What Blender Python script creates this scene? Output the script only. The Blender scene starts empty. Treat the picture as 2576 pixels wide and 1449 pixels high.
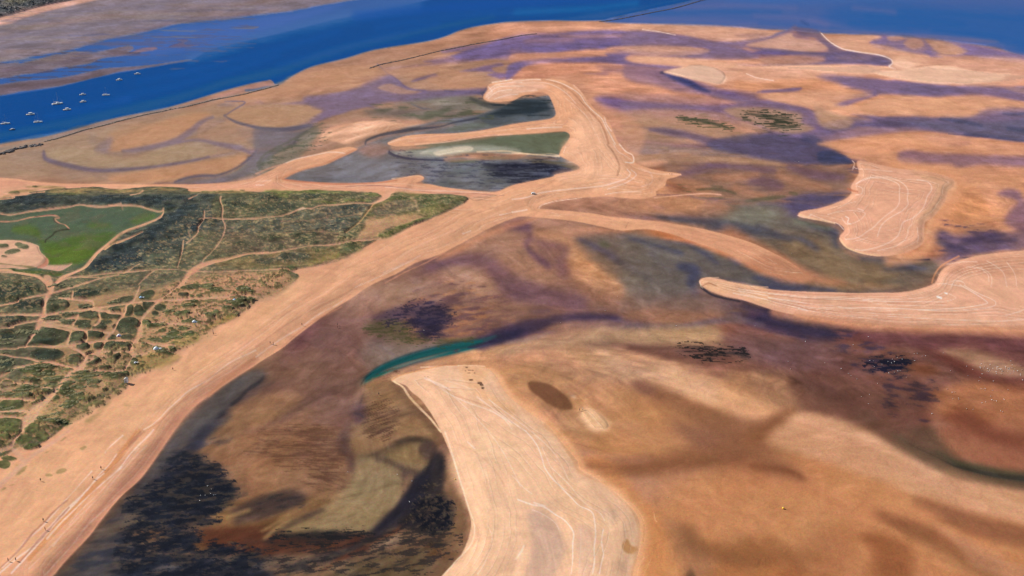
import bpy, bmesh, math, random
import numpy as np
from mathutils import Vector, Matrix, Euler
# ------------------------------------------------------------------ camera, sky, sun, exposure
SC = bpy.context.scene
cam_d = bpy.data.cameras.new('camera'); cam = bpy.data.objects.new('camera', cam_d); SC.collection.objects.link(cam); SC.camera = cam
cam_d.sensor_width = 36.0; cam_d.lens = 36.0*2474.0/2576.0; cam_d.clip_start = 1; cam_d.clip_end = 60000
cam.location = (0, 0, 280.0); cam.rotation_euler = (math.radians(90-23.0), 0, 0)
SUN_EL, SUN_AZ = math.radians(36), math.radians(-68)          # azimuth measured from +Y towards +X: the sun stands to the left, slightly ahead
w = bpy.data.worlds.new('World'); SC.world = w; w.use_nodes = True
nt = w.node_tree; bg = nt.nodes['Background']
sky = nt.nodes.new('ShaderNodeTexSky'); sky.sky_type = 'NISHITA'; sky.sun_disc = False
sky.sun_elevation = SUN_EL; sky.sun_rotation = SUN_AZ; sky.altitude = 280; sky.air_density = 1; sky.dust_density = .6; sky.ozone_density = 1.5
nt.links.new(sky.outputs['Color'], bg.inputs['Color']); bg.inputs['Strength'].default_value = .07
sd = bpy.data.lights.new('sun', 'SUN'); sd.energy = 4.6; sd.angle = math.radians(.5); sd.color = (1.0, .95, .87)
sun = bpy.data.objects.new('sun', sd); SC.collection.objects.link(sun)
dirv = Vector((math.sin(SUN_AZ)*math.cos(SUN_EL), math.cos(SUN_AZ)*math.cos(SUN_EL), math.sin(SUN_EL)))
sun.rotation_euler = dirv.to_track_quat('Z', 'Y').to_euler(); sun.location = dirv*900
vs = SC.view_settings; vs.view_transform = 'Standard'; vs.look = 'None'; vs.gamma = 1; vs.use_curve_mapping = False; vs.exposure = .5
KALB = 1.45            # sunlit sheet of albedo 1 renders this bright; map colours, painted sky tints included, are divided by it for base colour
# ------------------------------------------------------------------ the map of the inlet, painted by hand in image coordinates
CAM_H, PITCH, FPX = 280.0, math.radians(23.0), 2474.0     # camera height in m, tilt below the horizon, focal length in image pixels
SW, SH = 2576.0, 1449.0
ST, CT = math.sin(PITCH), math.cos(PITCH)
def ground(x, y, z=0.0):
    """image coordinates -> metres on the plane at height z"""
    u = (x-SW/2)/FPX; v = -(y-SH/2)/FPX
    t = (CAM_H-z)/(ST-v*CT)
    return u*t, (CT+v*ST)*t
WIN = {'c': (800, 540, .6875), 't': (1575, 0, .6875), 'm': (787.6, 0, .6875), 'r': (1575, 443.1, .6875), 'b': (315.7, 886.3, .6875)}
def tpts(tile, s):
    ox, oy, k = WIN[tile] if tile in WIN else (0, 0, 1.0) if tile == 'D' else (1288.0*int(tile[1]), 724.5*int(tile[2]), .5) if tile[0] == 'q' else (644.0*int(tile[0]), 362.25*int(tile[1]), .25)
    out = []
    for p in s.split():
        q = [float(v) for v in p.split(',')]
        out.append([ox+q[0]*k, oy+q[1]*k]+q[2:])
    return np.array(out)
def spline(p, closed, n=5):
    """Catmull-Rom through the points"""
    m = len(p)
    if m < 3: return p
    out = []
    for i in range(m if closed else m-1):
        if closed: a, b, c, d = p[(i-1) % m], p[i], p[(i+1) % m], p[(i+2) % m]
        else: a, b, c, d = p[max(i-1, 0)], p[i], p[i+1], p[min(i+2, m-1)]
        for k in range(n):
            t = k/n
            out.append(.5*((2*b)+(c-a)*t+(2*a-5*b+4*c-d)*t*t+(3*b-a-3*c+d)*t**3))
    if not closed: out.append(p[-1])
    return np.array(out)
def _hash(ix, iy, seed):
    h = (ix.astype(np.int64)*374761393+iy.astype(np.int64)*668265263+seed*1442695041) & 0xffffffff
    h = ((h ^ (h >> 13))*1274126177) & 0xffffffff
    h = ((h ^ (h >> 16))*2246822519) & 0xffffffff
    return ((h ^ (h >> 15)) & 0xffffff).astype(np.float32)/float(0xffffff)*2-1
def vnoise(x, y, seed=0):
    ix = np.floor(x); iy = np.floor(y); fx = (x-ix).astype(np.float32); fy = (y-iy).astype(np.float32)
    fx = fx*fx*(3-2*fx); fy = fy*fy*(3-2*fy)
    a = _hash(ix, iy, seed); b = _hash(ix+1, iy, seed); c = _hash(ix, iy+1, seed); d = _hash(ix+1, iy+1, seed)
    return (a+(b-a)*fx)*(1-fy)+(c+(d-c)*fx)*fy
def fbm(x, y, scale, octaves=4, seed=0, gain=.5):
    s = 0; a = 1.0; tot = 0; ca, sa = math.cos(.6), math.sin(.6)
    x = x/scale; y = y/scale
    for o in range(octaves):
        s = s+a*vnoise(x, y, seed+o*17); tot += a; a *= gain
        x, y = (x*ca-y*sa)*2.03+11.3, (x*sa+y*ca)*2.03+7.7
    return s/tot
def sstep(a, b, x):
    t = np.clip((x-a)/(b-a), 0, 1); return t*t*(3-2*t)
class Map:
    def __init__(s, xs, ys):
        s.xs, s.ys = xs, ys
        s.GX, s.GY = np.meshgrid(xs, ys)
        s.X, s.Y = ground(s.GX, s.GY)
        X, Y = s.X, s.Y
        s.dist = np.sqrt(X*X+Y*Y+CAM_H**2)
        s.n1 = fbm(X, Y, 60, 4, 1); s.n2 = fbm(X, Y, 14, 4, 2); s.n3 = fbm(X, Y, 3.2, 3, 3, .7)
        s.n1 /= .45; s.n2 /= .45; s.n3 /= .5
        s.col = np.zeros(X.shape+(3,), np.float32); s.wet = np.full(X.shape, .5, np.float32)
        s.h = np.zeros(X.shape, np.float32); s.veg = np.zeros(X.shape, np.float32)
        s.cls = np.zeros(X.shape, np.int16); s.names = ['tidal_flat']; s.reg = {}
    def cc(s, c):
        if c is None or s.raw or not (c[2] > c[0] and sum(c) > 230 and c[1] < c[2]-12) or c[2] > 142: return c
        return tuple((.9*a+.1*g) for a, g in zip(c, (122, 104, 108)))
    raw = False; flatmode = True
    def box(s, p, m):
        x0, x1 = p[:, 0].min()-m, p[:, 0].max()+m; y0, y1 = p[:, 1].min()-m, p[:, 1].max()+m
        j0, j1 = np.searchsorted(s.xs, [x0, x1]); i0, i1 = np.searchsorted(s.ys, [y0, y1])
        return slice(i0, i1), slice(j0, j1)
    def put(s, b, al, col, wet, h, cls, veg, hal):
        if col is not None:
            s.col[b] += (np.array(col, np.float32)/255-s.col[b])*al[..., None]
        if wet is not None: s.wet[b] += (wet-s.wet[b])*al
        if veg is not None: s.veg[b] += (veg-s.veg[b])*al
        if h: s.h[b] += h*hal
        if cls:
            if cls not in s.names: s.names.append(cls)
            s.cls[b][al > .5] = s.names.index(cls)
    def warp(s, b, w):
        if not w: return 0
        sc = np.clip(900/s.dist[b], .25, 1.6)
        return (w*(.55*s.n1[b]+.5*s.n2[b]+.3*s.n3[b])*sc)
    def P(s, tile, pts, col=None, soft=2, a=1, w=0, wet=None, h=0, cls=None, veg=None, sharp=False, tex=0, hs=None):
        p = tpts(tile, pts) if isinstance(pts, str) else pts
        col = s.cc(col)
        if not sharp: p = spline(p, True, 4 if len(p) < 30 else 3)
        p = p[:, :2]
        b = s.box(p, soft*3+abs(w)*1.5+4)
        gx = s.GX[b].astype(np.float32); gy = s.GY[b].astype(np.float32)
        if gx.size == 0: return
        d2 = np.full(gx.shape, 1e12, np.float32); ins = np.zeros(gx.shape, bool)
        n = len(p)
        for i in range(n):
            ax, ay = p[i]; bx, by = p[(i+1) % n]
            ex, ey = bx-ax, by-ay
            wx = gx-np.float32(ax); wy = gy-np.float32(ay)
            t = np.clip((wx*np.float32(ex)+wy*np.float32(ey))/np.float32(ex*ex+ey*ey+1e-9), 0, 1)
            qx = wx-t*np.float32(ex); qy = wy-t*np.float32(ey)
            np.minimum(d2, qx*qx+qy*qy, out=d2)
            if ay != by:
                c = ((gy >= min(ay, by)) & (gy < max(ay, by)))
                ins ^= c & (wx < (wy/np.float32(by-ay if by != ay else 1))*np.float32(ex))
        sd0 = np.where(ins, np.sqrt(d2), -np.sqrt(d2)); sd = sd0+s.warp(b, w*(.6 if soft >= 2.5 and col is not None and (veg is None and not cls) and p[:, 1].mean() < 1449 and s.flatmode else 1))
        if soft >= 2.5 and not cls: sd = sd+soft*(.16*s.n2[b]+.16*s.n1[b]+.05*s.n3[b]); soft *= 1.3
        al = sstep(-soft, soft, sd)*a
        if tex: al = al*np.clip(1-tex*(.5+.5*(s.n2[b]*.7+s.n1[b]*.5)), 0, 1)
        hal = sstep(0, hs or 6, sd0)
        s.put(b, al, col, wet, h, cls, veg, hal)
        return b, al
    def S(s, tile, pts, col=None, wd=3, soft=1.2, a=1, w=0, wet=None, h=0, cls=None, veg=None, sharp=False, tex=0):
        col = s.cc(col)
        if col is not None and sum(col) > 600 and not cls and not tex and soft < 1.65: tex = .35; wd = wd*.82; a = min(1, a*1.05); col = tuple(min(255, c+d) for c, d in zip(col, (6, 14, 20)))
        p = tpts(tile, pts) if isinstance(pts, str) else pts
        if p.shape[1] < 3: p = np.hstack([p[:, :2], np.full((len(p), 1), wd)])
        if not sharp: p = spline(p, False, 4)
        b = s.box(p, p[:, 2].max()/2+soft*3+abs(w)*1.5+3)
        gx = s.GX[b].astype(np.float32); gy = s.GY[b].astype(np.float32)
        if gx.size == 0: return
        sd = np.full(gx.shape, -1e6, np.float32)
        for i in range(len(p)-1):
            ax, ay, aw = p[i]; bx, by, bw = p[i+1]
            ex, ey = bx-ax, by-ay
            wx = gx-np.float32(ax); wy = gy-np.float32(ay)
            t = np.clip((wx*np.float32(ex)+wy*np.float32(ey))/np.float32(ex*ex+ey*ey+1e-9), 0, 1)
            dd = np.sqrt((wx-t*np.float32(ex))**2+(wy-t*np.float32(ey))**2)
            np.maximum(sd, .5*(aw+(bw-aw)*t)-dd, out=sd)
        sd = sd+s.warp(b, w*(.6 if s.flatmode and soft > 2.4 else 1))
        if soft >= 2.5 and not cls: sd = sd+soft*(.16*s.n2[b]+.16*s.n1[b]+.05*s.n3[b])+soft*.3; soft *= 1.35
        al = sstep(-soft, soft, sd)*a
        if tex: al = al*np.clip(1-tex*(.5+.5*(s.n2[b]*.7+s.n1[b]*.5)), 0, 1)
        s.put(b, al, col, wet, h, cls, veg, sstep(0, 4, sd))

    def W(s, tile, pts, col, dens=.5, scale=4, soft=8, edge=.4, a=.78, seed=5, ax=1.0, ang=0, veg=None, wet=None, rough=.6, keep=0):
        """ragged patches: a fractal field cut at a level that follows the density inside the outline"""
        p = spline(tpts(tile, pts), True, 3)[:, :2]; b = s.box(p, soft*3+4)
        gx = s.GX[b].astype(np.float32); gy = s.GY[b].astype(np.float32)
        if gx.size == 0: return
        d2 = np.full(gx.shape, 1e12, np.float32); ins = np.zeros(gx.shape, bool); n = len(p)
        for i in range(n):
            ax_, ay = p[i]; bx, by = p[(i+1) % n]; ex, ey = bx-ax_, by-ay; wx = gx-np.float32(ax_); wy = gy-np.float32(ay)
            t = np.clip((wx*np.float32(ex)+wy*np.float32(ey))/np.float32(ex*ex+ey*ey+1e-9), 0, 1)
            np.minimum(d2, (wx-t*np.float32(ex))**2+(wy-t*np.float32(ey))**2, out=d2)
            if ay != by: ins ^= ((gy >= min(ay, by)) & (gy < max(ay, by))) & (wx < (wy/np.float32(by-ay))*np.float32(ex))
        sd = np.where(ins, np.sqrt(d2), -np.sqrt(d2)); m = sstep(-soft, soft, sd)
        ca, sa = math.cos(math.radians(ang)), math.sin(math.radians(ang)); X, Y = s.X[b], s.Y[b]
        nz = fbm((X*ca+Y*sa)/ax, (-X*sa+Y*ca), scale, 5, seed, rough)*1.9+.5
        al = sstep(0, edge, nz-(1-dens*m*1.0))*a*(m > .02)
        if keep: al = al*(s.veg[b] > keep)
        s.put(b, al, col, wet, 0, None, veg, al)
    def smear(s, anchors, L=14, mixc=.5, streak=.035, only=None, even=False):
        """draw the flats out along the way the water runs: colours averaged and fine streaks laid along the flow"""
        A = np.array(anchors, float); gx, gy = s.GX, s.GY
        cs = np.zeros(gx.shape, np.float32); sn = np.zeros(gx.shape, np.float32); wt = np.zeros(gx.shape, np.float32)
        for x, y, d in A:
            w = 1/(((gx-x)**2+((gy-y)*1.6)**2)**1.5+2e4).astype(np.float32); t = 2*math.radians(d)
            cs += w*math.cos(t); sn += w*math.sin(t)
        th = np.arctan2(sn, cs)/2+.35*s.n1*np.clip((gy-300)/600, .1, .5)
        ux, uy = np.cos(th).astype(np.float32), np.sin(th).astype(np.float32)
        # work on the regular part of the image grid
        j0, j1 = np.searchsorted(s.xs, [-30, 2606]); i0, i1 = np.searchsorted(s.ys, [-30, 1480]); j1 -= 1; i1 -= 1
        stp = s.xs[j0+1]-s.xs[j0]; H, Wd = i1-i0, j1-j0
        sub = s.col[i0:i1, j0:j1].copy(); u = ux[i0:i1, j0:j1]; v = uy[i0:i1, j0:j1]
        rng = np.random.default_rng(3)
        n0 = rng.standard_normal((H, Wd)).astype(np.float32)
        n1 = np.kron(rng.standard_normal((H//3+1, Wd//3+1)), np.ones((3, 3)))[:H, :Wd].astype(np.float32)
        n2 = np.kron(rng.standard_normal((H//7+1, Wd//7+1)), np.ones((7, 7)))[:H, :Wd].astype(np.float32)
        noi = n0*.6+n1*.9+n2*.8
        I, J = np.meshgrid(np.arange(H, dtype=np.float32), np.arange(Wd, dtype=np.float32), indexing='ij')
        accc = sub.copy(); accn = noi.copy(); cnt = 1.0
        for sg in (1, -1):
            pi, pj = I.copy(), J.copy(); du, dv = u*sg, v*sg
            for k in range(L):
                pj += du; pi += dv
                ii = np.clip(np.rint(pi), 0, H-1).astype(np.int32); jj = np.clip(np.rint(pj), 0, Wd-1).astype(np.int32)
                nu, nv = u[ii, jj], v[ii, jj]; dot = nu*du+nv*dv; sgn = np.where(dot < 0, -1, 1).astype(np.float32); du, dv = nu*sgn, nv*sgn
                accn += noi[ii, jj]
                if k < L*.6: accc += sub[ii, jj]; cnt += 1
        accc /= cnt; accn /= accn.std()
        ok = (s.wet[i0:i1, j0:j1] < .97) if only is None else np.isin(s.cls[i0:i1, j0:j1], [i for i, n in enumerate(s.names) if n.split('#')[0] in only])
        m = ok[..., None]*mixc*(1 if even else .35+.65*sstep(380, 620, gy[i0:i1, j0:j1]))[..., None] if not even else ok[..., None]*mixc
        # small blur across
        k = np.array([1, 2, 3, 2, 1], np.float32); k /= k.sum()
        for ax in (0, 1): accc = sum(np.roll(accc, o-2, ax)*k[o] for o in range(5))
        new = sub*(1-m)+accc*m
        st = accn[..., None]*streak*ok[..., None]
        if only is None: Gx, Gy = gx[i0:i1, j0:j1], gy[i0:i1, j0:j1]; st = st*(1-.8*sstep(1350, 1650, Gx)*sstep(900, 1050, Gy))[..., None]
        new *= 1+np.clip(st, -.3, .3)*np.array([.9, 1, 1.1], np.float32)
        s.col[i0:i1, j0:j1] = new

    def tidelines(s, poly, space, upto, amt, seed, jit=5, start=4, X0=-1e9):
        """thin broken tide lines following the edge of a sand body"""
        p = spline(tpts('D', poly), True, 3)[:, :2]; p = p[(p[:, 0] > -60) & (p[:, 0] < 2640) & (p[:, 1] > -60) & (p[:, 1] < 1520)]
        b = s.box(p, 4); gx = s.GX[b].astype(np.float32); gy = s.GY[b].astype(np.float32)
        d2 = np.full(gx.shape, 1e12, np.float32)
        for i in range(len(p)-1):
            ax, ay = p[i]; bx, by = p[i+1]; ex, ey = bx-ax, by-ay
            if ex*ex+ey*ey > 200**2: continue
            wx = gx-np.float32(ax); wy = gy-np.float32(ay); t = np.clip((wx*np.float32(ex)+wy*np.float32(ey))/np.float32(ex*ex+ey*ey+1e-9), 0, 1)
            np.minimum(d2, (wx-t*np.float32(ex))**2+(wy-t*np.float32(ey))**2, out=d2)
        sd = np.sqrt(d2); X, Y = s.X[b], s.Y[b]
        ok = (np.isin(s.cls[b], [i for i, n in enumerate(s.names) if n.split('#')[0] in ('beach', 'sandbank')])) & (s.veg[b] < .05) & (gx > X0)
        ph = (sd+jit*fbm(X, Y, 55, 3, seed)*1.6+jit*.3*s.n2[b])/space
        fr = ph-np.floor(ph); k = np.floor(ph)
        rnd_ = _hash(k.astype(np.int64), k.astype(np.int64)*0+seed, seed)
        brk = np.clip(.55+1.3*fbm(X+k*31, Y-k*17, 28, 3, seed+9), 0, 1)
        wd = 1.3/space
        ln = np.clip(1-np.abs(fr-.5-rnd_*.25)/wd, 0, 1)*brk*sstep(start, start+4, sd)*(1-sstep(upto*.7, upto, sd))*ok
        dk = np.clip(1-np.abs(fr-.5-rnd_*.25-1.6*wd)/(wd*1.6), 0, 1)*brk*sstep(start, start+4, sd)*(1-sstep(upto*.7, upto, sd))*ok
        s.col[b] += (np.array((1, .89, .8), np.float32)-s.col[b])*(ln*amt)[..., None]
        s.col[b] *= (1-dk*amt*.22)[..., None]
FLOW2 = [(100,1350,-47),(300,1130,-45),(500,960,-42),(700,800,-38),(900,690,-35),(1100,590,-30),(1288,510,-25),(1400,460,-20),(1560,440,-60),(1520,340,70),(1450,260,60),(1350,205,8),(1260,220,0),(1200,322,-6),(1400,320,-5),(800,465,1),(300,460,2),
(1650,590,12),(1850,640,18),(1500,560,8),(800,400,-25),(1000,290,-12),(1150,950,10),(1200,1000,50),(1120,1100,70),(1300,1150,60),(1400,1250,60),(1480,1400,85),(1250,1300,75),(1200,1420,-60),(1800,720,12),(2100,770,2),(2400,770,-3),(2500,700,40),
(2250,470,10),(2300,560,-70),(2200,610,-20),(2090,540,-20),(1900,200,10),(2300,185,0)]
FLOW = [(100,60,-12),(400,100,-12),(300,200,-14),(200,400,-8),(450,330,-14),(600,300,-12),(300,420,-2),(500,420,-8),(900,250,-8),(850,320,-20),(1200,100,-9),(1000,180,-8),(1500,120,0),(1900,120,3),(2300,120,5),(2500,200,3),(1700,250,8),
(2000,250,5),(2400,270,2),(1700,330,12),(2000,350,5),(2300,380,2),(2500,450,2),(1650,400,-4),(1800,430,8),(1900,500,3),(2050,450,-10),(1600,560,8),(1800,560,12),(2000,600,15),(2080,640,20),(2250,690,-8),(2500,620,-12),(2400,560,10),
(1600,650,18),(1800,680,15),(1500,650,28),(1350,650,50),(1220,620,-25),(1100,700,-20),(1350,750,10),(1100,780,-18),(1300,840,-14),(1600,790,2),(1900,780,8),(2100,800,15),(2300,870,12),(2500,900,10),(2400,950,25),(2200,1000,30),
(2000,950,25),(1800,900,12),(1600,900,5),(1450,900,-5),(1400,1000,40),(1600,1000,30),(1800,1000,25),(1900,1090,-15),(2100,1060,-35),(1700,1172,-4),(1950,1180,22),(2200,1150,28),(2450,1200,15),(2400,1050,10),(2500,1100,5),(2300,1300,28),
(2500,1400,25),(1900,1380,20),(1680,1400,75),(2000,1300,10),(2100,1250,15),(800,900,-35),(700,1000,-32),(600,1100,-42),(950,1150,75),(900,1000,-25),(1000,1050,-15),(1060,1250,100),(1000,1330,-35),(1080,1260,-60),(800,1300,-22),(700,1270,-25),
(500,1250,5),(400,1380,-8),(600,1400,-5),(900,1350,-6),(1100,1390,-20),(800,1180,10),(850,780,-40),(950,680,-35),(800,450,-3),(1100,420,2),(1200,380,2),(900,380,-25)]
BUSHES_A = '120,80,300,110,5 130,190,320,70,8 300,200,160,60,5 110,370,150,50,4 90,520,120,50,0 290,490,90,66,0 60,560,70,30,0 60,620,80,24,0 60,790,90,60,0 40,860,90,50,0 520,530,190,90,10 440,590,150,28,8 480,710,170,64,0 620,20,100,30,5 880,90,220,56,10 640,120,60,26,10 580,220,120,60,8 860,230,60,24,0 1250,170,120,50,20 1150,190,60,24,10 720,300,90,26,5 540,350,80,26,10 700,370,80,30,5 480,330,40,16,5 920,310,120,40,3 830,390,80,22,4 860,430,60,20,4 780,530,84,42,10 770,590,70,20,4 960,510,80,44,5 1010,440,70,30,10 1050,390,80,20,5 840,640,62,32,8 1000,630,54,32,15 1110,630,66,36,20 1250,620,80,34,-5 1090,700,60,26,5 760,780,64,24,8 760,740,60,12,5 930,780,90,44,10 1060,850,60,18,5 1240,900,62,22,5 1180,740,50,30,30 1130,540,40,36,10 1280,540,60,30,0 1500,200,60,50,10 1620,230,60,30,0 1480,110,90,50,20 1850,110,60,26,0 1920,30,110,26,6 1300,260,40,60,-20 1400,270,40,44,0 1300,400,100,50,0 1250,450,60,44,10 1330,470,50,30,0 1190,430,50,30,10 1080,330,60,26,0 1190,320,44,30,10 1150,260,60,30,0 1450,290,30,24,0 1570,290,34,20,0 1000,270,90,20,0'
BUSHES_B = '500,840,60,24,0 380,850,90,24,5 340,880,60,30,0 400,920,50,22,0 260,880,60,26,10 500,900,60,30,0 600,950,80,28,5 500,960,50,20,0 330,970,70,20,0 540,1020,70,30,5 490,1090,50,20,5 330,1040,90,26,8 240,1070,80,24,5 80,1110,60,26,0 240,1130,80,30,0 130,1220,120,50,0 60,1250,80,30,0 130,1310,80,14,0 100,1410,150,50,0 830,900,80,22,5 780,940,60,20,5 900,930,80,24,5 950,990,60,30,0 850,970,70,24,8 700,1000,50,26,10 640,1060,60,28,10 720,1080,50,26,5 800,1040,60,30,0 650,1110,40,20,0 740,1130,50,34,0 820,1120,34,30,0 830,1170,40,24,0 740,1190,60,36,0 680,1240,60,34,0 600,1310,60,30,0 520,1330,50,16,0 440,1370,50,22,5 560,1390,90,30,5 640,1390,60,30,0 1160,940,40,20,5 1100,920,60,18,0 960,1040,50,14,0 1350,790,40,34,20 1400,740,30,16,0 1600,660,50,30,0 1640,690,50,28,0 1740,650,36,26,10 1580,630,30,18,0 1690,700,50,14,0 1920,490,40,18,5 1560,420,70,16,5 1480,390,40,18,5 1640,400,40,10,0 1930,370,50,18,0 1860,380,30,10,0 2000,380,30,10,0 2120,310,50,26,5 2180,280,30,26,10 2380,200,60,28,0 2290,240,50,16,5 2300,180,60,14,0 2420,170,50,24,5 2500,150,60,18,5 1960,170,30,22,0 1900,220,60,16,4 1860,290,50,16,4 1790,300,40,16,4 1700,270,50,20,4 2010,120,30,12,0 1930,125,24,12,0 2390,290,20,8,5 2450,60,60,30,0 2520,80,40,14,0 2180,60,70,20,0 1640,470,40,14,10 1750,490,60,24,10 1700,540,60,28,10 1560,560,60,18,5 1640,580,50,14,0 1780,540,50,18,5 1860,500,40,14,0 1850,450,50,14,5 1720,450,24,10,0 430,1155,24,10,5 570,1155,40,16,5 900,1010,30,14,0 1000,900,50,14,0 910,870,50,12,0 690,860,50,14,0 380,790,60,16,0 60,700,60,16,0 2080,20,60,24,0 1460,610,44,12,5'
BUSHES_C = '100,20,150,50,5 330,20,80,50,0 250,120,90,44,5 330,180,90,30,10 60,100,70,30,0 50,50,60,20,0 90,290,90,34,-3 50,350,70,50,5 430,90,70,44,15 20,150,40,20,0'
BUSHES_D = '860,985,40,14 850,1005,30,12 940,985,20,10 1000,960,80,24 1030,930,50,22 1000,900,40,16 950,945,20,10 870,935,22,8 1080,885,40,16 1050,880,30,12 1140,840,70,16 1120,860,50,14 1190,845,30,10 1250,760,56,20 1040,1060,20,12 900,1035,100,16 960,1050,80,20 950,1080,70,24 900,1100,60,16 860,1140,44,18 820,1165,30,10 680,1085,26,12 765,1080,28,10 690,1140,16,8 780,1105,14,8 610,1110,40,20 360,1275,50,14 80,1335,60,22 280,1310,50,14 210,1335,40,16 220,1390,40,14 60,1390,26,8 40,1410,24,10 100,1420,20,8 130,1385,16,6 1030,980,50,10 1350,660,30,10 1440,660,60,10 1520,640,40,18 1525,692,26,10 1600,690,24,10 1730,748,24,10 1535,725,10,6 1325,820,16,6'
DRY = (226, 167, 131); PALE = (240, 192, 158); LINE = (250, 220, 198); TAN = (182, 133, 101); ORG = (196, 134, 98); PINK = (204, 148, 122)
MAU = (128, 104, 122); PUR = (112, 94, 124); NAVY = (50, 58, 88); BRN = (128, 92, 82); DBR = (96, 66, 60); RED = (142, 84, 62); GRY = (116, 108, 106)  # mauve and purple: wet mud with the sky's reflection painted in
BLK = (34, 34, 46); OLV = (112, 104, 84); DEEP = (8, 76, 144); SHAL = (58, 96, 160)
GD = (52, 60, 52); GM = (76, 80, 62); GL = (110, 104, 66); GB = (84, 112, 44); SANDY = (206, 152, 118)
def pass3(M):
    P, S, W = M.P, M.S, M.W
    def tone(c):                                            # ease the single tones towards each other
        m = sum(c)/3; return tuple(.86*v+.14*(.6*m+.4*k) for v, k in zip(c, (150, 112, 92)))
    def R(t, q, c, soft=7, a=.85, w=1.2): P(t, q, tone(c), soft=soft*((1.15 if t == 't' else 1.7) if soft > 2 else 1), a=a*.9, w=w*(.9 if t == 't' else 2))
    def B(t, q, c, soft=4, a=.85, w=1): S(t, q, tone(c), soft=soft*((1.1 if t == 't' else 1.6) if soft > 2 else 1.2), a=a*.82, w=w*(.8 if t == 't' else 1.8))
    # ---- centre basin
    R('c', '560,20 700,0 900,0 1050,40 1200,120 1456,200 1456,360 1200,380 900,370 700,400 500,460 300,520 0,560 0,420 200,220 400,140', (140, 100, 84), 14, .8)
    R('c', '460,110 600,60 720,60 770,110 800,160 860,200 820,260 700,250 640,190 560,160 480,150', (170, 124, 98), 9, .8)
    R('c', '770,60 850,50 930,60 980,110 1010,150 1080,190 1180,220 1260,260 1300,300 1200,320 1080,300 1000,270 940,230 920,180 900,130 850,110 790,110', (186, 132, 96), 9, .9)
    R('c', '930,130 1010,160 1100,200 1180,240 1120,280 1020,270 950,220', (198, 146, 108), 9, .6)
    R('c', '800,10 960,20 1080,50 1120,60 1060,80 950,90 860,50 800,40', (186, 132, 104), 6, .8)
    B('c', '690,40,14 740,38,24 770,52,14 775,75,6 768,95,5 762,110,5 775,135,7 800,155,9 840,185,12', (96, 64, 84), 4, .85)
    B('c', '780,90,5 840,110,14 900,125,12 890,170,18 900,210,24', (116, 78, 88), 6, .7)
    B('c', '400,195,8 470,180,18 550,165,24 620,170,24 650,200,30 700,250,40 780,290,46 880,320,40 960,330,30', (104, 72, 88), 8, .75)
    R('c', '440,220 500,190 560,200 620,230 650,270 640,310 580,300 520,270 460,260', (178, 134, 108), 7, .9)
    R('c', '100,280 180,250 260,250 330,280 420,260 470,290 380,310 280,330 220,350 140,350 110,320', (176, 132, 106), 9, .8)
    R('c', '240,260 400,240 440,260 360,290 280,300', (184, 140, 114), 7, .6)
    W('c', '340,320 480,270 620,290 700,360 640,450 460,480 300,440', (176, 120, 82), .46, 4.5, 24, ax=2.2, ang=20, seed=301, a=.7); W('c', '340,320 480,270 660,290 720,360 640,450 460,480 300,440', (96, 66, 70), .44, 4.5, 24, ax=2.2, ang=20, seed=302, a=.7)
    R('c', '200,375 280,345 370,335 450,340 470,380 450,420 400,435 365,410 360,380 300,380 240,390', (78, 60, 80), 5, .75)
    R('c', '365,345 430,340 468,360 465,400 420,432 375,420 358,385', (50, 44, 62), 5, .5); W('c', '340,320 420,320 490,350 490,410 420,450 350,430 300,380', (44, 38, 56), .62, 3.5, 12, ax=1.6, ang=-10, seed=299, a=.8)
    R('c', '170,410 260,390 340,410 330,440 400,460 330,470 220,440', (84, 76, 50), 6, .75); B('c', '440,462,6 510,465,10 570,455,8', (78, 80, 50), 3, .8)
    R('c', '0,380 60,370 130,400 180,440 260,480 150,540 0,620', (118, 80, 72), 10, .7)
    R('c', '200,460 330,480 430,480 380,510 280,540 200,560 150,520', (130, 112, 100), 9, .7)
    R('c', '0,600 140,560 160,600 130,680 110,760 60,819 0,819', (122, 82, 72), 10, .6)
    R('c', '940,85 1050,70 1150,80 1300,110 1456,150 1456,230 1390,240 1380,290 1440,330 1300,340 1200,300 1080,220 1000,160', (108, 94, 86), 8, .85)
    R('c', '1150,110 1300,130 1400,180 1360,260 1250,250 1150,190', (120, 106, 90), 9, .6)
    for q in ['960,90,6 1040,130,12 1120,180,12 1220,240,10', '1340,190,6 1370,210,18 1360,250,10 1380,290,8', '1150,80,4 1250,95,5 1350,110,4', '1220,120,3 1240,170,5 1290,200,4 1350,200,6']: B('c', q, (74, 68, 92), 4, .75)
    B('c', '1040,105,14 1055,110,12', (84, 84, 60), 3, .85)
    R('c', '1180,320 1300,310 1456,330 1456,370 1300,390 1150,380', (164, 118, 88), 7, .7)
    R('c', '640,330 760,330 900,350 850,370 740,380 640,400', (150, 108, 84), 8, .6)
    B('c', '780,352,8 810,355,14 840,350,6', (92, 66, 82), 4, .7)
    # stream
    B('c', '600,470,30 680,440,36 760,410,26 830,395,18 900,380,14 960,375,13 1040,376,12 1100,382,9 1180,400,7 1260,408,6', (62, 48, 72), 4, .9)
    B('c', '640,455,20 700,440,22 740,425,12', (36, 34, 58), 4, .85)
    B('c', '1100,385,5 1180,402,6 1290,408,6 1380,402,6 1456,388,6 1500,375,5', (112, 96, 104), 3, .8)
    B('c', '690,470,6 780,455,7 850,430,7 880,410,6', (148, 118, 108), 3, .8)
    # right bank of the stream
    R('c', '640,490 760,475 860,440 900,410 1050,395 1120,410 1300,420 1456,410 1456,480 1250,470 1100,470 950,480 800,500 700,520', (176, 134, 102), 7, .8)
    R('c', '860,400 1000,388 1090,400 1000,415 900,440 850,450', (156, 112, 94), 6, .7)
    R('c', '1060,395 1160,400 1240,415 1150,420 1070,412', (112, 84, 88), 4, .6)
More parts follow.
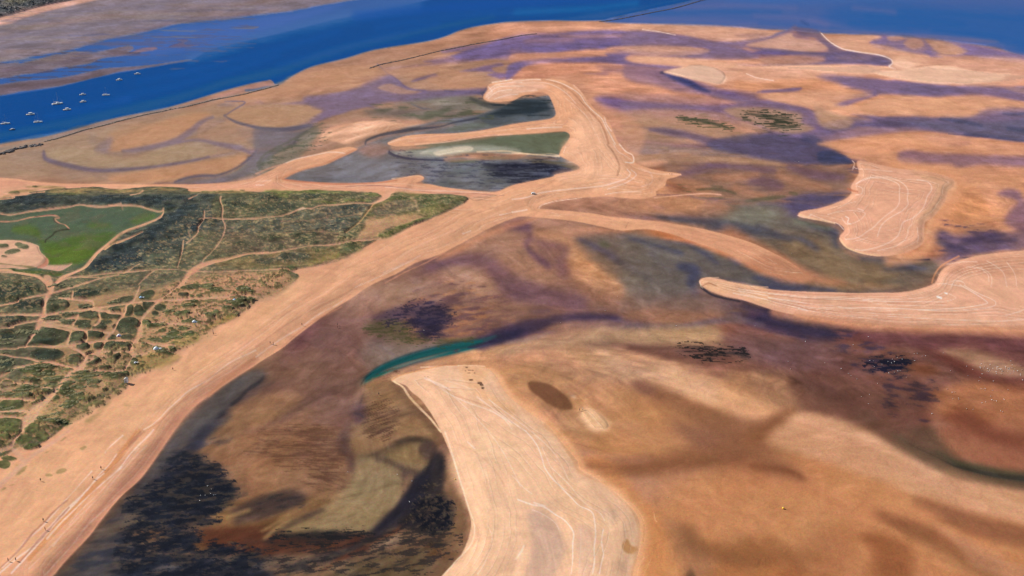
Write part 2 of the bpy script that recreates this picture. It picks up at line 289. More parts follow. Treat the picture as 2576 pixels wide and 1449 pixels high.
    R('c', '660,530 800,500 900,515 980,560 880,550 780,530', (204, 144, 108), 6, .8)
    R('c', '660,560 800,560 900,620 940,680 1000,720 1080,760 1000,819 900,780 880,720 760,690 680,640', (192, 140, 94), 10, .8)
    R('c', '1150,470 1300,465 1456,490 1456,530 1350,520 1230,495', (126, 88, 74), 7, .7)
    R('c', '1040,530 1200,530 1330,560 1456,610 1456,680 1350,650 1250,620 1130,590', (208, 160, 126), 10, .75)
    R('c', '1150,620 1190,612 1230,640 1220,655 1170,645', (148, 98, 80), 4, .7)
    R('c', '770,618 800,612 850,625 900,660 928,700 915,712 860,700 810,665 780,640', (124, 84, 60), 3, .7)
    R('c', '960,730 985,712 1030,735 1062,765 1055,788 1010,790 975,765', (236, 186, 142), 4, .9); B('c', '928,663,4 940,666,5', (216, 176, 150), 1.5, .8)
    # teal creek once more, crisp
    S('c', '160,620,6 180,595,11 215,570,15 260,548,16 320,525,18 400,503,20 480,483,19 560,470,16 610,458,12 650,445,7', (44, 66, 68), soft=2.2, a=.85)
    S('c', '165,612,3 190,588,7 225,565,9 270,545,11 340,522,12 420,500,13 500,482,12 560,470,10 600,462,6', (30, 88, 88), soft=2.2, a=.95, wet=1, cls='tidal_creek')
    S('c', '172,620,3 168,650,4 155,690,5 150,720,5', (62, 54, 52), soft=2, a=.8)
    R('c', '150,610 172,605 160,650 140,690 125,720 118,700 135,650', (156, 118, 92), 3, .75)
    R('c', '120,700 150,690 180,710 178,750 140,760 125,735', (94, 66, 66), 4, .8); B('c', '135,728,3 155,732,4 165,742,3', (48, 44, 52), 2, .8)
    # ---- upper right window
    MV, MD, SD, PK = (128, 103, 128), (104, 88, 120), (204, 150, 124), (218, 166, 138)  # MV, MD: wet mud colour with reflected sky mixed in
    R('t', '0,95 200,90 400,100 540,120 480,150 330,152 200,125 80,110 0,112', (208, 156, 130), 4, .9); B('t', '60,108,2 130,118,2.5 180,128,2', (232, 192, 168), 1.5, .7)
    R('t', '400,130 480,120 520,125 470,138', (150, 112, 108), 3, .6)
    R('t', '0,118 100,115 220,135 330,155 440,150 560,125 610,98 625,105 560,150 460,160 430,185 480,210 300,215 80,205 300,180 260,170 0,168', MV, 4, .85)
    R('t', '0,172 150,168 300,182 260,200 100,205 0,190', (196, 146, 124), 3, .8)
    R('t', '440,165 520,145 600,120 620,140 700,150 740,180 650,192 540,182', (208, 158, 132), 3, .9)
    R('t', '610,98 700,110 740,150 800,185 880,200 950,205 975,225 960,240 850,232 740,235 600,240 500,240 720,225 700,205 560,192 450,175 560,180 700,192 740,180 690,140 640,130', MD, 3, .85)
    R('t', '500,215 620,200 720,205 715,225 620,238 520,238', (182, 132, 112), 4, .8); R('t', '760,210 850,205 900,215 840,225', (150, 116, 120), 4, .5)
    R('t', '710,118 730,140 800,132 900,130 930,140 880,155 960,165 1060,185 1110,205 1095,240 1020,258 970,248 975,222 940,200 850,188 780,170 740,150', (208, 156, 128), 2.5, .9)
    B('t', '715,122,1.6 745,152,2.4 790,178,2.4 850,190,2.4 920,200,2.4 965,215,3 975,230,3 962,243,3 985,252,2', (236, 204, 184), 1.3, .9); R('t', '980,215 1040,215 1080,235 1040,252 995,245', (226, 176, 148), 4, .8)
    R('t', '900,150 960,140 1020,145 1080,140 1110,160 1160,200 1250,215 1200,200 1060,195 960,170', (126, 104, 140), 3, .8)
    R('t', '1015,160 1040,142 1080,145 1090,168 1050,180', (192, 142, 118), 3, .9); R('t', '1112,165 1140,152 1190,160 1228,185 1160,198', (192, 144, 120), 3, .9); R('t', '955,135 1000,132 1015,145 970,150', (186, 138, 122), 2.5, .8)
    R('t', '1090,210 1250,205 1380,205 1456,215 1500,260 1456,300 1300,320 1100,300 1000,290 900,262 1000,252 1080,245', (210, 156, 130), 4, .85)
    R('t', '900,262 1000,258 1100,242 1180,240 1280,262 1400,268 1380,290 1250,305 1100,305 1000,290', (230, 180, 150), 3, .9)
    R('t', '1230,180 1350,190 1456,200 1600,230 1500,215 1400,210 1300,208', (132, 110, 146), 4, .6)
    R('t', '480,242 700,238 860,240 920,262 860,275 700,262 560,255', (222, 170, 142), 3, .85)
    R('t', '20,205 120,205 250,215 400,230 480,245 700,262 860,280 760,285 600,290 480,300 380,290 330,310 220,290 140,262 210,245 100,232 30,225', (212, 158, 130), 5, .85)
    R('t', '138,262 205,246 280,240 330,255 370,290 335,310 240,290 170,275', (226, 174, 146), 2.5, .9)
    B('t', '440,270,2 480,285,2.4 540,295,2', (230, 184, 158), 1.5, .7)
    R('t', '0,235 100,240 200,245 130,262 160,285 230,310 300,340 200,340 100,310 0,290', (134, 104, 128), 5, .75)
    B('t', '130,264,4 180,285,10 230,305,14 270,325,10 305,335,5', (48, 54, 104), 3.5, .9)
    R('t', '700,280 800,278 900,290 1050,300 1200,315 1320,315 1456,320 1560,330 1560,390 1456,372 1300,345 1150,355 1050,345 900,345 850,330 780,310', MV, 5, .85); R('t', '1050,310 1200,320 1240,340 1120,350 1000,340', MD, 5, .7)
    R('t', '1380,320 1456,322 1560,335 1560,350 1456,345', (190, 146, 130), 3, .6)
    R('t', '760,385 800,365 900,345 920,350 850,372 800,388', (124, 100, 140), 3, .8)
    R('t', '490,355 560,340 700,330 850,335 900,350 800,370 780,385 850,395 700,400 620,385 540,370', (208, 152, 120), 4, .85)
    B('t', '500,335,4 570,332,6 630,328,5', (118, 96, 134), 3, .8)
    R('t', '850,395 950,355 1150,360 1300,348 1456,380 1600,400 1600,405 1400,405 1280,430 1000,425 850,420 780,405', (206, 150, 118), 5, .85)
    R('t', '300,340 400,355 500,370 620,390 690,420 710,450 690,470 740,480 860,475 980,470 1100,460 1000,445 850,425 900,430 1100,430 1250,435 1320,400 1456,398 1600,400 1600,530 1456,520 1300,500 1180,488 1050,482 900,500 760,515 700,525 640,500 560,490 500,470 430,440 360,430 340,400 250,400 0,410 0,370 200,380 320,385 400,380', MV, 5, .82)
    R('t', '0,340 100,345 250,350 380,370 300,385 150,375 0,365', (176, 128, 116), 5, .7)
    R('t', '1000,445 1200,440 1350,450 1480,430 1600,440 1600,520 1456,516 1250,490 1100,470', (92, 88, 112), 7, .8)
    for q in ['1380,415,4 1420,418,6 1470,415,5', '1240,490,3 1350,500,5 1456,515,4', '1150,435,4 1230,445,6 1300,460,5', '1400,470,8 1470,480,10']: B('t', q, (60, 66, 98), 3, .75)
    R('t', '0,405 200,400 340,410 380,430 440,445 520,480 470,500 400,520 300,500 150,470 0,440', (186, 138, 112), 5, .75)
    R('t', '360,400 460,392 560,400 640,420 640,450 690,470 620,490 540,480 470,450 400,430', (176, 138, 108), 4, .85)
    for q in ['440,415,3 500,425,6 560,440,7 600,450,6', '530,455,5 575,465,9 620,462,6', '500,420,3 560,428,5 610,440,5', '430,435,6 455,440,5', '190,432,3 250,438,7 320,452,8 375,468,5']: B('t', q, (62, 64, 50), 2, .85, 2)
    R('t', '690,385 760,410 830,440 800,470 730,470 700,440', (182, 142, 116), 5, .8)
    R('t', '0,440 150,450 300,470 450,490 400,520 250,530 100,520 0,500', (172, 134, 108), 6, .7)
    B('t', '90,475,5 160,482,12 230,495,14 320,520,18 430,540,24', (96, 78, 108), 5, .8)
    R('t', '300,520 450,490 560,495 640,520 700,528 760,550 820,585 800,598 700,602 600,600 480,580 350,560', (84, 76, 106), 4, .85)
    R('t', '700,560 760,555 822,588 800,600 720,602', (52, 60, 96), 3, .8); B('t', '650,498,10 680,510,20 710,518,10', (68, 66, 98), 4, .8)
    R('t', '700,525 780,515 900,495 1050,482 1200,495 1300,515 1456,530 1700,540 1700,900 1400,900 1300,700 1210,670 1100,630 950,610 850,590 800,560 740,540', (206, 146, 112), 5, .85)
    R('t', '1000,560 1040,548 1120,560 1250,565 1456,575 1600,580 1600,620 1456,610 1330,600 1220,610 1180,598 1060,600 1000,590', (132, 98, 118), 5, .8); R('t', '1100,500 1200,500 1260,520 1200,535 1120,520', (176, 126, 116), 6, .6)
    R('t', '1360,710 1400,690 1440,700 1470,740 1600,740 1600,900 1400,830 1400,780 1430,740', (120, 88, 112), 6, .8)
    R('t', '0,510 150,530 300,545 500,580 560,600 400,590 250,570 120,580 0,560', (168, 134, 104), 6, .7)
    R('t', '120,575 300,570 500,590 650,605 800,605 820,660 790,700 600,720 420,740 300,700 180,660', (136, 102, 84), 8, .85)
    for q in ['200,640,10 280,615,16 360,605,12', '300,605,8 420,610,12 540,625,10', '460,660,14 520,668,24 560,680,16', '600,610,10 700,640,18 790,650,14']: B('t', q, (108, 80, 100), 6, .75)
    for q in ['330,650,12 420,650,16 480,640,10', '400,690,12 500,720,10', '560,640,14 650,670,20 740,690,10', '170,650,14 230,670,20 300,690,14']: B('t', q, (188, 128, 94), 6, .7)
    for q in ['260,695,3 330,690,5 400,708,4', '440,735,5 520,725,8 580,720,6', '600,705,7 625,710,8', '310,680,3 350,683,4']: B('t', q, (88, 82, 58), 2, .8, 2)
    R('t', '0,560 150,580 250,570 400,580 560,600 400,598 250,590 150,600 60,610', (190, 148, 118), 5, .7)
    R('t', '580,740 680,715 760,712 805,722 740,755 640,770 620,800 560,790 480,745', (84, 74, 102), 4, .85)
    # ---- right centre window
    R('r', '0,90 200,70 400,120 380,145 200,150 0,140', (182, 130, 98), 6, .8)
    R('r', '100,150 300,160 420,110 560,100 620,150 700,170 770,190 780,240 850,290 1100,310 1140,330 1120,370 1050,410 900,420 700,415 640,380 600,320 500,250 350,200', (112, 98, 84), 7, .88)
    R('r', '360,170 430,110 520,110 560,150 480,190 420,190', (124, 122, 104), 8, .7)
    R('r', '560,210 700,230 800,290 900,320 1000,360 900,400 760,400 700,340 620,300', (140, 112, 80), 9, .8)
    R('r', '700,370 800,385 950,395 1000,400 900,415 750,410', (176, 128, 88), 6, .7)
    for q in ['120,150,6 250,165,10 400,180,10 480,195,8', '300,190,8 420,200,10 520,215,8 600,235,6', '480,180,4 560,215,8 640,230,10 700,265,10', '640,160,8 700,185,14 760,210,14 770,250,12', '850,300,6 950,310,8 1050,330,8', '950,340,5 1030,335,10 1090,340,6']: B('r', q, (62, 64, 84), 4, .75)
    B('r', '620,165,8 680,175,10 740,190,8', (120, 122, 90), 4, .7)
    B('r', '960,302,3 1040,306,4 1110,305,3', (36, 32, 50), 1.5, .9)
    R('r', '380,190 480,240 560,280 640,340 700,370 640,380 560,350 460,300 330,240', (182, 120, 88), 6, .85)
    R('r', '0,200 150,230 270,270 400,310 480,350 640,395 800,425 640,405 400,385 300,365 250,400 200,440 0,440', (106, 95, 86), 7, .8)
    for q in ['200,330,14 250,345,20 240,390,14', '470,372,6 560,385,10 650,405,7 760,420,5', '20,230,4 100,250,6 200,280,8', '240,260,5 300,290,7 330,320,4', '380,300,5 410,320,8']: B('r', q, (58, 62, 92), 4, .8)
    R('r', '0,440 150,440 300,430 450,470 400,510 200,500 0,500', (122, 94, 84), 7, .6)
    R('r', '0,500 150,490 300,500 430,530 300,530 160,548 0,540', (156, 106, 78), 5, .7)
    B('r', '0,545,8 120,552,8 220,548,7 320,528,7 420,525,7 500,545,8', (112, 92, 98), 3, .75)
    B('r', '430,470,10 500,500,20 570,535,24 650,560,28 740,580,18', (64, 54, 78), 5, .8, 2)
    R('r', '1120,190 1200,215 1300,205 1456,200 1600,200 1600,270 1456,265 1300,275 1200,295 1130,310 1180,270', (112, 88, 108), 5, .8)
    for q in ['1240,235,8 1300,225,10 1380,215,8', '1170,250,4 1230,265,6', '1330,240,5 1420,235,8']: B('r', q, (60, 50, 76), 3, .75, 3)
    R('r', '0,570 100,550 200,550 330,560 340,600 200,620 80,610 0,600', (178, 138, 100), 7, .8)
    R('r', '420,560 560,590 700,600 800,640 700,700 500,680 400,640 340,600', (120, 86, 84), 9, .7)
    R('r', '200,630 300,625 400,640 430,660 320,672 230,660', (110, 74, 68), 6, .7); W('r', '190,620 300,615 430,635 440,665 320,680 230,660', (60, 50, 48), .5, 2.2, 8, ax=3.5, ang=-8, seed=310, a=.85)
    # ---- weedy bay
    R('b', '480,70 560,0 760,0 860,60 860,130 800,240 700,270 560,270 430,295 370,240 420,160', (128, 92, 76), 10, .75)
    R('b', '370,235 420,190 520,150 640,150 620,210 520,260 430,296 400,280', (148, 108, 76), 4, .8)
    B('b', '430,293,5 500,280,12 560,250,14 640,200,12 760,150,10', (104, 72, 64), 5, .6)
    R('b', '440,75 500,72 505,95 480,120 420,150 370,200 320,260 250,310 180,350 130,420 60,500 120,380 200,280 300,180 380,110', (84, 78, 76), 4, .8)
    B('b', '505,88,5 492,108,8 450,135,9 420,165,8 390,190,6', (38, 38, 44), 2, .85); B('b', '380,235,8 330,265,14 280,300,20 250,345,24', (50, 50, 64), 5, .85, 2)
    R('b', '490,300 560,270 640,265 760,280 790,320 800,380 830,430 760,470 690,480 640,520 560,500 420,530 370,470 300,400 330,340 400,310', (148, 106, 78), 10, .85)
    R('b', '540,420 700,400 760,440 660,500 560,490 480,470', (158, 116, 84), 9, .6)
    W('b', '500,300 760,280 800,420 700,480 560,400 450,370', (92, 62, 50), .5, 1.3, 16, ax=7, ang=0, seed=311, a=.6); W('b', '640,340 800,330 830,450 720,500', (96, 66, 50), .5, 1.3, 14, ax=6, ang=-30, seed=312, a=.55)
    B('b', '540,290,4 620,298,5 720,292,5 790,270,6', (112, 74, 58), 3, .7)
    B('b', '815,270,10 795,310,20 800,350,20 825,390,14 830,430,10', (90, 64, 62), 5, .75)
    R('b', '870,120 960,100 1010,130 1040,180 1100,250 1150,300 1120,320 1060,310 980,330 920,370 860,370 830,330 850,280 890,230 880,170', (150, 112, 76), 5, .85)
    W('b', '880,200 960,180 1000,240 960,310 880,300', (84, 58, 46), .5, 1.4, 10, ax=6, ang=32, seed=313, a=.7)
    B('b', '880,290,3 950,270,4 1000,235,5 1050,225,4 1090,250,6 1140,310,9', (104, 76, 52), 3, .7); B('b', '975,115,6 1010,145,8 1040,190,8 1100,240,12 1150,300,16 1190,360,16', (112, 76, 54), 4, .7)
    B('b', '860,385,6 930,370,7 980,345,9 1030,320,12 1080,320,14 1110,330,12', (62, 50, 40), 3, .85)
    R('b', '930,375 990,345 1060,330 1090,340 1110,390 1100,420 1060,435 1000,410 960,395', (146, 116, 78), 3, .85)
    R('b', '1072,355 1090,330 1120,325 1140,350 1130,385 1105,395 1085,380', (84, 62, 54), 2.5, .85); B('b', '1090,370,5 1110,378,6', (140, 120, 108), 2, .6)
    R('b', '850,390 920,385 960,400 1010,430 1010,470 1000,520 980,570 920,620 900,660 780,655 620,665 560,640 680,600 760,560 830,470', (146, 120, 84), 5, .88)
    B('b', '920,390,5 960,398,10 1010,425,12 1060,440,14', (76, 58, 48), 3, .8, 2)
    B('b', '1140,380,14 1130,430,24 1080,490,34 1030,560,34 970,610,30 910,660,26', (34, 32, 42), 5, .85, 2)
    R('b', '1120,400 1160,380 1150,440 1160,500 1200,560 1195,620 1150,655 1080,650 1040,640 1060,580 1110,500', (54, 46, 44), 5, .8); W('b', '1060,560 1120,530 1190,550 1200,610 1160,655 1080,650', (18, 20, 30), .62, 2.2, 10, ax=1.3, ang=0, seed=314, a=.85)
    R('b', '1200,380 1240,560 1260,640 1240,720 1180,800 1180,819 1100,819 1160,700 1200,620 1180,500', (128, 94, 68), 6, .8)
    R('b', '400,600 480,540 600,505 650,520 650,550 600,570 540,600 470,620 400,640', (72, 56, 52), 5, .8); W('b', '480,540 600,505 655,525 640,560 520,580', (50, 44, 46), .5, 2.5, 8, ax=2, ang=15, seed=315, a=.8)
    R('b', '260,650 350,640 500,640 520,690 600,690 700,680 880,665 900,680 800,720 700,740 500,750 400,735 300,700', (90, 50, 34), 6, .85)
    for q, wd in [('370,605 450,578', 8), ('510,680 560,640 640,610', 9), ('500,655 600,595', 5)]: S('b', q, (150, 120, 84), wd, soft=3, a=.75, w=.6)
    B('b', '540,670,5 620,620,10 720,580,9', (66, 52, 46), 3, .7)
    R('b', '600,668 680,656 780,660 880,660 860,670 760,690 660,690', (46, 38, 36), 3, .8)
    B('b', '900,665,10 860,700,10 800,735,8 720,752,7 660,762,6 620,790,5 590,819,5', (66, 56, 48), 2.5, .8); B('b', '1000,650,6 920,690,8 840,730,8 780,760,6 720,800,5', (104, 54, 32), 3, .8)
    R('b', '900,700 960,672 1010,670 1000,700 940,725 900,728', (134, 104, 80), 4, .7)
    R('b', '560,740 640,745 760,745 700,760 620,775 540,800 500,780', (118, 96, 78), 5, .7)
    for q in [('0,560 120,480 200,400 300,400 380,470 400,520 340,560 330,620 200,650 60,620', .54, 320), ('0,640 150,640 300,690 500,740 480,780 300,819 0,819', .56, 321)]:
        W('b', q[0], (30, 34, 46), q[1], 4.5, 16, ax=1.9, ang=8, seed=q[2], a=.85); W('b', q[0], (18, 22, 34), q[1]-.06, 2.6, 16, ax=2, ang=8, seed=q[2]+5, a=.85)
    W('b', '180,380 300,400 400,490 390,530 200,540 120,470', (24, 28, 40), .55, 3, 12, ax=1.4, ang=15, seed=330, a=.85)
def crisp(M):
    P, S, W = M.P, M.S, M.W
    for q, d, sd in [('0,560 120,480 200,400 300,400 380,470 400,520 340,560 330,620 200,650 60,620', .52, 340), ('0,640 150,640 300,690 500,740 480,780 300,819 0,819', .52, 341)]:
        W('b', q, (26, 30, 42), d, 3.6, 16, ax=1.9, ang=8, seed=sd, a=.6, edge=.25); W('b', q, (18, 22, 34), d-.08, 1.8, 16, ax=2, ang=8, seed=sd+5, a=.75, edge=.2); W('b', q, (104, 84, 66), .34, 2.4, 16, ax=2.4, ang=8, seed=sd+9, a=.4)
    W('b', '1060,560 1120,530 1190,550 1200,610 1160,655 1080,650', (18, 20, 30), .6, 1.8, 10, seed=350, a=.8, edge=.2); W('b', '1080,500 1160,480 1200,640 1040,660', (104, 86, 66), .36, 1.6, 10, seed=351, a=.5)
    W('b', '560,650 880,655 860,700 560,700', (28, 28, 32), .5, 1.6, 8, ax=3, ang=5, seed=352, a=.75, edge=.2); W('b', '600,700 1150,640 1180,760 900,819 500,819', (40, 36, 38), .42, 1.8, 20, ax=3.4, ang=14, seed=353, a=.65, edge=.2)
    W('b', '500,300 760,280 800,420 700,480 560,400 450,370', (96, 66, 52), .46, .95, 16, ax=8, ang=0, seed=354, a=.45); W('b', '880,200 960,180 1000,240 960,310 880,300', (84, 58, 46), .46, .9, 10, ax=7, ang=32, seed=355, a=.6)
    W('c', '340,320 430,320 490,350 490,410 420,450 350,430 240,390', (42, 36, 54), .52, 2, 12, ax=1.8, ang=10, seed=356, a=.65, edge=.25); W('c', '170,400 330,400 440,470 560,460 400,480 200,440', (70, 70, 42), .5, 1.8, 10, ax=2, ang=0, seed=357, a=.6, edge=.25)
    W('r', '190,620 300,612 430,635 440,665 320,680 230,660', (36, 32, 32), .42, 1.5, 8, ax=3, ang=-8, seed=358, a=.85, edge=.15); W('r', '870,680 960,660 1040,670 1000,710 920,715', (24, 26, 44), .6, 1.8, 8, ax=2, seed=359, a=.8, edge=.2)
    W('t', '430,410 560,400 640,440 620,480 540,470 440,445', (58, 60, 46), .52, 3.2, 8, ax=4.5, ang=-8, seed=360, a=.85, edge=.2); W('t', '180,425 260,430 390,465 360,475 240,455', (74, 76, 54), .56, 3, 6, ax=4.5, ang=-8, seed=361, a=.8, edge=.2)
    P('c', '770,618 800,612 850,625 900,660 928,700 915,712 860,700 810,665 780,640', (116, 78, 56), soft=2.6, a=.7, w=1)
    for t, q, wd in [('t', '715,122 745,152 790,178 850,190 920,200 965,215 975,230 963,243', 2), ('t', '60,108 130,118 180,128', 2), ('t', '440,270 480,285 540,295', 1.8)]: S(t, q, (236, 200, 178), wd, soft=1.3, a=.8)
    S('t', '1180,490 1250,495 1350,505 1456,515', (70, 66, 96), 2.5, soft=2, a=.6, w=1.5); S('r', '960,302 1040,306 1110,305', (36, 32, 50), 2, soft=1.5, a=.8)
def pass4(M):
    P, S = M.P, M.S
    def R(t, q, c, soft=5, a=.85, w=1): P(t, q, c, soft=soft, a=a, w=w)
    def B(t, q, c, soft=3.5, a=.8, w=1): S(t, q, c, soft=soft, a=a, w=w)
    # upper left flats: sand lobes with wet hollows between them, tinted mauve for reflected sky (units: half image pixels)
    G, O, V = (164, 134, 106), (188, 138, 102), (122, 104, 118)
    R('q00', '0,760 100,720 300,690 560,640 760,600 900,560 1120,510 1220,510 1200,540 1130,585 1160,620 1250,650 1300,700 1240,790 1220,830 1100,900 900,915 500,915 200,890 0,880', G, 8, .6)
    R('q00', '540,750 590,700 700,650 850,600 980,570 1060,580 1000,640 920,690 880,710 760,725 640,755 580,760', O, 5, .85)
    R('q00', '230,760 330,740 480,760 560,790 700,790 850,740 1000,735 1080,750 1060,780 900,820 700,845 500,845 350,825 250,790', (168, 142, 112), 5, .8)
    R('q00', '560,890 700,860 900,830 1100,800 1220,780 1240,800 1200,850 1080,890 900,900 700,915 560,912', O, 5, .85)
    R('q00', '1140,590 1200,550 1300,530 1450,528 1560,540 1620,560 1590,600 1500,630 1380,642 1260,630 1180,615', (180, 140, 108), 4, .85)
    R('q00', '1080,500 1250,520 1400,480 1550,450 1700,420 1880,370 1900,340 1830,330 1650,350 1480,380 1400,420 1200,480', (194, 144, 110), 5, .8)
    R('q00', '1900,360 2000,390 2180,375 2200,365 2150,400 2250,450 2420,450 2440,400 2250,340 2100,330 1950,340', (190, 142, 112), 6, .6)
    R('q00', '1000,640 1050,600 1080,600 1120,620 1200,640 1300,660 1250,700 1200,720 1080,710 1000,690', (172, 134, 110), 6, .6)
    R('q00', '480,760 500,720 560,690 560,730 540,760', V, 6, .5)
    B('q00', '620,760,4 740,745,8 840,722,9 900,700,12 960,660,12 1020,610,9 1070,590,4', V); B('q00', '900,715,4 1000,705,5 1100,725,8 1200,745,9 1260,770,8', V)
    B('q00', '220,760,3 230,800,6 290,820,7 400,845,8 500,858,7 640,852,6 800,835,5 950,812,4 1050,790,3', (98, 84, 104), 2.8, .85)
    B('q00', '1130,580,2.5 1160,600,3 1200,618,5 1290,640,6 1400,650,8 1500,648,6 1570,635,3', (84, 80, 100), 2.6, .85)
    B('q00', '880,915,3 940,895,5 1020,885,7 1100,880,5 1180,850,4 1240,810,4 1290,760,4', (76, 72, 92), 2.6, .85)
    B('q00', '1130,510,2 1220,510,2.5 1228,522,2.5 1180,550,2.5 1135,580,2.5', (112, 98, 118), 1.6, .85)
    R('q00', '1530,490 1700,470 1900,400 1960,380 2000,400 2050,440 2150,455 2300,455 2420,450 2380,480 2200,490 2050,510 1900,520 1750,560 1600,610 1560,600 1620,560 1560,530', (120, 100, 130), 5, .75)
    R('q00', '1900,440 1960,420 2050,450 2120,462 2020,472 1940,460', (176, 134, 112), 3, .8)
    R('q00', '1280,650 1420,660 1500,660 1560,640 1500,690 1400,760 1300,830 1200,900 1000,915 1100,890 1220,850 1280,760', (112, 104, 112), 6, .75)
    B('q00', '1620,620,3 1500,690,6 1400,740,6 1330,780,6 1300,820,8', (84, 86, 72), 3, .7, 2.5)
    # inner lagoon: green wedge, pale silt, strand
    R('m', '380,535 500,515 650,500 800,488 920,485 938,500 930,530 905,560 800,560 700,545 560,535', (104, 106, 86), 4, .8)
    R('m', '400,565 440,545 520,532 600,530 700,535 760,550 700,556 600,556 500,572 430,575', (160, 156, 140), 5, .75)
    R('m', '440,560 480,548 560,537 585,545 560,555 500,562 460,572', (222, 204, 178), 3, .85); B('m', '600,556,3 700,552,2.5 780,562,2.5 860,570,3 900,572,4', (222, 190, 158), 1.6, .8)
    B('m', '278,555,4 300,568,5 350,580,4 420,584,3 480,586,2.5', (58, 56, 74), 1.8, .9); R('m', '480,586 600,575 750,568 860,575 900,585 780,582 620,585 520,592', (150, 116, 94), 3, .7)
    # cream bars at the upper right
    K = (236, 190, 162)
    R('t', '138,262 205,248 280,240 330,255 368,288 335,308 240,288 170,274', K, 2.6, .8); R('t', '905,265 1000,258 1100,243 1180,241 1280,262 1380,272 1370,290 1250,303 1100,303 1000,288', K, 3.2, .8)
    R('t', '975,225 1020,222 1060,235 1030,250 990,245', K, 3, .7); R('t', '490,245 640,241 800,241 900,252 850,268 720,262 600,255', (230, 178, 148), 2.6, .8)
    R('t', '40,212 150,210 260,220 380,232 480,246 400,250 280,238 200,240 100,228', (222, 170, 140), 3, .7); R('t', '500,350 620,345 700,360 760,385 650,385 560,370', (216, 162, 130), 5, .6)
    R('t', '830,395 950,370 1100,372 1250,380 1200,400 1000,405 900,405', (214, 160, 126), 5, .6); R('t', '740,530 860,510 1000,495 1150,500 1250,515 1100,540 900,560 800,550', (216, 156, 120), 6, .55)
def detail(M):
    # broken tone inside the flats: braided drainage and patchy film, everywhere but weaker where the sand is smooth
    f = (M.wet > .25) & (M.wet < .97)
    q = 1-.75*sstep(1380, 1650, M.GX)*sstep(960, 1080, M.GY)
    a = fbm(M.X+30*M.n1, (M.Y+20*M.n1)*.55, 11, 5, 401, .62); b = 1-np.abs(fbm(M.X+25*M.n1, (M.Y+12*M.n2)*.6, 19, 4, 402))*5; b = np.clip(b, 0, 1)**3
    c = fbm(M.X, M.Y*.6, 70, 3, 403)
    g = f*q*(.3+.7*sstep(380, 560, M.GY))
    M.col *= (1+g*(a*.13-b*.04))[..., None]
    M.col[..., 0] *= 1+g*c*.04; M.col[..., 2] *= 1-g*(c*.07-b*.03)
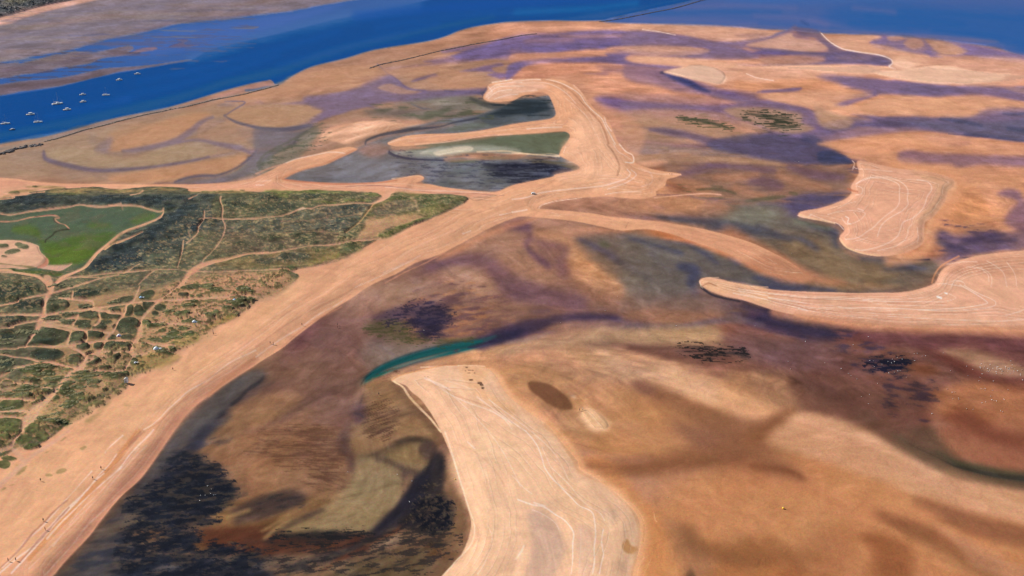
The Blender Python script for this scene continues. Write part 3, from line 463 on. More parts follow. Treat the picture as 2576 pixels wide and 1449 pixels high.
def weeds(M):
    W = M.W; K = (28, 32, 42)
    W('q01', '1300,690 1500,660 1720,690 1780,900 1600,930 1300,900 1230,780', (96, 64, 50), .5, 1.5, 20, ax=6, ang=2, seed=31, a=.55); W('q01', '1300,720 1700,740 1700,960 1400,1000 1200,900', (176, 130, 92), .42, 1.6, 30, ax=6, ang=4, seed=32, a=.4)
    W('q01', '1830,440 1960,390 2060,560 2120,700 1930,790 1840,620', (88, 60, 46), .46, 1.6, 12, ax=6, ang=32, seed=33, a=.6)
    pass; pass
    pass
    pass; pass
    bay = '1500,480 1700,300 1850,160 2000,260 2250,360 2380,560 2380,660 2200,760 2000,900 1920,1010 1650,960 1450,900 1350,700'
    W('q01', '1330,450 1200,500 1000,680 880,860 700,1050 500,1280 340,1449 500,1449 800,1150 1000,900 1250,600 1340,480', (56, 54, 62), .5, 6, 24, ax=2.5, ang=35, seed=49, a=.7); W('q01', '1330,450 1200,500 1000,680 880,860 700,1050 500,1280 340,1449 500,1449 800,1150 1000,900 1250,600 1340,480', (112, 94, 78), .42, 5, 24, ax=2.5, ang=35, seed=48, a=.5)
    W('03', bay, (38, 40, 48), .62, 7, 30, ax=1.6, ang=12, seed=51); W('03', bay, (22, 26, 36), .55, 3.5, 24, ax=1.8, ang=12, seed=52, rough=.7)
    W('03', '1800,330 2100,330 2260,420 2370,580 2300,660 2000,650 1750,700 1600,600 1600,480', K, .66, 5, 22, ax=1.5, ang=10, seed=53)
    W('03', '1400,1250 1800,1000 2300,1150 2576,1180 3300,1020 3500,1080 3300,1250 2900,1449 2000,1560 1000,1500', K, .52, 4.5, 30, ax=3.2, ang=8, seed=54)
    W('03', '1500,1380 2100,1300 2576,1260 3200,1280 3100,1449 2500,1600 1500,1600', (30, 30, 40), .62, 3.6, 24, ax=3.5, ang=10, seed=55)
    W('03', '560,1449 1000,1100 1300,1050 1600,1200 1500,1449 1000,1600', (48, 50, 62), .6, 7, 30, ax=2, ang=20, seed=56, edge=.4, a=.7)
    W('13', '1500,740 1750,680 1900,690 2000,760 2000,900 1900,1040 1650,1050 1500,950', (26, 26, 36), .66, 3, 20, ax=1.3, seed=57, rough=.7)
    W('13', '1600,900 1900,950 1850,1150 1500,1250 1200,1350 700,1449 500,1400 1000,1250 1300,1100', (50, 42, 38), .5, 3, 30, ax=2.5, ang=15, seed=58)
    W('13', '1700,240 1880,240 1880,450 1700,600 1600,700 1500,640 1650,440', (22, 26, 32), .6, 3, 14, ax=1, seed=59, rough=.7)
    W('13', '-100,1120 200,1040 500,990 800,1000 900,1060 500,1100 100,1180', (26, 30, 36), .58, 2.6, 16, ax=2.5, ang=5, seed=60)
    W('13', '700,1200 1100,1100 1500,1060 1800,1130 1300,1330 800,1449 300,1449 300,1300', (118, 96, 76), .45, 2.5, 30, ax=2.5, ang=12, seed=61, a=.5)
    W('12', '1300,200 1600,130 1950,200 2050,320 1900,440 1650,440 1500,300', (38, 32, 52), .58, 4, 26, ax=2, seed=62)
    W('12', '1100,330 1400,300 1600,420 1650,520 1400,520 1150,440', (62, 62, 34), .58, 3.5, 20, ax=2, seed=63)
    W('22', '1620,560 1900,570 2200,580 2360,640 2380,740 2150,740 1900,700', (60, 50, 48), .5, 3.2, 16, ax=3, seed=64)
    W('32', '0,220 200,300 500,350 780,400 740,500 450,500 150,400 -100,330', (40, 38, 62), .6, 4, 24, ax=2.4, ang=-12, seed=65)
    W('32', '950,750 1200,680 1500,690 1450,780 1340,860 1150,860', (24, 28, 44), .62, 3.5, 18, ax=2, seed=66, rough=.7)
    W('32', '700,560 1100,540 1200,700 900,720', (60, 52, 76), .48, 5, 30, ax=2, seed=67); W('32', '1250,1000 1600,1000 1600,1250 1300,1230', (56, 44, 54), .5, 5, 30, ax=2, ang=-15, seed=68)
    W('31', '1650,900 2000,840 2576,820 2800,960 2576,1060 2200,1060 1900,1120', (62, 52, 78), .56, 5, 30, ax=3, seed=69)
    W('31', '1000,1180 1400,1210 1650,1210 1600,1300 1200,1330', (68, 60, 68), .54, 4.5, 24, ax=3, ang=-5, seed=70)
    W('21', '-260,220 0,185 300,180 600,215 650,260 420,300 200,370 0,400', (30, 30, 44), .66, 7, 18, ax=3, seed=71); W('21', '-100,260 300,230 600,250 400,310 100,370', (104, 106, 118), .46, 3, 20, ax=3.5, ang=5, seed=72, a=.6)
    W('11', '1500,180 2000,200 2400,200 2576,440 2200,460 1900,380', (64, 64, 78), .4, 4, 40, ax=2.5, seed=73, a=.7)
    W('21', '700,940 1400,1000 2000,1100 2400,1300 1800,1420 1200,1240', (84, 76, 80), .45, 9, 50, ax=2.5, ang=-15, seed=74, a=.6); W('21', '700,940 1400,1000 2000,1100 2400,1300 1800,1420 1200,1240', (128, 116, 88), .42, 8, 50, ax=2.5, ang=-15, seed=75, a=.5)
    W('21', '1560,180 2100,170 2576,260 3400,240 3300,440 2576,520 1900,480 1560,400', (96, 76, 92), .5, 12, 50, ax=3.5, ang=-4, seed=76, a=.7); W('21', '1560,180 2100,170 2576,260 3400,240 3300,440 2576,520 1900,480 1560,400', (176, 124, 88), .42, 10, 50, ax=3.5, ang=-4, seed=77, a=.6)
    W('21', '1700,430 2000,410 2300,480 2200,520 1900,500', (86, 86, 58), .5, 5, 20, ax=3, seed=78); W('21', '2200,560 2500,530 2650,560 2400,610', (84, 84, 60), .5, 5, 20, ax=3, seed=79)
    W('20', '1650,1170 1850,1160 2250,1290 2150,1310 1850,1260', (78, 82, 58), .66, 7, 14, ax=3.5, ang=-10, seed=80); W('30', '-330,1130 100,1150 400,1230 300,1320 0,1310 -300,1200', (52, 58, 46), .52, 7, 20, ax=3.5, ang=-6, seed=81)
    W('20', '-160,1020 100,1000 300,1010 400,1090 300,1150 0,1170 -160,1160', (38, 46, 52), .6, 8, 16, ax=3, seed=82); W('10', '1150,1080 1700,1060 2300,1150 2000,1220 1500,1150', (84, 86, 66), .46, 9, 30, ax=3, seed=83)
    W('10', '350,1449 550,1330 700,1280 640,1400 450,1500', (70, 76, 60), .5, 6, 20, ax=1.5, ang=30, seed=84); W('11', '0,250 150,100 400,-20 500,0 300,130 100,300', (74, 80, 62), .5, 6, 20, ax=1.5, ang=30, seed=85)
    W('22', '-200,100 600,0 1500,120 2300,200 2000,330 1000,300 300,400 -200,400', (92, 68, 84), .46, 9, 50, ax=3, seed=86, a=.6); W('22', '-200,100 600,0 1500,120 2300,200 2000,330 1000,300 300,400 -200,400', (168, 116, 74), .4, 8, 50, ax=3, seed=87, a=.5)
    W('12', '1000,80 2300,80 2576,250 2500,500 2000,560 1700,500 1000,500', (164, 112, 80), .42, 6, 50, ax=2.5, ang=10, seed=88, a=.5)
    W('00', '0,60 800,200 2000,60 2500,100 1800,250 800,480 0,560', (96, 90, 108), .45, 40, 60, ax=4, ang=0, seed=89, a=.5); W('00', '0,250 1000,120 2200,60 2500,100 1200,330 0,600', (138, 124, 118), .4, 30, 60, ax=4, seed=90, a=.5)
    W('00', '0,640 900,520 1350,470 1200,600 700,700 0,800', (86, 72, 84), .5, 14, 20, ax=3, seed=91, a=.7); W('00', '900,350 2200,300 2400,450 1500,600 900,560', (92, 94, 130), .42, 16, 40, ax=4, seed=92, a=.6)
BEACH = '''132,1449 160,1417 225,1347 250,1312 300,1252 350,1207 387,1159 425,1102 445,1074 475,1037 525,994 600,944 644,916 706,877 744,847 804,802 844,774 881,752 914,729 944,712 994,690 1044,662 1106,640 1169,607 1219,580 1288,550
1320,544 1350,547 1438,555 1513,570 1563,580 1625,576 1688,588 1750,610 1813,630 1888,662 1932,685 1990,694 2020,686 1980,655 1932,630 1888,610 1813,587 1738,570 1638,555 1550,547 1488,537 1400,528 1356,525 1356,518 1400,503 1513,495 1563,498 1613,501 1650,492 1650,482 1673,467 1678,452 1700,445 1713,437 1663,430 1625,421 1600,411 1593,400 1575,382 1558,362 1548,345 1538,320 1523,295 1503,280 1488,265 1473,245 1458,225 1438,212 1408,200 1350,197 1288,200 1250,206 1232,212 1226,220 1226,228 1216,240 1219,251 1244,257 1288,254 1313,241 1338,235 1363,232 1380,240 1388,255 1395,272 1398,287 1388,297 1363,302 1288,312 1219,327 1144,335 1069,337 1019,342 981,355 975,362 985,366 1006,368 1060,364 1119,355 1219,342 1288,339 1363,334 1413,330 1430,335 1433,345 1423,362 1415,370 1408,385 1408,392 1428,402 1448,412 1458,421 1448,428 1400,438 1388,445 1338,455 1288,466 1256,480 1236,483 1169,477 1119,471 1081,463 1045,461 1064,453 1066,445 1049,441 1019,446 989,452 944,459 844,461 769,457 719,452 719,448 744,435 781,422 819,415 856,397 896,378 892,372 869,370 794,387 719,410 669,435 619,452 525,462 425,464 250,463 150,461 75,455 0,447 -300,435 -1500,400 -3500,380 -3500,2600 -700,2500 -250,1900 -20,1620'''
DUNE = '''-3500,520 -700,505 0,503 75,487 150,478 235,471 300,477 370,470 465,474 480,485 560,488 644,487 719,485 856,482 894,491 931,487 958,495 955,500 931,503 925,508 960,505 994,489 1044,492 1094,491 1144,492 1169,497 1176,508 1144,527 1081,555 1031,577 981,600 951,605 906,632 869,650 819,670 744,682 740,690 751,700 725,722 700,738 644,762 600,797 562,817 512,839 495,864 450,884 425,914 362,942 325,957 312,977 275,1004 212,1042 180,1067 140,1100 75,1139 50,1130 20,1150 -100,1200 -400,1330 -1000,1600 -3500,2400'''
BANK = '''985,957 1002,945 1044,935 1106,922 1150,920 1200,922 1230,930 1245,945 1262,975 1288,1005 1340,1045 1375,1068 1395,1090 1420,1120 1440,1142 1455,1160 1460,1180 1490,1195 1530,1225 1570,1255 1600,1290 1612,1325 1610,1370 1600,1410 1590,1449 1570,1560 1560,1900 800,1900 1000,1600 1110,1449 1150,1410 1176,1360 1184,1315 1178,1285 1160,1225 1140,1160 1122,1115 1106,1078 1085,1040 1060,1005 1035,985 1020,970'''
BANK2 = '''1760,712 1763,702 1780,698 1810,702 1850,712 1932,727 2000,733 2092,735 2150,737 2210,736 2260,735 2310,727 2350,712 2362,690 2385,668 2430,650 2500,638 2576,630 2700,620 2900,640 3300,700 3300,860 2900,840 2576,832 2500,822 2400,826 2300,825 2230,822 2130,812 2060,802 1990,790 1932,776 1870,755 1820,745 1775,725'''
BANK3 = '''2010,545 2014,532 2055,526 2090,515 2125,500 2142,484 2140,470 2150,452 2160,435 2155,410 2165,404 2205,413 2260,424 2320,430 2370,440 2398,452 2400,468 2385,480 2380,500 2368,520 2350,545 2328,560 2325,590 2322,610 2300,628 2260,640 2215,645 2170,638 2130,622 2112,605 2115,590 2124,580 2118,568 2090,558 2050,552'''
def E(M, tile, s, col, soft=.8, a=1, w=1.0, **k):
    """ellipses: cx,cy,rx,ry,tilt (tile units)"""
    for q in s.split():
        v = [float(t) for t in q.split(',')]
        ang = math.radians(v[4] if len(v) > 4 else 0); n = 14
        pts = []
        for i in range(n):
            t = i/n*2*math.pi; X = v[2]*math.cos(t); Y = v[3]*math.sin(t)
            pts.append('%f,%f' % (v[0]+X*math.cos(ang)+Y*math.sin(ang), v[1]-X*math.sin(ang)+Y*math.cos(ang)))
        M.P(tile, ' '.join(pts), col, soft=soft, a=a, w=w, sharp=True, **k)
def SS(M, tile, many, col, wd, **k):
    for q in many.strip().split('\n'):
        if q.strip(): M.S(tile, q, col, wd, **k)
def paint(M):  # mauve and purple tones on wet flats carry painted sky reflection
    P, S = M.P, M.S
    M.col[:] = np.array((178, 130, 104))/255; M.wet[:] = .45
    P('D', '-300,380 300,330 800,200 1200,130 1300,200 1100,330 700,460 -300,460', (166, 128, 104), soft=40, a=.9)
    # ---------------- broad tones of the flats
    P('D', '1250,60 1700,70 2600,150 4000,200 4000,420 2600,420 1900,400 1600,380 1450,200', (208, 150, 122), soft=40)
    P('D', '1350,560 1700,640 2000,720 2400,700 2300,850 2000,840 1500,810 1250,860 1000,900 900,1000 600,1250 300,1300 450,1080 700,880 900,740 1100,650', (134, 98, 84), soft=40, wet=.6)
    P('D', '1950,830 2250,830 2576,840 4000,850 4000,1180 2576,1150 2350,1060 2250,1100 2100,1060 1950,960 1850,880', (124, 84, 72), soft=50, wet=.6)
    P('D', '1620,1250 2000,1080 2300,1150 2576,1260 4000,1500 4000,2400 1500,2400 1600,1500', (190, 132, 92), soft=60)
    P('D', '400,1120 700,1000 980,980 1100,1120 1170,1300 1150,1420 1000,1700 0,1900 150,1440', (128, 96, 72), soft=30, wet=.6)
    # ---------------- far shore and upper estuary, distance haze mixed into the colours
    P('D', '-4000,-240 -600,-240 3000,-240 6600,-240 6600,100 3000,60 1900,40 1000,70 600,140 0,280 -4000,900', (128, 114, 122), soft=6, wet=.8)
    P('D', '-4000,-200 -1500,-160 -300,-120 300,-150 900,-200 900,-260 -4000,-290', (70, 80, 66), soft=5, cls='far_shore', veg=1, h=3)
    P('D', '-4000,200 -600,110 -200,75 0,43 60,28 120,12 190,-2 330,-30 700,-75 700,-150 -4000,-100', (46, 54, 56), soft=1.5, w=2, cls='far_shore', veg=1, h=3)
    P('D', '0,20 40,17 90,2 120,-5 60,-8 0,8', (96, 92, 62), soft=3, a=.7, w=2)
    S('D', '-900,190,14 -300,110,14 0,55,20 45,40,20 120,20,16 185,6,14 290,-14,10 500,-45,6 800,-80,4', (222, 168, 146), soft=2, cls='far_shore', h=.6, w=1)
    S('D', '0,43,2 60,28,2 120,12,2 180,1,2 260,-12,2', (60, 40, 50), soft=1)
    for q in ['0,74 100,50 230,25 350,10 500,5', '0,95 150,75 300,62 420,52', '0,118 120,100 240,85', '300,30 450,25 640,22 800,6', '350,22 420,14 520,6 640,-3']:
        S('D', q, (112, 110, 138), 9, soft=6, a=.5, w=4)
    for q in ['0,85 110,62 260,40 400,32 560,30', '20,130 150,108 220,100', '130,60 240,46 300,38', '420,12 560,14 700,0', '480,40 600,36 700,22']:
        S('D', q, (132, 108, 104), 7, soft=5, a=.55, w=4)
    S('00', '1350,330 1600,270 1800,210 2300,180 2576,120', (108, 92, 112), 7, soft=4, a=.7, w=2)
    # shallow blue reach
    P('D', '-3000,420 -600,235 0,157 75,143 125,135 200,118 262,100 350,83 450,60 550,49 644,38 744,25 870,2 1000,-14 1300,-40 1700,-70 1900,-70 1700,10 1500,36 1244,48 1100,78 900,116 700,165 300,240 0,262 -600,360 -3000,620', SHAL, soft=4, wet=1, w=3, cls='sea')
    P('D', '262,112 350,95 450,72 560,58 644,47 744,32 860,12 700,70 500,120 350,140', (74, 106, 176), soft=10, a=.7, w=4)
    P('00', '-1600,900 0,650 200,640 380,600 550,555 650,545 750,515 900,532 1000,520 1200,480 1320,465 1330,500 1200,560 1000,590 900,640 700,670 550,690 300,740 0,790 -1600,1080', (112, 98, 108), soft=2.5, wet=.7, w=3, cls='tidal_flat')
    E(M, '00', '820,545,110,26,8 700,620,160,24,8 200,690,190,30,8 1180,520,90,22,10', (92, 74, 92), soft=5, a=.6, w=3)
    P('00', '1180,560 1300,530 1420,490 1560,475 1570,500 1400,530 1250,560', (150, 108, 112), soft=2.5, w=2, a=.85, cls='tidal_flat')
    P('00', '1700,470 1780,440 1830,420 1780,400 1890,400 1850,435 1880,452 2010,452 1850,470', (98, 80, 112), soft=2, w=1.5, a=.9, cls='tidal_flat')
    E(M, '00', '1500,400,45,10,5 1620,420,40,8,0 1380,360,60,8,3', (88, 90, 128), soft=3, a=.7)
    P('00', '-1600,1060 0,850 200,820 600,785 900,725 1100,685 1400,668 1700,630 1900,600 1900,612 1650,655 1400,695 1200,720 1000,770 600,865 200,920 0,960 -1600,1200', (104, 90, 106), soft=2, wet=.7, w=1.5, cls='tidal_flat')
    S('00', '0,900,14 300,860,14 700,810,10 1000,745,10', (84, 66, 78), 10, soft=4, a=.6, w=2)
    # main channel
    P('D', '-3000,560 -600,330 0,243 60,234 150,219 250,194 350,175 430,160 480,151 540,122 700,85 830,52 1000,18 1200,-25 1500,-75 1760,-80 1765,-10 1640,22 1538,45 1513,51 1438,52 1388,51 1288,54 1244,59 1194,67 1156,77 1119,92 1069,105 944,125 869,147 794,165 756,180 729,197 709,212 691,212 682,204 644,208 575,225 525,240 425,270 325,290 250,307 200,322 100,347 0,362 -600,470 -3000,800', DEEP, soft=2.2, wet=1, cls='sea')
    S('D', '-100,350,14 0,340,14 200,303,16 425,252,16 575,207,14 700,178,16 850,126,12 1000,92,9 1140,62,6 1240,42,4', (40, 92, 140), soft=7, a=.55)
    S('D', '480,147,10 620,102,16 760,66,18 900,36,18 1050,14,14', (70, 110, 170), soft=12, a=.7, w=4)
    S('D', '900,40,20 1100,20,20 1350,5,20 1600,-8,14', (22, 80, 162), soft=10, a=.6)
    for q in ['300,250 500,200 700,140', '350,205 600,150 850,80', '120,290 320,250', '700,165 900,110 1100,60', '950,70 1150,40 1400,25']:
        S('D', q, (32, 84, 158), 10, soft=8, a=.45, w=5)
    P('D', '1390,50 1440,42 1520,30 1600,18 1700,2 1760,-12 1700,0 1560,36 1513,49', (52, 92, 150), soft=5, a=.7, w=2)
    S('D', '1300,30 1400,26 1500,20 1600,8', (30, 104, 165), 10, soft=7, a=.6, w=2)
    P('10', '100,815 150,808 182,845 165,870 0,895 -400,985 -480,1000 -300,930 0,838', (176, 128, 112), soft=1.5, w=1)
    S('10', '-100,910 0,905 100,880 190,872 230,850', (38, 84, 140), 6, soft=2.5, a=.85, cls='sea')
    # eastern sea
    P('D', '1513,52 1538,46 1640,23 1770,-8 2100,-120 6600,-240 6600,300 3300,220 2700,165 2576,142 2507,120 2432,108 2332,96 2220,88 2157,86 2057,83 1994,76 1913,73 1863,69 1788,66 1663,61 1538,57', (70, 98, 158), soft=4, wet=1, w=2, cls='sea')
    P('D', '2080,30 2200,5 2350,20 2576,25 3400,20 3400,180 2640,140 2540,110 2400,92 2300,84 2200,76 2120,62', (44, 94, 160), soft=22, a=.85, w=6)
    P('D', '1820,-20 2100,-80 2500,-20 2100,0 1900,10', (58, 104, 172), soft=14, a=.8, w=6)
    for q in ['2180,40 2300,46 2420,60', '2140,58 2240,60 2330,66', '2260,28 2420,36 2576,50', '2350,75 2450,86 2576,112', '1640,35 1800,28 1960,30', '2090,70 2200,78 2290,84']:
        S('D', q, (30, 92, 160), 8, soft=7, a=.4, w=5)
    for q in ['1600,48 1750,52 1900,60', '1700,20 1850,14 2000,20', '1900,40 2000,46 2080,62', '2150,20 2250,30', '2040,50 2120,70 2200,84 2300,90 2430,104 2520,118']:
        S('D', q, (100, 106, 158), 8, soft=7, a=.5, w=5)
    S('30', '340,215 400,250', (50, 80, 140), 5, soft=3, a=.6); S('30', '0,380 120,335 220,300 270,260', (84, 96, 148), 5, soft=3, a=.8)
    # ---------------- flats north of the barrier, left
    P('D', '-3000,820 -600,480 0,372 200,328 340,298 430,283 460,285 400,330 250,380 200,440 0,440 -3000,600', (160, 130, 108), soft=14, a=.85, wet=.5)
    S('D', '-600,470,8 0,376,8 100,356,8 200,330,5 250,314,4 425,275,4 600,238,3', (128, 122, 126), 4, soft=2.5, a=.7, w=1)
    S('01', '230,100 430,85 470,110', (110, 100, 112), 6, soft=4, a=.6, w=1)
    E(M, '01', '300,130,190,45,0', (146, 126, 116), soft=10, a=.7)
    P('D', '270,365 275,345 310,325 350,312 380,318 400,330 360,350 320,365 290,372', (190, 130, 92), soft=7, a=.9, w=3)
    E(M, '00', '1250,1340,150,60,20', (188, 128, 88), soft=8, a=.7, w=3)
    P('00', '1700,1400 1780,1350 1900,1290 2020,1230 2150,1185 2260,1200 2230,1240 2120,1300 2000,1350 1880,1390 1760,1449 1600,1500 1480,1500 1600,1430', (122, 104, 122), soft=4, a=.85, w=3, wet=.8)
    S('01', '930,-60 960,20 1010,80', (120, 108, 118), 16, soft=8, a=.6, w=2)
    S('01', '1050,70 1250,92 1400,72 1500,30 1620,8 1800,2 2050,2 2250,28 2450,50 2576,80', (122, 102, 116), 11, soft=5, a=.85, w=2, wet=.8)
    S('01', '430,100,5 450,150,6 520,175,8 650,200,10 800,240,14 1000,258,12 1250,245,12 1500,225,12 1750,175,11 1900,155,10 2100,140,8 2250,110,6 2400,80,6', (104, 84, 102), soft=4, a=.9, w=1.5, wet=.8)
    S('01', '850,255,2 1000,262,3 1250,245,3 1480,228,2', (72, 64, 84), soft=2, a=.8)
    E(M, '01', '800,300,250,35,0 1150,310,200,24,5', (134, 104, 104), soft=10, a=.7, w=3)
    P('01', '1750,400 1800,360 1870,335 1960,320 2080,318 2200,295 2300,250 2400,200 2480,140 2560,90 2700,60 2750,150 2660,330 2400,375 2100,400', (112, 102, 112), soft=3, a=.95, w=1.5, wet=.8)
    S('01', '1800,375,3 1900,350,6 2050,340,8 2180,318,7 2300,260,4 2400,215,4 2500,130,3', (70, 66, 90), soft=2.5, a=.9, w=1)
    P('01', '2250,300 2450,200 2560,180 2640,280 2500,350 2300,350', (120, 116, 110), soft=7, a=.8, w=2)
    S('01', '1560,395 1700,392 1900,402 2200,400', (110, 88, 96), 4, soft=2, a=.7)
    E(M, '01', '1900,60,420,40,8', (156, 132, 110), soft=8, a=.7, w=3)
    E(M, '01', '1900,230,450,36,10', (176, 128, 92), soft=8, a=.7, w=3)
    # loop creek
    S('00', '2200,990 2350,1010 2450,1030 2455,1060 2400,1090 2290,1140 2250,1165 2290,1200 2400,1230 2576,1260', (112, 98, 122), 3.2, soft=1.3, a=.9, w=1)
    # ---------------- tile 10: the mauve middle, reflected sky painted into the mud colour
    P('10', '-400,1060 0,1000 100,1040 300,1035 500,1010 520,970 700,945 950,905 1150,840 1240,780 1330,760 1400,800 1500,880 1560,900 1700,915 2000,905 2300,880 2330,905 2290,970 2150,935 1800,1000 1500,1010 1300,1035 1100,1080 900,1130 780,1170 680,1210 560,1250 440,1255 420,1225 500,1185 640,1150 700,1100 600,1062 400,1060 100,1090', MAU, soft=3, w=3, wet=.9)
    P('10', '1160,880 1240,850 1330,900 1400,930 1640,925 1500,960 1300,950 1180,920', (168, 122, 106), soft=3, a=.8, w=2)
    S('10', '1220,640,2 1280,700,3 1330,750,5 1400,790,6 1480,860,6 1560,900,6 1700,920,7', (108, 92, 128), soft=1.8, a=.95, w=1)
    S('10', '1330,760,5 1200,800,10 1100,850,10', (112, 92, 128), soft=4, a=.8, w=2)
    P('10', '1560,820 1640,780 1740,750 1800,735 1830,760 1790,780 1700,790 1620,815', (122, 98, 126), soft=2.5, w=2)
    S('10', '1100,1050 1200,1090 1300,1110', (90, 78, 112), 4, soft=3, a=.7, w=2)
    S('10', '1560,1040,3 1620,1070,4 1680,1090,5 1760,1098,3', (74, 78, 104), soft=2, a=.9, w=1)
    P('10', '1750,640 1700,620 2000,560 2300,530 2576,520 2576,590 2300,590 2000,630 1700,660 1350,700 1330,680', (134, 104, 128), soft=5, a=.8, w=3, wet=.9)
    P('10', '1880,510 2060,470 2300,440 2576,370 2576,460 2400,430 2100,500 1900,530', (120, 98, 140), soft=4, a=.8, w=2, wet=.9)
    P('10', '2050,720 2200,690 2330,660 2460,640 2480,660 2380,680 2400,720 2576,760 2576,800 2480,800 2330,750 2380,730 2200,715', (124, 98, 132), soft=3, a=.85, w=2, wet=.9)
    P('10', '1100,1110 1400,1090 1700,1080 2000,1090 2200,1130 2300,1170 2200,1210 2000,1220 1800,1200 1660,1190 1500,1190 1200,1170', (112, 102, 96), soft=9, a=.85, w=4)
    P('10', '1650,960 2000,930 2150,960 2300,1040 2500,1060 2576,1100 2500,1140 2000,1110 1700,1060 1400,1050', (120, 116, 108), soft=8, a=.8, w=4)
    E(M, '10', '1260,1110,80,22,-4 1330,1100,50,16,0 1480,1085,50,16,0 1800,1140,110,26,0 1700,1180,80,20,0 1900,1115,60,14,0', (84, 86, 68), soft=3, a=.8, w=3)
    E(M, '10', '2200,1000,130,40,-18', (100, 98, 84), soft=6, a=.7, w=2)
    S('10', '1900,915,3 2100,925,5 2200,930,6 2290,935,5 2320,900,5', (64, 64, 94), soft=2.5, a=.9, w=1.5)
    S('10', '2160,985,6 2250,1030,10 2350,1060,12 2480,1080,10 2576,1090,10', (66, 66, 64), soft=3, a=.8, w=2)
    S('10', '2270,940 2290,985 2240,990', (70, 62, 72), 4, soft=2, a=.8, w=1)
    # pale lens
    P('10', '640,1420 660,1360 720,1300 850,1250 1000,1225 1200,1210 1350,1225 1500,1245 1640,1245 1660,1270 1620,1290 1400,1320 1200,1350 1080,1390 960,1440 880,1449 760,1420', (228, 174, 142), soft=3, w=2, wet=.15, h=.5, cls='sandbank')
    P('10', '560,1500 600,1440 660,1330 800,1260 950,1210 1100,1190 1300,1190 1500,1210 1640,1210 1700,1260 1600,1250 1100,1205 800,1290 660,1400 660,1460', (196, 144, 118), soft=4, a=.8)
    for q in ['760,1400 900,1330 1100,1290 1300,1270', '900,1420 1050,1370 1250,1310 1450,1280', '800,1310 1000,1260 1200,1240']:
        S('10', q, (240, 190, 162), 3, soft=2, a=.6, w=1)
    S('10', '-40,1275,4 100,1300,14 250,1305,16 400,1285,14 520,1265,8 580,1245,3', (78, 80, 104), soft=3, a=.95, w=2.5)
    P('10', '-200,1300 0,1310 200,1330 400,1320 500,1310 560,1300 620,1310 560,1400 400,1470 300,1480 0,1470', (104, 100, 116), soft=5, a=.9, w=3)
    P('10', '460,1320 560,1270 640,1290 620,1380 560,1449 420,1600 250,1700 100,1750 50,1700 200,1550 380,1449 420,1370', (124, 116, 100), soft=5, a=.9, w=4)
    S('10', '620,1240,3 520,1310,4 450,1350,7 400,1410,7 380,1449,6', (66, 70, 78), soft=2, a=.9, w=1.5)
    S('11', '400,0 300,40 180,100 90,140 60,190 30,230', (66, 74, 68), 6, soft=2.5, a=.8, w=1.5)
    E(M, '10', '560,1400,50,16,20 480,1430,40,14,20', (92, 96, 72), soft=2.5, a=.7, w=2)
    E(M, '11', '280,40,90,22,25 130,130,60,22,30 70,190,50,24,30', (90, 94, 76), soft=3, a=.7, w=2)
    # ---------------- lagoons in the middle
    P('D', '700,455 720,440 790,418 860,392 900,372 960,345 1010,325 1069,312 1120,300 1180,292 1244,275 1300,262 1380,240 1395,272 1398,300 1288,316 1140,340 1000,350 985,375 1050,385 1300,400 1420,330 1440,345 1410,388 1460,415 1440,435 1300,465 1236,484 1100,470 1064,462 1060,440 1020,446 940,460 800,460', (112, 110, 114), soft=3, wet=.6, w=1)
    P('11', '1020,60 1140,0 1330,10 1330,80 1280,120 1150,130 1050,90', (150, 112, 98), soft=6, a=.8, w=2)
    P('10', '1000,1449 1130,1440 1250,1400 1400,1370 1600,1330 1850,1290 2000,1260 1900,1240 1700,1275 1500,1310 1300,1340 1120,1390', (150, 118, 106), soft=4, a=.8, w=2)
    S('10', '1100,1449,5 1120,1410,6 1250,1360,7 1400,1330,8 1600,1300,7 1850,1275,3 2000,1230,5 2150,1205,6 2350,1160,7 2576,1120,8', (60, 60, 72), soft=1.8, a=.95, w=1)
    P('10', '1900,1320 2050,1260 2300,1220 2576,1190 2576,1240 2300,1290 2050,1320', (106, 110, 98), soft=4, a=.8, w=3)
    P('20', '-340,1170 -200,1120 0,1085 0,1020 60,1005 150,990 300,1000 360,1020 400,1080 430,1150 380,1180 200,1215 0,1235 -200,1270', (84, 88, 92), soft=4, wet=.6, w=2)
    P('20', '-130,1110 -60,1060 0,1030 60,1010 150,1005 240,1010 330,1030 380,1080 370,1110 300,1130 180,1160 50,1160 -100,1180 -200,1160', (46, 54, 60), soft=3.5, a=.95, w=3)
    S('10', '2330,1170 2450,1120 2576,1090', (54, 60, 64), 12, soft=4, a=.8, w=3)
    # middle lagoon (north)
    P('D', '1010,385 1030,377 1070,372 1130,364 1180,358 1240,348 1300,342 1363,337 1413,333 1428,338 1430,346 1418,364 1408,384 1385,388 1330,386 1280,384 1180,380 1120,388 1050,392', (98, 102, 84), soft=2.5, wet=.5, w=2)
    P('D', '1240,350 1410,335 1428,342 1408,380 1340,380 1280,370 1240,362', (90, 96, 72), soft=6, a=.7, w=4)
    P('11', '1380,80 1500,60 1700,60 1900,30 2100,20 2180,45 2150,70 2000,85 1850,110 1700,130 1500,125 1400,110', (160, 158, 150), soft=5, a=.8, w=2, wet=.3)
    P('11', '1650,90 1800,60 2000,40 2120,22 2180,42 2140,66 1980,82 1850,108 1720,110', (206, 196, 178), soft=3, a=.9, w=2, wet=.2)
    P('11', '1960,50 2120,22 2180,42 2140,66 1990,76', (214, 166, 136), soft=2, a=.9, w=1)
    E(M, '11', '2350,50,200,28,4 2450,90,150,10,0', (160, 160, 148), soft=5, a=.65, w=3)
    S('11', '1960,60 2100,90 2300,90 2576,95', (200, 180, 160), 2, soft=1, a=.5); S('21', '0,90 120,96 250,108 380,96 480,120', (230, 196, 160), 3, soft=1.5, a=.9)
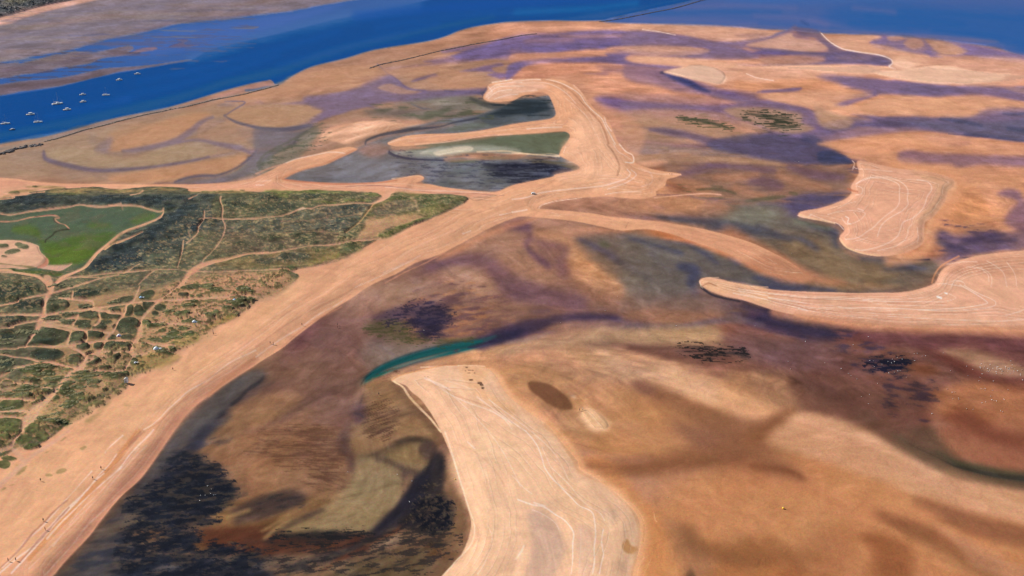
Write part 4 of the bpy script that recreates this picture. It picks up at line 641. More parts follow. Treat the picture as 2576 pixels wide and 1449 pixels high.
    S('11', '1340,70,4 1345,95,6 1420,125,5 1550,150,4.5 1700,158,3 1900,168,3', (58, 58, 78), soft=1.4, a=.95)
    S('11', '1340,68 1380,60 1500,66', (110, 84, 84), 2, soft=1.5, a=.8)
    S('11', '1900,150,5 2100,110,9 2250,105,8 2450,110,6 2576,128,5', (154, 116, 96), soft=2.5, a=.9, w=1)
    E(M, '11', '2100,172,140,14,2 2400,140,150,12,0', (84, 90, 66), soft=2.5, a=.8, w=2)
    # lower lagoon dark weeds
    P('21', '-260,220 -100,190 0,190 100,185 280,185 420,190 540,205 600,220 660,235 640,265 560,275 420,300 400,325 200,365 0,400 -60,370 0,330 -120,300', (52, 52, 66), soft=4, a=.85, w=5, wet=.4)
    P('11', '2280,205 2400,215 2500,250 2576,270 2576,300 2400,270', (44, 42, 60), soft=3, a=.9, w=2)
    P('21', '100,170 300,165 500,185 600,190 680,240 640,268 580,240 400,200 200,190', (106, 96, 78), soft=2, a=.9, w=1)
    E(M, '21', '300,300,120,14,8 120,280,100,10,5 420,250,60,8,8 60,330,60,10,8', (92, 98, 112), soft=1.5, a=.5, w=5)
    E(M, '21', '60,220,120,14,2 480,270,110,14,8 200,340,120,10,10 350,235,120,12,0', (34, 34, 50), soft=2, a=.8, w=3)
    E(M, '11', '2150,270,250,50,0 2450,360,160,60,0 1900,380,100,30,0', (96, 98, 98), soft=14, a=.7, w=4)
    # ---------------- tile 20: outer flats
    P('20', '-600,560 0,370 200,350 400,345 500,330 800,310 1000,300 1400,320 1600,350 1750,370 1950,400 2100,420 2300,410 2576,370 3000,420 3100,450 3000,530 2576,500 2300,455 2150,460 2400,520 2500,580 2400,605 1900,605 1740,590 1600,570 1500,560 1100,520 1000,480 1150,470 1700,475 1500,470 1200,465 900,490 700,500 500,520 300,545 0,550 -300,600', (116, 96, 136), soft=4, w=3, wet=.95)
    P('20', '0,545 300,530 600,540 930,545 950,570 700,575 400,590 200,610 0,640', (186, 134, 112), soft=3, a=.9, w=2)
    S('20', '150,420,10 350,420,14 600,405,10', (180, 130, 116), soft=5, a=.8, w=2)
    S('20', '480,360,5 700,365,8 1000,360,8 1250,368,5', (190, 138, 112), soft=3.5, a=.9, w=1.5)
    S('20', '0,460,10 200,455,12 450,450,12 700,445,8', (96, 82, 122), soft=5, a=.7, w=2)
    S('20', '900,460,6 1100,450,6 1300,450,4', (90, 80, 130), soft=4, a=.6)
    P('20', '980,490 1100,478 1300,470 1600,470 1900,480 1950,500 1850,530 1750,565 1650,570 1450,540 1300,515 1150,500', (186, 136, 112), soft=3, a=.95, w=2)
    P('20', '2080,540 2300,530 2480,560 2400,590 2000,580 1850,560 1950,530', (158, 118, 118), soft=4, a=.85, w=2)
    P('20', '-100,800 0,760 60,700 150,640 300,610 700,600 1100,600 1150,620 1300,650 1600,660 1700,680 1560,690 1400,700 1200,690 1000,700 850,690 600,740 400,780 200,790', (190, 132, 106), soft=5, a=.9, w=2)
    P('20', '0,640 200,600 600,585 800,570 950,565 950,540 1170,545 1150,580 1200,620 1350,640 1500,650 1720,675 1640,690 1400,680 1150,650 900,630 600,630 350,635 150,660 60,720 0,770 -60,800 -50,700', (114, 94, 132), soft=3.5, w=2, wet=.95)
    P('20', '1150,600 1200,560 1400,550 1600,575 1800,595 2100,605 2400,610 2576,590 2700,600 2900,560 2576,560 2576,900 2300,890 2000,880 2080,845 2130,800 2000,740 1900,680 1740,680 1600,655 1350,640', (204, 148, 118), soft=6, a=.95, w=2, wet=.35)
    S('20', '550,658,4 800,652,5 1100,655,3', (214, 158, 126), soft=2, a=.8)
    P('20', '1530,715 1560,705 1640,690 1730,680 1800,650 1950,660 2100,700 2150,760 2130,820 2080,848 1980,830 1850,810 1780,790 1700,760', (222, 166, 134), soft=3, w=1.5, wet=.2, h=.6, cls='sandbank')
    P('20', '1460,740 1540,735 1700,775 1800,820 1900,880 1990,940 1900,950 1800,905 1700,870 1600,820 1520,780', (100, 84, 120), soft=5, a=.9, w=1, wet=.95)
    S('20', '1560,735,3 1640,760,7 1740,800,11 1840,855,11 1920,895,7 2000,945,3', (42, 52, 100), soft=2.6, a=.95)
    P('20', '1440,700 1560,740 1600,830 1700,900 1500,860 1350,800 1250,740 1300,720', (146, 108, 118), soft=7, a=.7, w=3)
    E(M, '20', '960,715,60,16,10 1070,712,30,14,5 840,745,120,10,0', (116, 94, 130), soft=4, a=.7, w=3)
    S('20', '960,780 1060,820 1170,840 1210,880', (218, 166, 136), 3, soft=2, a=.7)
    P('20', '820,990 950,970 1100,1000 1250,1020 1400,1015 1600,1050 1700,1040 1500,1010 1350,990 1500,985 1700,1010 2000,1050 2250,1050 2350,1030 2200,1010 2000,990 1900,930 2100,910 2350,950 2600,1000 2900,1060 3050,1120 3100,1260 2900,1230 2700,1130 2400,1070 2150,1090 2130,1130 2160,1180 2300,1220 2576,1290 2700,1380 2600,1449 2400,1500 2200,1449 2400,1400 2500,1340 2300,1270 2100,1210 1900,1160 1600,1110 1300,1100 1000,1080 900,1060', (114, 90, 122), soft=5, a=.95, w=3, wet=.95)
    P('20', '900,1000 1000,985 1200,1020 1240,1060 1100,1080 950,1060', (106, 84, 124), soft=5, a=.8, w=2)
    P('20', '1700,1020 1900,1020 2150,1040 2250,1050 2100,1060 1900,1060 1750,1045', (176, 120, 104), soft=4, a=.8, w=2)
    E(M, '20', '1200,900,300,60,0 900,880,160,60,-30', (200, 144, 114), soft=12, a=.6, w=4)
    P('20', '1000,1090 1300,1110 1600,1130 1850,1170 2050,1210 2300,1290 2450,1360 2300,1420 2000,1380 1700,1330 1400,1300 1100,1290 1020,1250 1060,1200 950,1170', (176, 126, 104), soft=7, a=.85, w=4)
    for q in ['1050,1160 1300,1150 1600,1190 1800,1190', '1100,1240 1300,1220 1500,1240', '1300,1200 1600,1250 1900,1270 2100,1300']:
        S('20', q, (142, 118, 92), 7, soft=5, a=.6, w=3)
    S('20', '1100,1270,3 1300,1285,4 1500,1300,7 1600,1320,5 1750,1345,5', (92, 72, 90), soft=3, a=.8, w=2)
    P('20', '1380,1300 1500,1290 1650,1320 1850,1350 2000,1380 2150,1430 2100,1449 1800,1400 1700,1410 1550,1370 1450,1330', (104, 82, 110), soft=4, a=.85, w=3)
    S('20', '1400,1300,3 1520,1310,9 1600,1325,6 1680,1340,3', (62, 56, 76), soft=2.5, a=.85, w=2)
    S('20', '1700,1190,5 1800,1200,9 1950,1220,11 2020,1250,9 2150,1280,6 2210,1295,2', (78, 78, 60), soft=2.5, a=.95, w=4)
    S('20', '1800,1340 2000,1345 2200,1380', (206, 150, 116), 5, soft=3, a=.8, w=1)
    S('20', '960,1220 1100,1220 1250,1205', (220, 170, 144), 4, soft=2, a=.7, w=1); S('20', '1000,1270 1050,1240 1150,1225', (220, 170, 144), 3, soft=2, a=.6)
    P('20', '1000,1300 1200,1290 1400,1330 1600,1390 1800,1449 1400,1449 1100,1449 1080,1380', (152, 118, 98), soft=8, a=.8, w=4)
    # ---------------- tile 30
    P('30', '-300,440 -100,420 0,400 120,375 210,340 260,320 250,350 180,372 400,378 520,370 500,450 560,520 450,528 250,520 0,490 -150,480', (200, 144, 116), soft=2.5, w=2, wet=.4)
    P('30', '-200,420 0,405 200,400 100,460 -50,475', (216, 160, 130), soft=4, a=.6)
    P('30', '520,320 570,370 760,365 900,362 1000,355 1130,365 1140,390 1050,430 1100,480 1300,520 1500,540 1620,570 1700,590 1900,560 2100,545 2300,580 2450,600 2576,560 3200,640 3200,900 2900,880 2576,850 2576,620 2200,690 1900,690 1700,700 1500,700 1300,690 1220,650 1250,610 1180,570 1100,545 950,530 820,500 700,465 640,430 600,390', (202, 146, 118), soft=3, w=1.5, wet=.35)
    P('30', '1020,430 1160,350 1210,380 1220,410 1350,420 1380,450 1400,480 1560,485 1650,510 1700,550 1760,575 1650,580 1500,530 1300,520 1150,500', (120, 98, 140), soft=3, w=1.5, wet=.95)
    E(M, '30', '780,418,45,12,0', (128, 106, 138), soft=2, a=.9)
    P('30', '1210,380 1280,372 1360,378 1350,410 1240,408', (176, 130, 114), soft=2, w=1)
    P('30', '1360,450 1400,400 1480,392 1550,405 1570,450 1540,475 1430,480', (188, 138, 112), soft=2.5, w=1)
    P('30', '1630,460 1650,435 1720,425 1850,450 1950,480 1920,510 1780,545 1700,520', (184, 138, 110), soft=2.5, w=1)
    P('30', '1960,450 2150,480 2576,560 3200,620 3200,680 2700,610 2450,620 2300,600 2100,590 2000,560 1900,540', (126, 104, 144), soft=4, w=2, wet=.95, a=.9)
    P('30', '2050,560 2300,570 2500,590 2576,570 2576,620 2300,625 2050,600', (180, 130, 118), soft=5, a=.6, w=2)
    P('30', '0,500 200,510 450,535 600,545 750,520 850,515 950,535 1100,550 1200,580 1245,610 1210,655 1000,645 800,650 500,660 0,665 -300,670 -300,640 0,640 400,630 560,625 540,590 300,570 0,560 -200,545', (106, 88, 132), soft=2.6, w=1.5, wet=.95)
    S('30', '0,498,5 250,520,6 500,540,6 700,530,4', (76, 70, 112), soft=2.5, a=.7)
    P('30', '-200,560 100,555 400,575 550,600 540,630 300,642 0,640 -200,640', (176, 122, 102), soft=3, w=2, a=.95)
    S('30', '700,580,6 850,560,8 1000,560,6 1080,575,3', (166, 118, 110), soft=3, a=.75, w=2)
    S('30', '650,440,1.5 740,485,2.5 850,512,2.5 1000,530,2 1130,555,2.5 1220,590,2.5 1245,620,2.5 1215,650,2.5 1250,680,2 1340,700,2', (226, 192, 176), soft=1.1, a=.85)
    P('30', '1250,600 1300,560 1450,560 1600,620 1590,660 1500,690 1350,700 1230,660', (222, 168, 140), soft=6, a=.9)
    S('30', '1180,520 1270,525 1240,545', (222, 176, 152), 4, soft=2, a=.7)
    S('30', '1400,694,2 1520,690,3 1600,655,2', (160, 106, 90), soft=1.5, a=.8)
    P('30', '-300,670 0,672 300,662 700,662 1000,650 1180,665 1300,700 1150,715 1080,740 900,745 600,730 300,715 0,695', (214, 158, 128), soft=2.5, w=1, wet=.25, h=.3)
    P('30', '1060,715 1200,725 1400,700 1520,695 1600,675 1800,700 2100,715 2300,740 2600,760 2576,790 2350,820 2100,832 1800,835 1600,822 1400,800 1250,770 1130,745', (230, 180, 148), soft=3, w=1.5, wet=.15, h=.7, cls='sandbank')
    S('30', '1070,718,2 1200,735,3 1400,725,4 1700,720,4 2000,730,3', (244, 204, 180), soft=2, a=.7)
    P('30', '-300,700 0,700 300,725 550,745 700,800 800,850 1100,900 800,960 650,1010 700,1060 840,1020 1050,960 1600,950 1900,950 2400,1000 2900,1040 2900,1120 2576,1080 2300,1090 2130,1100 2150,1160 1900,1190 1500,1170 1150,1180 900,1150 700,1100 500,1100 400,1090 200,1040 0,1010 -300,960', (200, 142, 108), soft=6, a=.85, w=3, wet=.35)
    P('30', '540,755 700,765 900,790 1100,800 1300,810 1450,830 1700,870 1900,880 2100,880 2300,890 2576,885 3200,900 3200,1040 2700,1010 2576,1010 2300,960 2050,935 1850,940 1720,965 1600,960 1400,940 1150,940 1040,965 850,970 900,945 1050,920 850,880 740,830 700,800', (110, 90, 130), soft=4, w=3, wet=.95)
    S('30', '1450,870,6 1650,915,10 1800,930,6', (84, 78, 118), soft=4, a=.7, w=2)
    P('30', '650,1050 720,1020 800,1010 855,1025 800,1050 700,1068', (118, 94, 136), soft=2, w=1.5)
    P('30', '1900,890 2100,900 2400,930 2576,960 2576,985 2300,950 2050,925', (172, 124, 116), soft=3, a=.7, w=2)
    S('30', '-100,930,5 0,918,6 150,912,7 240,905,8 330,890,5', (112, 90, 130), soft=2.5, a=.9, w=1)
    E(M, '30', '1300,1100,500,40,-3 200,970,250,30,0', (206, 146, 104), soft=10, a=.6, w=4)
    S('30', '1000,1050 1300,1060 1700,1080', (190, 150, 118), 8, soft=5, a=.5, w=2)
    # dark weed patches by (1250*) and green
    P('30', '-300,1120 0,1060 150,1100 400,1120 480,1180 400,1260 300,1300 150,1330 0,1310 -250,1280', (168, 130, 100), soft=6, a=.9, w=3)
    for q in ['-320,1145,3 -150,1165,5 0,1190,6 120,1220,5', '-60,1230,4 60,1250,8 200,1270,9 290,1280,3', '60,1270,4 180,1300,6 240,1315,2', '60,1180,6 150,1200,6 300,1225,2', '100,1240,4 200,1250,8 260,1255,5']:
        S('30', q, (54, 58, 48), soft=1.8, a=.9, w=2.5)
    S('30', '0,1020,9 200,1060,12 330,1090,12 430,1150,13 460,1200,16 440,1240,14 520,1270,12', (118, 98, 130), soft=3, a=.9, w=2, wet=.95)
    P('30', '440,1200 520,1120 700,1150 900,1180 1000,1200 850,1230 600,1230 500,1240', (180, 140, 112), soft=5, a=.9, w=3)
    P('30', '830,1150 1000,1150 1200,1180 1500,1180 1900,1190 2100,1150 2130,1100 2300,1110 2576,1100 3200,1100 3200,1460 2576,1420 2300,1390 2100,1350 1800,1310 1500,1290 1300,1300 1100,1340 900,1400 700,1449 -100,1500 -300,1400 0,1340 300,1290 550,1240 900,1235 1050,1210', (108, 90, 120), soft=5, w=3, wet=.9)
    P('30', '1200,1190 1500,1190 1900,1210 2300,1230 2700,1200 3200,1230 3200,1440 2600,1400 2200,1350 1900,1290 1500,1240 1300,1220', (82, 80, 108), soft=10, a=.85, w=5, wet=.9)
    for q in ['2050,1330 2250,1370 2576,1390', '2360,1150 2450,1155 2560,1140', '1800,1320 2050,1350 2300,1390 2576,1430', '1200,1190 1350,1200 1500,1190', '2300,1300 2576,1330', '950,1290 1050,1280 1120,1280']:
        S('30', q, (52, 56, 90), 4, soft=3, a=.75, w=3)
    S('30', '300,1340,4 600,1335,5 900,1310,6 1100,1270,4', (92, 80, 118), soft=3, a=.7, w=2)
    P('30', '330,1400 400,1370 500,1385 570,1410 480,1450 350,1440', (60, 62, 92), soft=5, a=.9, w=3)
    P('30', '560,1449 800,1390 1100,1350 1300,1320 1600,1310 1900,1350 2200,1390 2576,1440 3200,1480 3200,1700 -200,1700', (184, 128, 98), soft=5, a=.95, w=2, wet=.4)
    E(M, '30', '950,1370,130,26,5 1900,1410,200,26,-4', (150, 110, 112), soft=7, a=.6, w=3)
    # ---------------- the right bank region, tile 31
    P('31', '500,0 1000,-60 2576,20 3300,60 3300,900 2576,880 2300,830 2100,820 1900,900 1700,880 1600,800 1500,900 1400,1100 900,900 850,300 700,80', (184, 128, 98), soft=6, a=.9, w=3, wet=.4)
    E(M, '31', '2100,640,300,130,10 1950,400,300,80,0', (180, 134, 96), soft=20, a=.8, w=4)
    P('31', '1300,140 1380,70 1500,90 1700,100 2000,110 2400,120 2700,130 3300,150 3300,260 2700,250 2200,225 1960,235 1900,200 1800,180 1600,180 1450,200 1340,190', (122, 92, 118), soft=4, w=2.5, wet=.9)
    P('31', '2320,550 2350,490 2450,460 2560,520 2700,560 3200,600 3200,860 2576,840 2370,800 2430,740 2440,650', (116, 88, 104), soft=7, a=.9, w=4, wet=.8)
    E(M, '31', '2520,600,60,22,0 2500,780,90,12,0 2420,490,60,22,0', (78, 66, 88), soft=4, a=.7, w=3)
    S('31', '500,8,4 620,30,4 750,90,4 850,165,5 830,230,4', (214, 154, 114), soft=2, a=.8)
    # dark pool left of bank3
    P('31', '-700,130 -500,-60 -200,-90 0,-20 200,-20 420,-5 510,10 620,40 720,90 800,140 850,185 740,200 500,205 250,195 100,180 -100,170 -400,160', (92, 76, 100), soft=4, a=.95, w=3, wet=.9)
    P('31', '420,120 560,110 700,110 850,185 740,203 500,200', (54, 62, 92), soft=5, a=.85, w=2)
    S('31', '300,15 400,22 450,18', (44, 48, 84), 5, soft=3, a=.8); S('31', '0,100 200,140 420,170', (76, 70, 100), 16, soft=8, a=.6, w=4)
    # central brown-purple (tiles 21, 31 left)
    P('21', '1150,0 1300,-10 1700,0 2100,-20 2576,40 2700,120 2500,170 2300,130 2000,110 1700,100 1500,95 1300,110 1200,70', (122, 92, 108), soft=6, a=.9, w=3, wet=.8)
    P('21', '1180,40 1300,20 1430,50 1480,80 1420,105 1280,95', (100, 80, 110), soft=4, a=.8, w=3)
    E(M, '21', '1700,60,200,24,-6 2050,50,150,20,0', (124, 108, 96), soft=7, a=.7, w=3)
    P('21', '1220,140 1400,150 1500,170 1700,140 1900,120 2200,120 2450,150 2700,190 2900,200 2800,240 2500,200 2200,170 1900,170 1600,190 1400,220 1300,200', (184, 134, 106), soft=4, a=.95, w=2)
    P('21', '1360,230 1500,200 1800,180 2100,175 2400,200 2600,220 3000,200 3250,200 3460,230 3440,300 3430,370 3300,440 3200,480 3000,440 2800,470 2576,440 2576,520 2300,560 2100,520 1800,500 1600,470 1560,400 1600,340 1500,290', (138, 98, 82), soft=7, a=.95, w=4, wet=.6)
    for q in ['1450,215,6 1700,220,10 2000,225,10 2300,230,8 2450,215,4', '1750,380,5 1850,330,12 2000,290,12 2150,280,8 2400,250,10 2576,300,8', '2380,340,8 2500,330,10 2576,350,6', '2420,430,6 2500,440,8 2576,440,8', '1950,250,6 2200,260,8 2400,210,4']:
        S('21', q, (100, 76, 96), soft=5, a=.75, w=4)
    for q in ['1560,340 1650,300 1800,290', '1580,420 1700,430 1850,420', '1900,340 2100,340 2300,390 2450,400', '1480,240 1600,250 1720,280', '2100,230 2200,235']:
        S('21', q, (172, 112, 84), 12, soft=6, a=.7, w=4)
    for q in ['1800,450 1900,460 2000,490 2200,500 2350,490', '2040,460 2120,430 2160,435', '1900,440 2000,430 2100,420', '2250,590 2400,570 2576,545', '2400,560 2480,555']:
        S('21', q, (84, 80, 60), 4, soft=2, a=.75, w=4)
    # second spit pocket
    P('21', '280,655 310,615 420,580 560,560 800,545 1000,535 1250,555 1500,545 1650,500 1900,500 2200,530 2576,560 3000,600 3000,720 2750,900 2576,850 2300,800 2000,780 1700,760 1400,765 1050,735 800,695 500,670', (170, 122, 98), soft=4, w=2, a=.95, wet=.5)
    P('21', '1100,690 1300,690 1500,710 1800,700 2200,720 2400,790 2576,800 3000,700 3600,720 3500,850 3300,860 3200,800 3100,900 2576,1050 2400,970 2000,840 1700,790 1400,770 1200,740', (118, 90, 92), soft=7, a=.9, w=5, wet=.7)
    for q in ['1350,725 1600,735 1900,745', '1650,705 1800,700 1950,710', '1450,640 1500,640', '2000,780 2300,830 2576,850', '2100,700 2250,720']:
        S('21', q, (88, 66, 86), 8, soft=5, a=.65, w=3)
    P('21', '2250,620 2400,600 2576,590 2800,600 2900,680 2600,760 2400,760 2350,690', (132, 118, 102), soft=8, a=.8, w=4)
    E(M, '21', '1700,560,250,30,-2 1900,630,300,40,0', (182, 130, 100), soft=9, a=.6, w=3)
    # channel curving round bank 3
    P('31', '-700,640 -300,560 0,560 150,560 280,520 400,470 560,480 760,500 780,540 600,610 400,650 270,720 400,770 600,810 700,880 720,920 680,1000 800,1070 1000,1120 1300,1160 1650,1160 1800,1100 2000,1060 2300,1040 2576,1030 3300,1060 3300,800 2576,900 2400,890 2100,940 1900,1020 1700,940 1640,880 1600,930 1660,1110 1300,1140 900,1080 700,1000 600,1100 0,950 -400,850', (96, 84, 92), soft=5, w=3, a=.95, wet=.85)
    P('31', '60,570 250,520 400,470 700,490 770,520 650,590 450,640 290,680 280,740 200,720 100,640', (84, 72, 100), soft=5, a=.9, w=3)
    P('31', '-300,640 -100,600 50,630 200,700 300,770 500,800 700,880 700,950 500,900 300,880 100,850 -200,760', (78, 82, 88), soft=7, a=.9, w=4)
    for q in ['-20,900,3 100,910,3 300,910,3 450,950,6 560,985,4', '0,860,3 120,900,2', '500,860 620,890 690,930', '0,620 100,630 160,625']:
        S('31', q, (52, 56, 80), 4, soft=2.5, a=.85, w=3)
    P('31', '0,940 200,920 400,950 600,1030 800,1120 1100,1190 1400,1220 1650,1200 1700,1280 1620,1400 1500,1500 1100,1500 600,1480 200,1400 0,1240 -300,1100 -300,980', (124, 100, 84), soft=9, a=.95, w=4, wet=.6)
    P('31', '-700,1080 -300,1020 0,1050 200,1130 500,1220 700,1300 750,1400 500,1449 100,1430 -200,1300 -500,1180', (184, 122, 92), soft=10, a=.8, w=4)
    for q in ['700,1160 900,1200 1200,1230 1600,1250', '1200,1280,5 1300,1245,8 1500,1260,6', '500,1060 650,1090 780,1150', '900,1250 1100,1240 1250,1260', '1500,1300 1600,1370', '300,1290 500,1250 700,1260']:
        S('31', q, (78, 66, 78), 7, soft=5, a=.7, w=4)
    E(M, '31', '650,1090,60,30,0 1000,1350,160,40,5 600,1330,200,40,0', (112, 96, 86), soft=10, a=.6, w=4)
    S('31', '1200,1155,2 1350,1165,3 1500,1168,3 1620,1162,2', (34, 32, 58), soft=1.2, a=.95)
    for q in ['1900,960,5 2050,960,7 2200,960,6', '2180,915,5 2300,915,8 2500,930,5', '1850,1020,6 1980,1020,5', '1900,1085,4 1960,1060,3', '2300,1050,3 2576,1040,4', '2040,980 2300,990']:
        S('31', q, (60, 50, 78), soft=2.5, a=.8, w=4)
    P('31', '1880,1100 2000,1040 2300,1010 2576,1000 3300,1000 3300,1050 2576,1060 2300,1070 2000,1110 1850,1170 1750,1220', (112, 90, 120), soft=4, a=.9, w=2, wet=.95)
    P('31', '1640,870 1700,860 1850,930 1950,1000 2000,1060 1880,1010 1750,950', (124, 100, 120), soft=5, a=.8, w=2)
    P('31', '1520,850 1600,900 1700,1000 1800,1080 1700,1150 1500,1160 1300,1150 1400,1050 1500,950', (180, 116, 82), soft=7, a=.85, w=3)
    # between spit 2 and bank 2 (grey pool), tile 21 bottom
    P('D', '1560,582 1640,590 1700,596 1800,632 1900,672 1990,700 2060,712 2140,715 2230,725 2290,728 2200,738 2000,738 1860,718 1780,697 1755,710 1775,730 1800,745 1700,760 1600,750 1560,730 1500,690 1460,640 1470,600', (110, 94, 90), soft=7, w=4, wet=.7)
    P('21', '1200,960 1500,980 1800,1010 2000,1060 2300,1180 2576,1310 2800,1400 2576,1400 2200,1340 1980,1330 1870,1380 1800,1440 1600,1420 1200,1240 900,1100 800,1030', (100, 92, 88), soft=8, a=.75, w=5, wet=.7)
    for q in ['1150,915,2 1300,945,4 1500,965,4 1850,1000,3', '1480,1080 1520,1150 1480,1160', '850,1100,6 1000,1160,8 1200,1210,10 1400,1250,8', '1730,1260,10 1800,1300,14 1850,1350,8', '1650,1150 1800,1200 2000,1240', '1830,1040 1950,1120', '2200,1230,5 2400,1250,4']:
        S('21', q, (60, 62, 84), 4, soft=3, a=.75, w=4)
    E(M, '21', '1600,1060,180,40,-10 1400,1040,80,50,0 2050,1160,120,30,-15', (118, 110, 92), soft=8, a=.7, w=4)
    P('21', '2200,1385 2400,1395 2576,1400 2900,1450 3000,1460 2800,1470 2400,1440 2150,1410', (50, 54, 84), soft=3, a=.9, w=1.5)
    S('31', '-100,1330,3 0,1345,6 200,1390,8 400,1430,7', (52, 54, 84), soft=3, a=.8)
    # orange tongue & swirls (tiles 20,21 bottom-left)
    P('21', '150,860 300,870 500,890 700,990 850,1120 1000,1230 1200,1350 1400,1440 1200,1500 900,1420 600,1300 560,1180 650,1080 500,1000 300,960 200,920', (186, 124, 90), soft=10, a=.9, w=4)
    P('21', '680,860 900,830 1150,860 1350,850 1600,890 1850,960 2000,1000 1700,980 1400,960 1200,920 1000,900 800,930 700,940', (190, 120, 82), soft=6, a=.9, w=2)
    P('21', '1100,865 1300,850 1600,880 1900,970 2200,1080 2576,1240 2700,1330 2400,1260 2100,1130 1850,1020 1500,960 1250,930', (184, 114, 76), soft=4, a=.9, w=1)
    S('21', '600,770,2 800,810,4 1000,860,3 1110,876,2', (110, 96, 92), soft=1.5, a=.85, w=1)
    P('21', '-100,780 100,770 400,790 700,830 650,900 500,890 300,860 100,830', (176, 124, 98), soft=7, a=.8, w=3)
    for q in ['-120,810,14 0,830,18 100,850,12 160,900,5 190,950,3 150,990,3 130,1030,3', '130,1030,5 200,1100,8 300,1170,10 400,1240,12', '200,960,3 330,1000,8 450,1060,10 540,1060,5', '560,1150,14 500,1250,16 500,1300,14', '100,900,3 60,1000,4']:
        S('21', q, (104, 72, 84), soft=5, a=.75, w=3)
    P('11', '1600,1230 1750,1160 1950,1110 2200,1080 2400,1110 2576,1180 2700,1260 2650,1300 2400,1260 2200,1200 2000,1220 1800,1270 1700,1250', (118, 80, 84), soft=6, a=.85, w=3)
    S('11', '1600,1220,2 1780,1260,4 1950,1230,6 2050,1190,9 2200,1200,14 2350,1250,14 2500,1350,14', (108, 74, 88), soft=5, a=.7, w=2)
    P('11', '2200,900 2400,840 2576,800 2800,780 2900,860 2700,900 2500,870 2300,930', (130, 92, 88), soft=8, a=.8, w=3)
    P('11', '1200,1449 1500,1320 1800,1290 2000,1250 2200,1260 2400,1330 2500,1449 2300,1600 1800,1640 1300,1560', (168, 114, 86), soft=12, a=.8, w=4)
    E(M, '11', '2350,1020,250,60,10', (182, 126, 98), soft=14, a=.8, w=4)
    P('21', '0,880 120,900 150,980 130,1060 260,1180 400,1250 350,1300 100,1280 -100,1200 -100,950', (164, 112, 88), soft=9, a=.8, w=4)
    P('21', '-200,1250 200,1290 500,1320 900,1400 1300,1449 1600,1500 1300,1750 600,1760 -200,1700', (126, 86, 80), soft=12, a=.85, w=4)
    # ---------------- tile 12 / 22: centre of the picture
    P('12', '960,130 1300,60 1500,100 1700,60 1500,150 1350,220 1100,250 1000,230', (164, 124, 104), soft=10, a=.8, w=4)
    P('12', '1330,80 1500,20 1800,60 2150,70 2300,110 2330,200 2200,260 1900,200 1700,180 1500,160 1350,150', (122, 86, 86), soft=9, a=.8, w=4)
    P('12', '1050,290 1200,260 1350,220 1450,170 1550,150 1700,160 1900,220 2000,300 1880,400 1750,430 1650,380 1600,290 1550,230 1480,240 1350,290 1200,340 1080,350', (92, 62, 76), soft=6, a=.85, w=4)
    P('12', '1620,300 1680,190 1560,150 1500,170 1400,190 1390,240 1500,230 1600,240 1580,300 1640,380 1740,440 1850,420 1900,380 1900,290 1870,240 1750,200', (54, 44, 66), soft=4, a=.9, w=4)
    S('12', '1110,345 1200,325 1280,310 1340,270 1400,230', (64, 50, 70), 5, soft=3, a=.8, w=2)
    E(M, '12', '1300,380,170,40,-4 1180,380,60,26,0 1450,470,110,28,-4 1560,490,60,18,0', (76, 70, 44), soft=4, a=.85, w=4)
    E(M, '12', '2120,520,80,18,8 2000,535,80,10,5', (74, 78, 48), soft=2.5, a=.85, w=2)
    P('12', '700,430 900,400 1150,480 1250,560 1500,520 1700,560 1500,620 1250,720 1000,800 600,700 600,560', (122, 88, 78), soft=14, a=.7, w=5)
    P('12', '1000,650 1200,600 1350,600 1500,620 1600,660 1400,730 1280,760 1150,800 950,790', (130, 116, 104), soft=10, a=.75, w=4)
    P('12', '610,560 640,470 700,460 850,560 850,640 700,640 650,620', (148, 104, 82), soft=4, a=.6, w=3)
    P('12', '350,600 520,420 640,320 720,320 760,380 800,420 700,450 620,520 600,620 400,640 300,640', (118, 78, 76), soft=6, a=.8, w=3)
    S('12', '690,290 760,360 800,410', (180, 120, 90), 10, soft=5, a=.7)
    P('12', '2000,120 2300,200 2576,260 2576,380 2300,480 2150,500 2000,440 1920,300 1900,200', (136, 92, 76), soft=10, a=.8, w=5)
    for q in ['2050,180 2200,200', '2200,350 2300,370', '2430,150 2480,160', '1900,480 2100,460 2300,440', '1950,150 2100,130 2250,110']:
        S('12', q, (96, 70, 80), 8, soft=5, a=.6, w=4)
    for q in ['1950,260 2100,260 2250,300', '2100,390 2250,380', '1750,120 1900,110']:
        S('12', q, (158, 110, 74), 8, soft=5, a=.6, w=4)
    # mauve stretch right of it
    P('22', '-300,120 0,60 300,40 700,50 1000,70 1400,100 1700,130 2000,110 2300,180 2200,260 1900,260 1500,300 1300,300 1000,250 500,240 200,280 -200,360', (132, 96, 82), soft=12, a=.85, w=5, wet=.6)
    for q in ['600,0,10 700,60,12 850,110,10', '180,240,10 250,220,18 300,240,8', '1500,170,8 1700,190,10 1850,200,6', '1800,60,12 1900,120,16 2100,150,16 2300,190,14 2576,260,16', '900,100,10 1100,150,10 1300,160,10']:
        S('22', q, (100, 76, 88), soft=7, a=.75, w=4)
    for q in ['850,250 1050,240 1250,280 1450,320 1700,360', '1550,230 1700,240 1800,220', '300,80 500,100 650,160', '0,300 100,320']:
        S('22', q, (168, 118, 74), 8, soft=5, a=.7, w=3)
    # long thin stream
    S('22', '-200,470,26 0,430,26 150,380,18 300,340,14 450,305,11 600,290,9 800,285,10 950,290,7 1180,320,5 1400,360,4 1600,385,3', (62, 50, 74), soft=3.5, a=.9, w=1.5, wet=.8)
    S('22', '1180,330,5 1300,365,6 1500,385,6 1700,380,6 1900,350,6 2100,320,4 2300,330,5 2450,370,5 2576,440,5', (112, 88, 100), soft=3, a=.8, w=1, wet=.8)
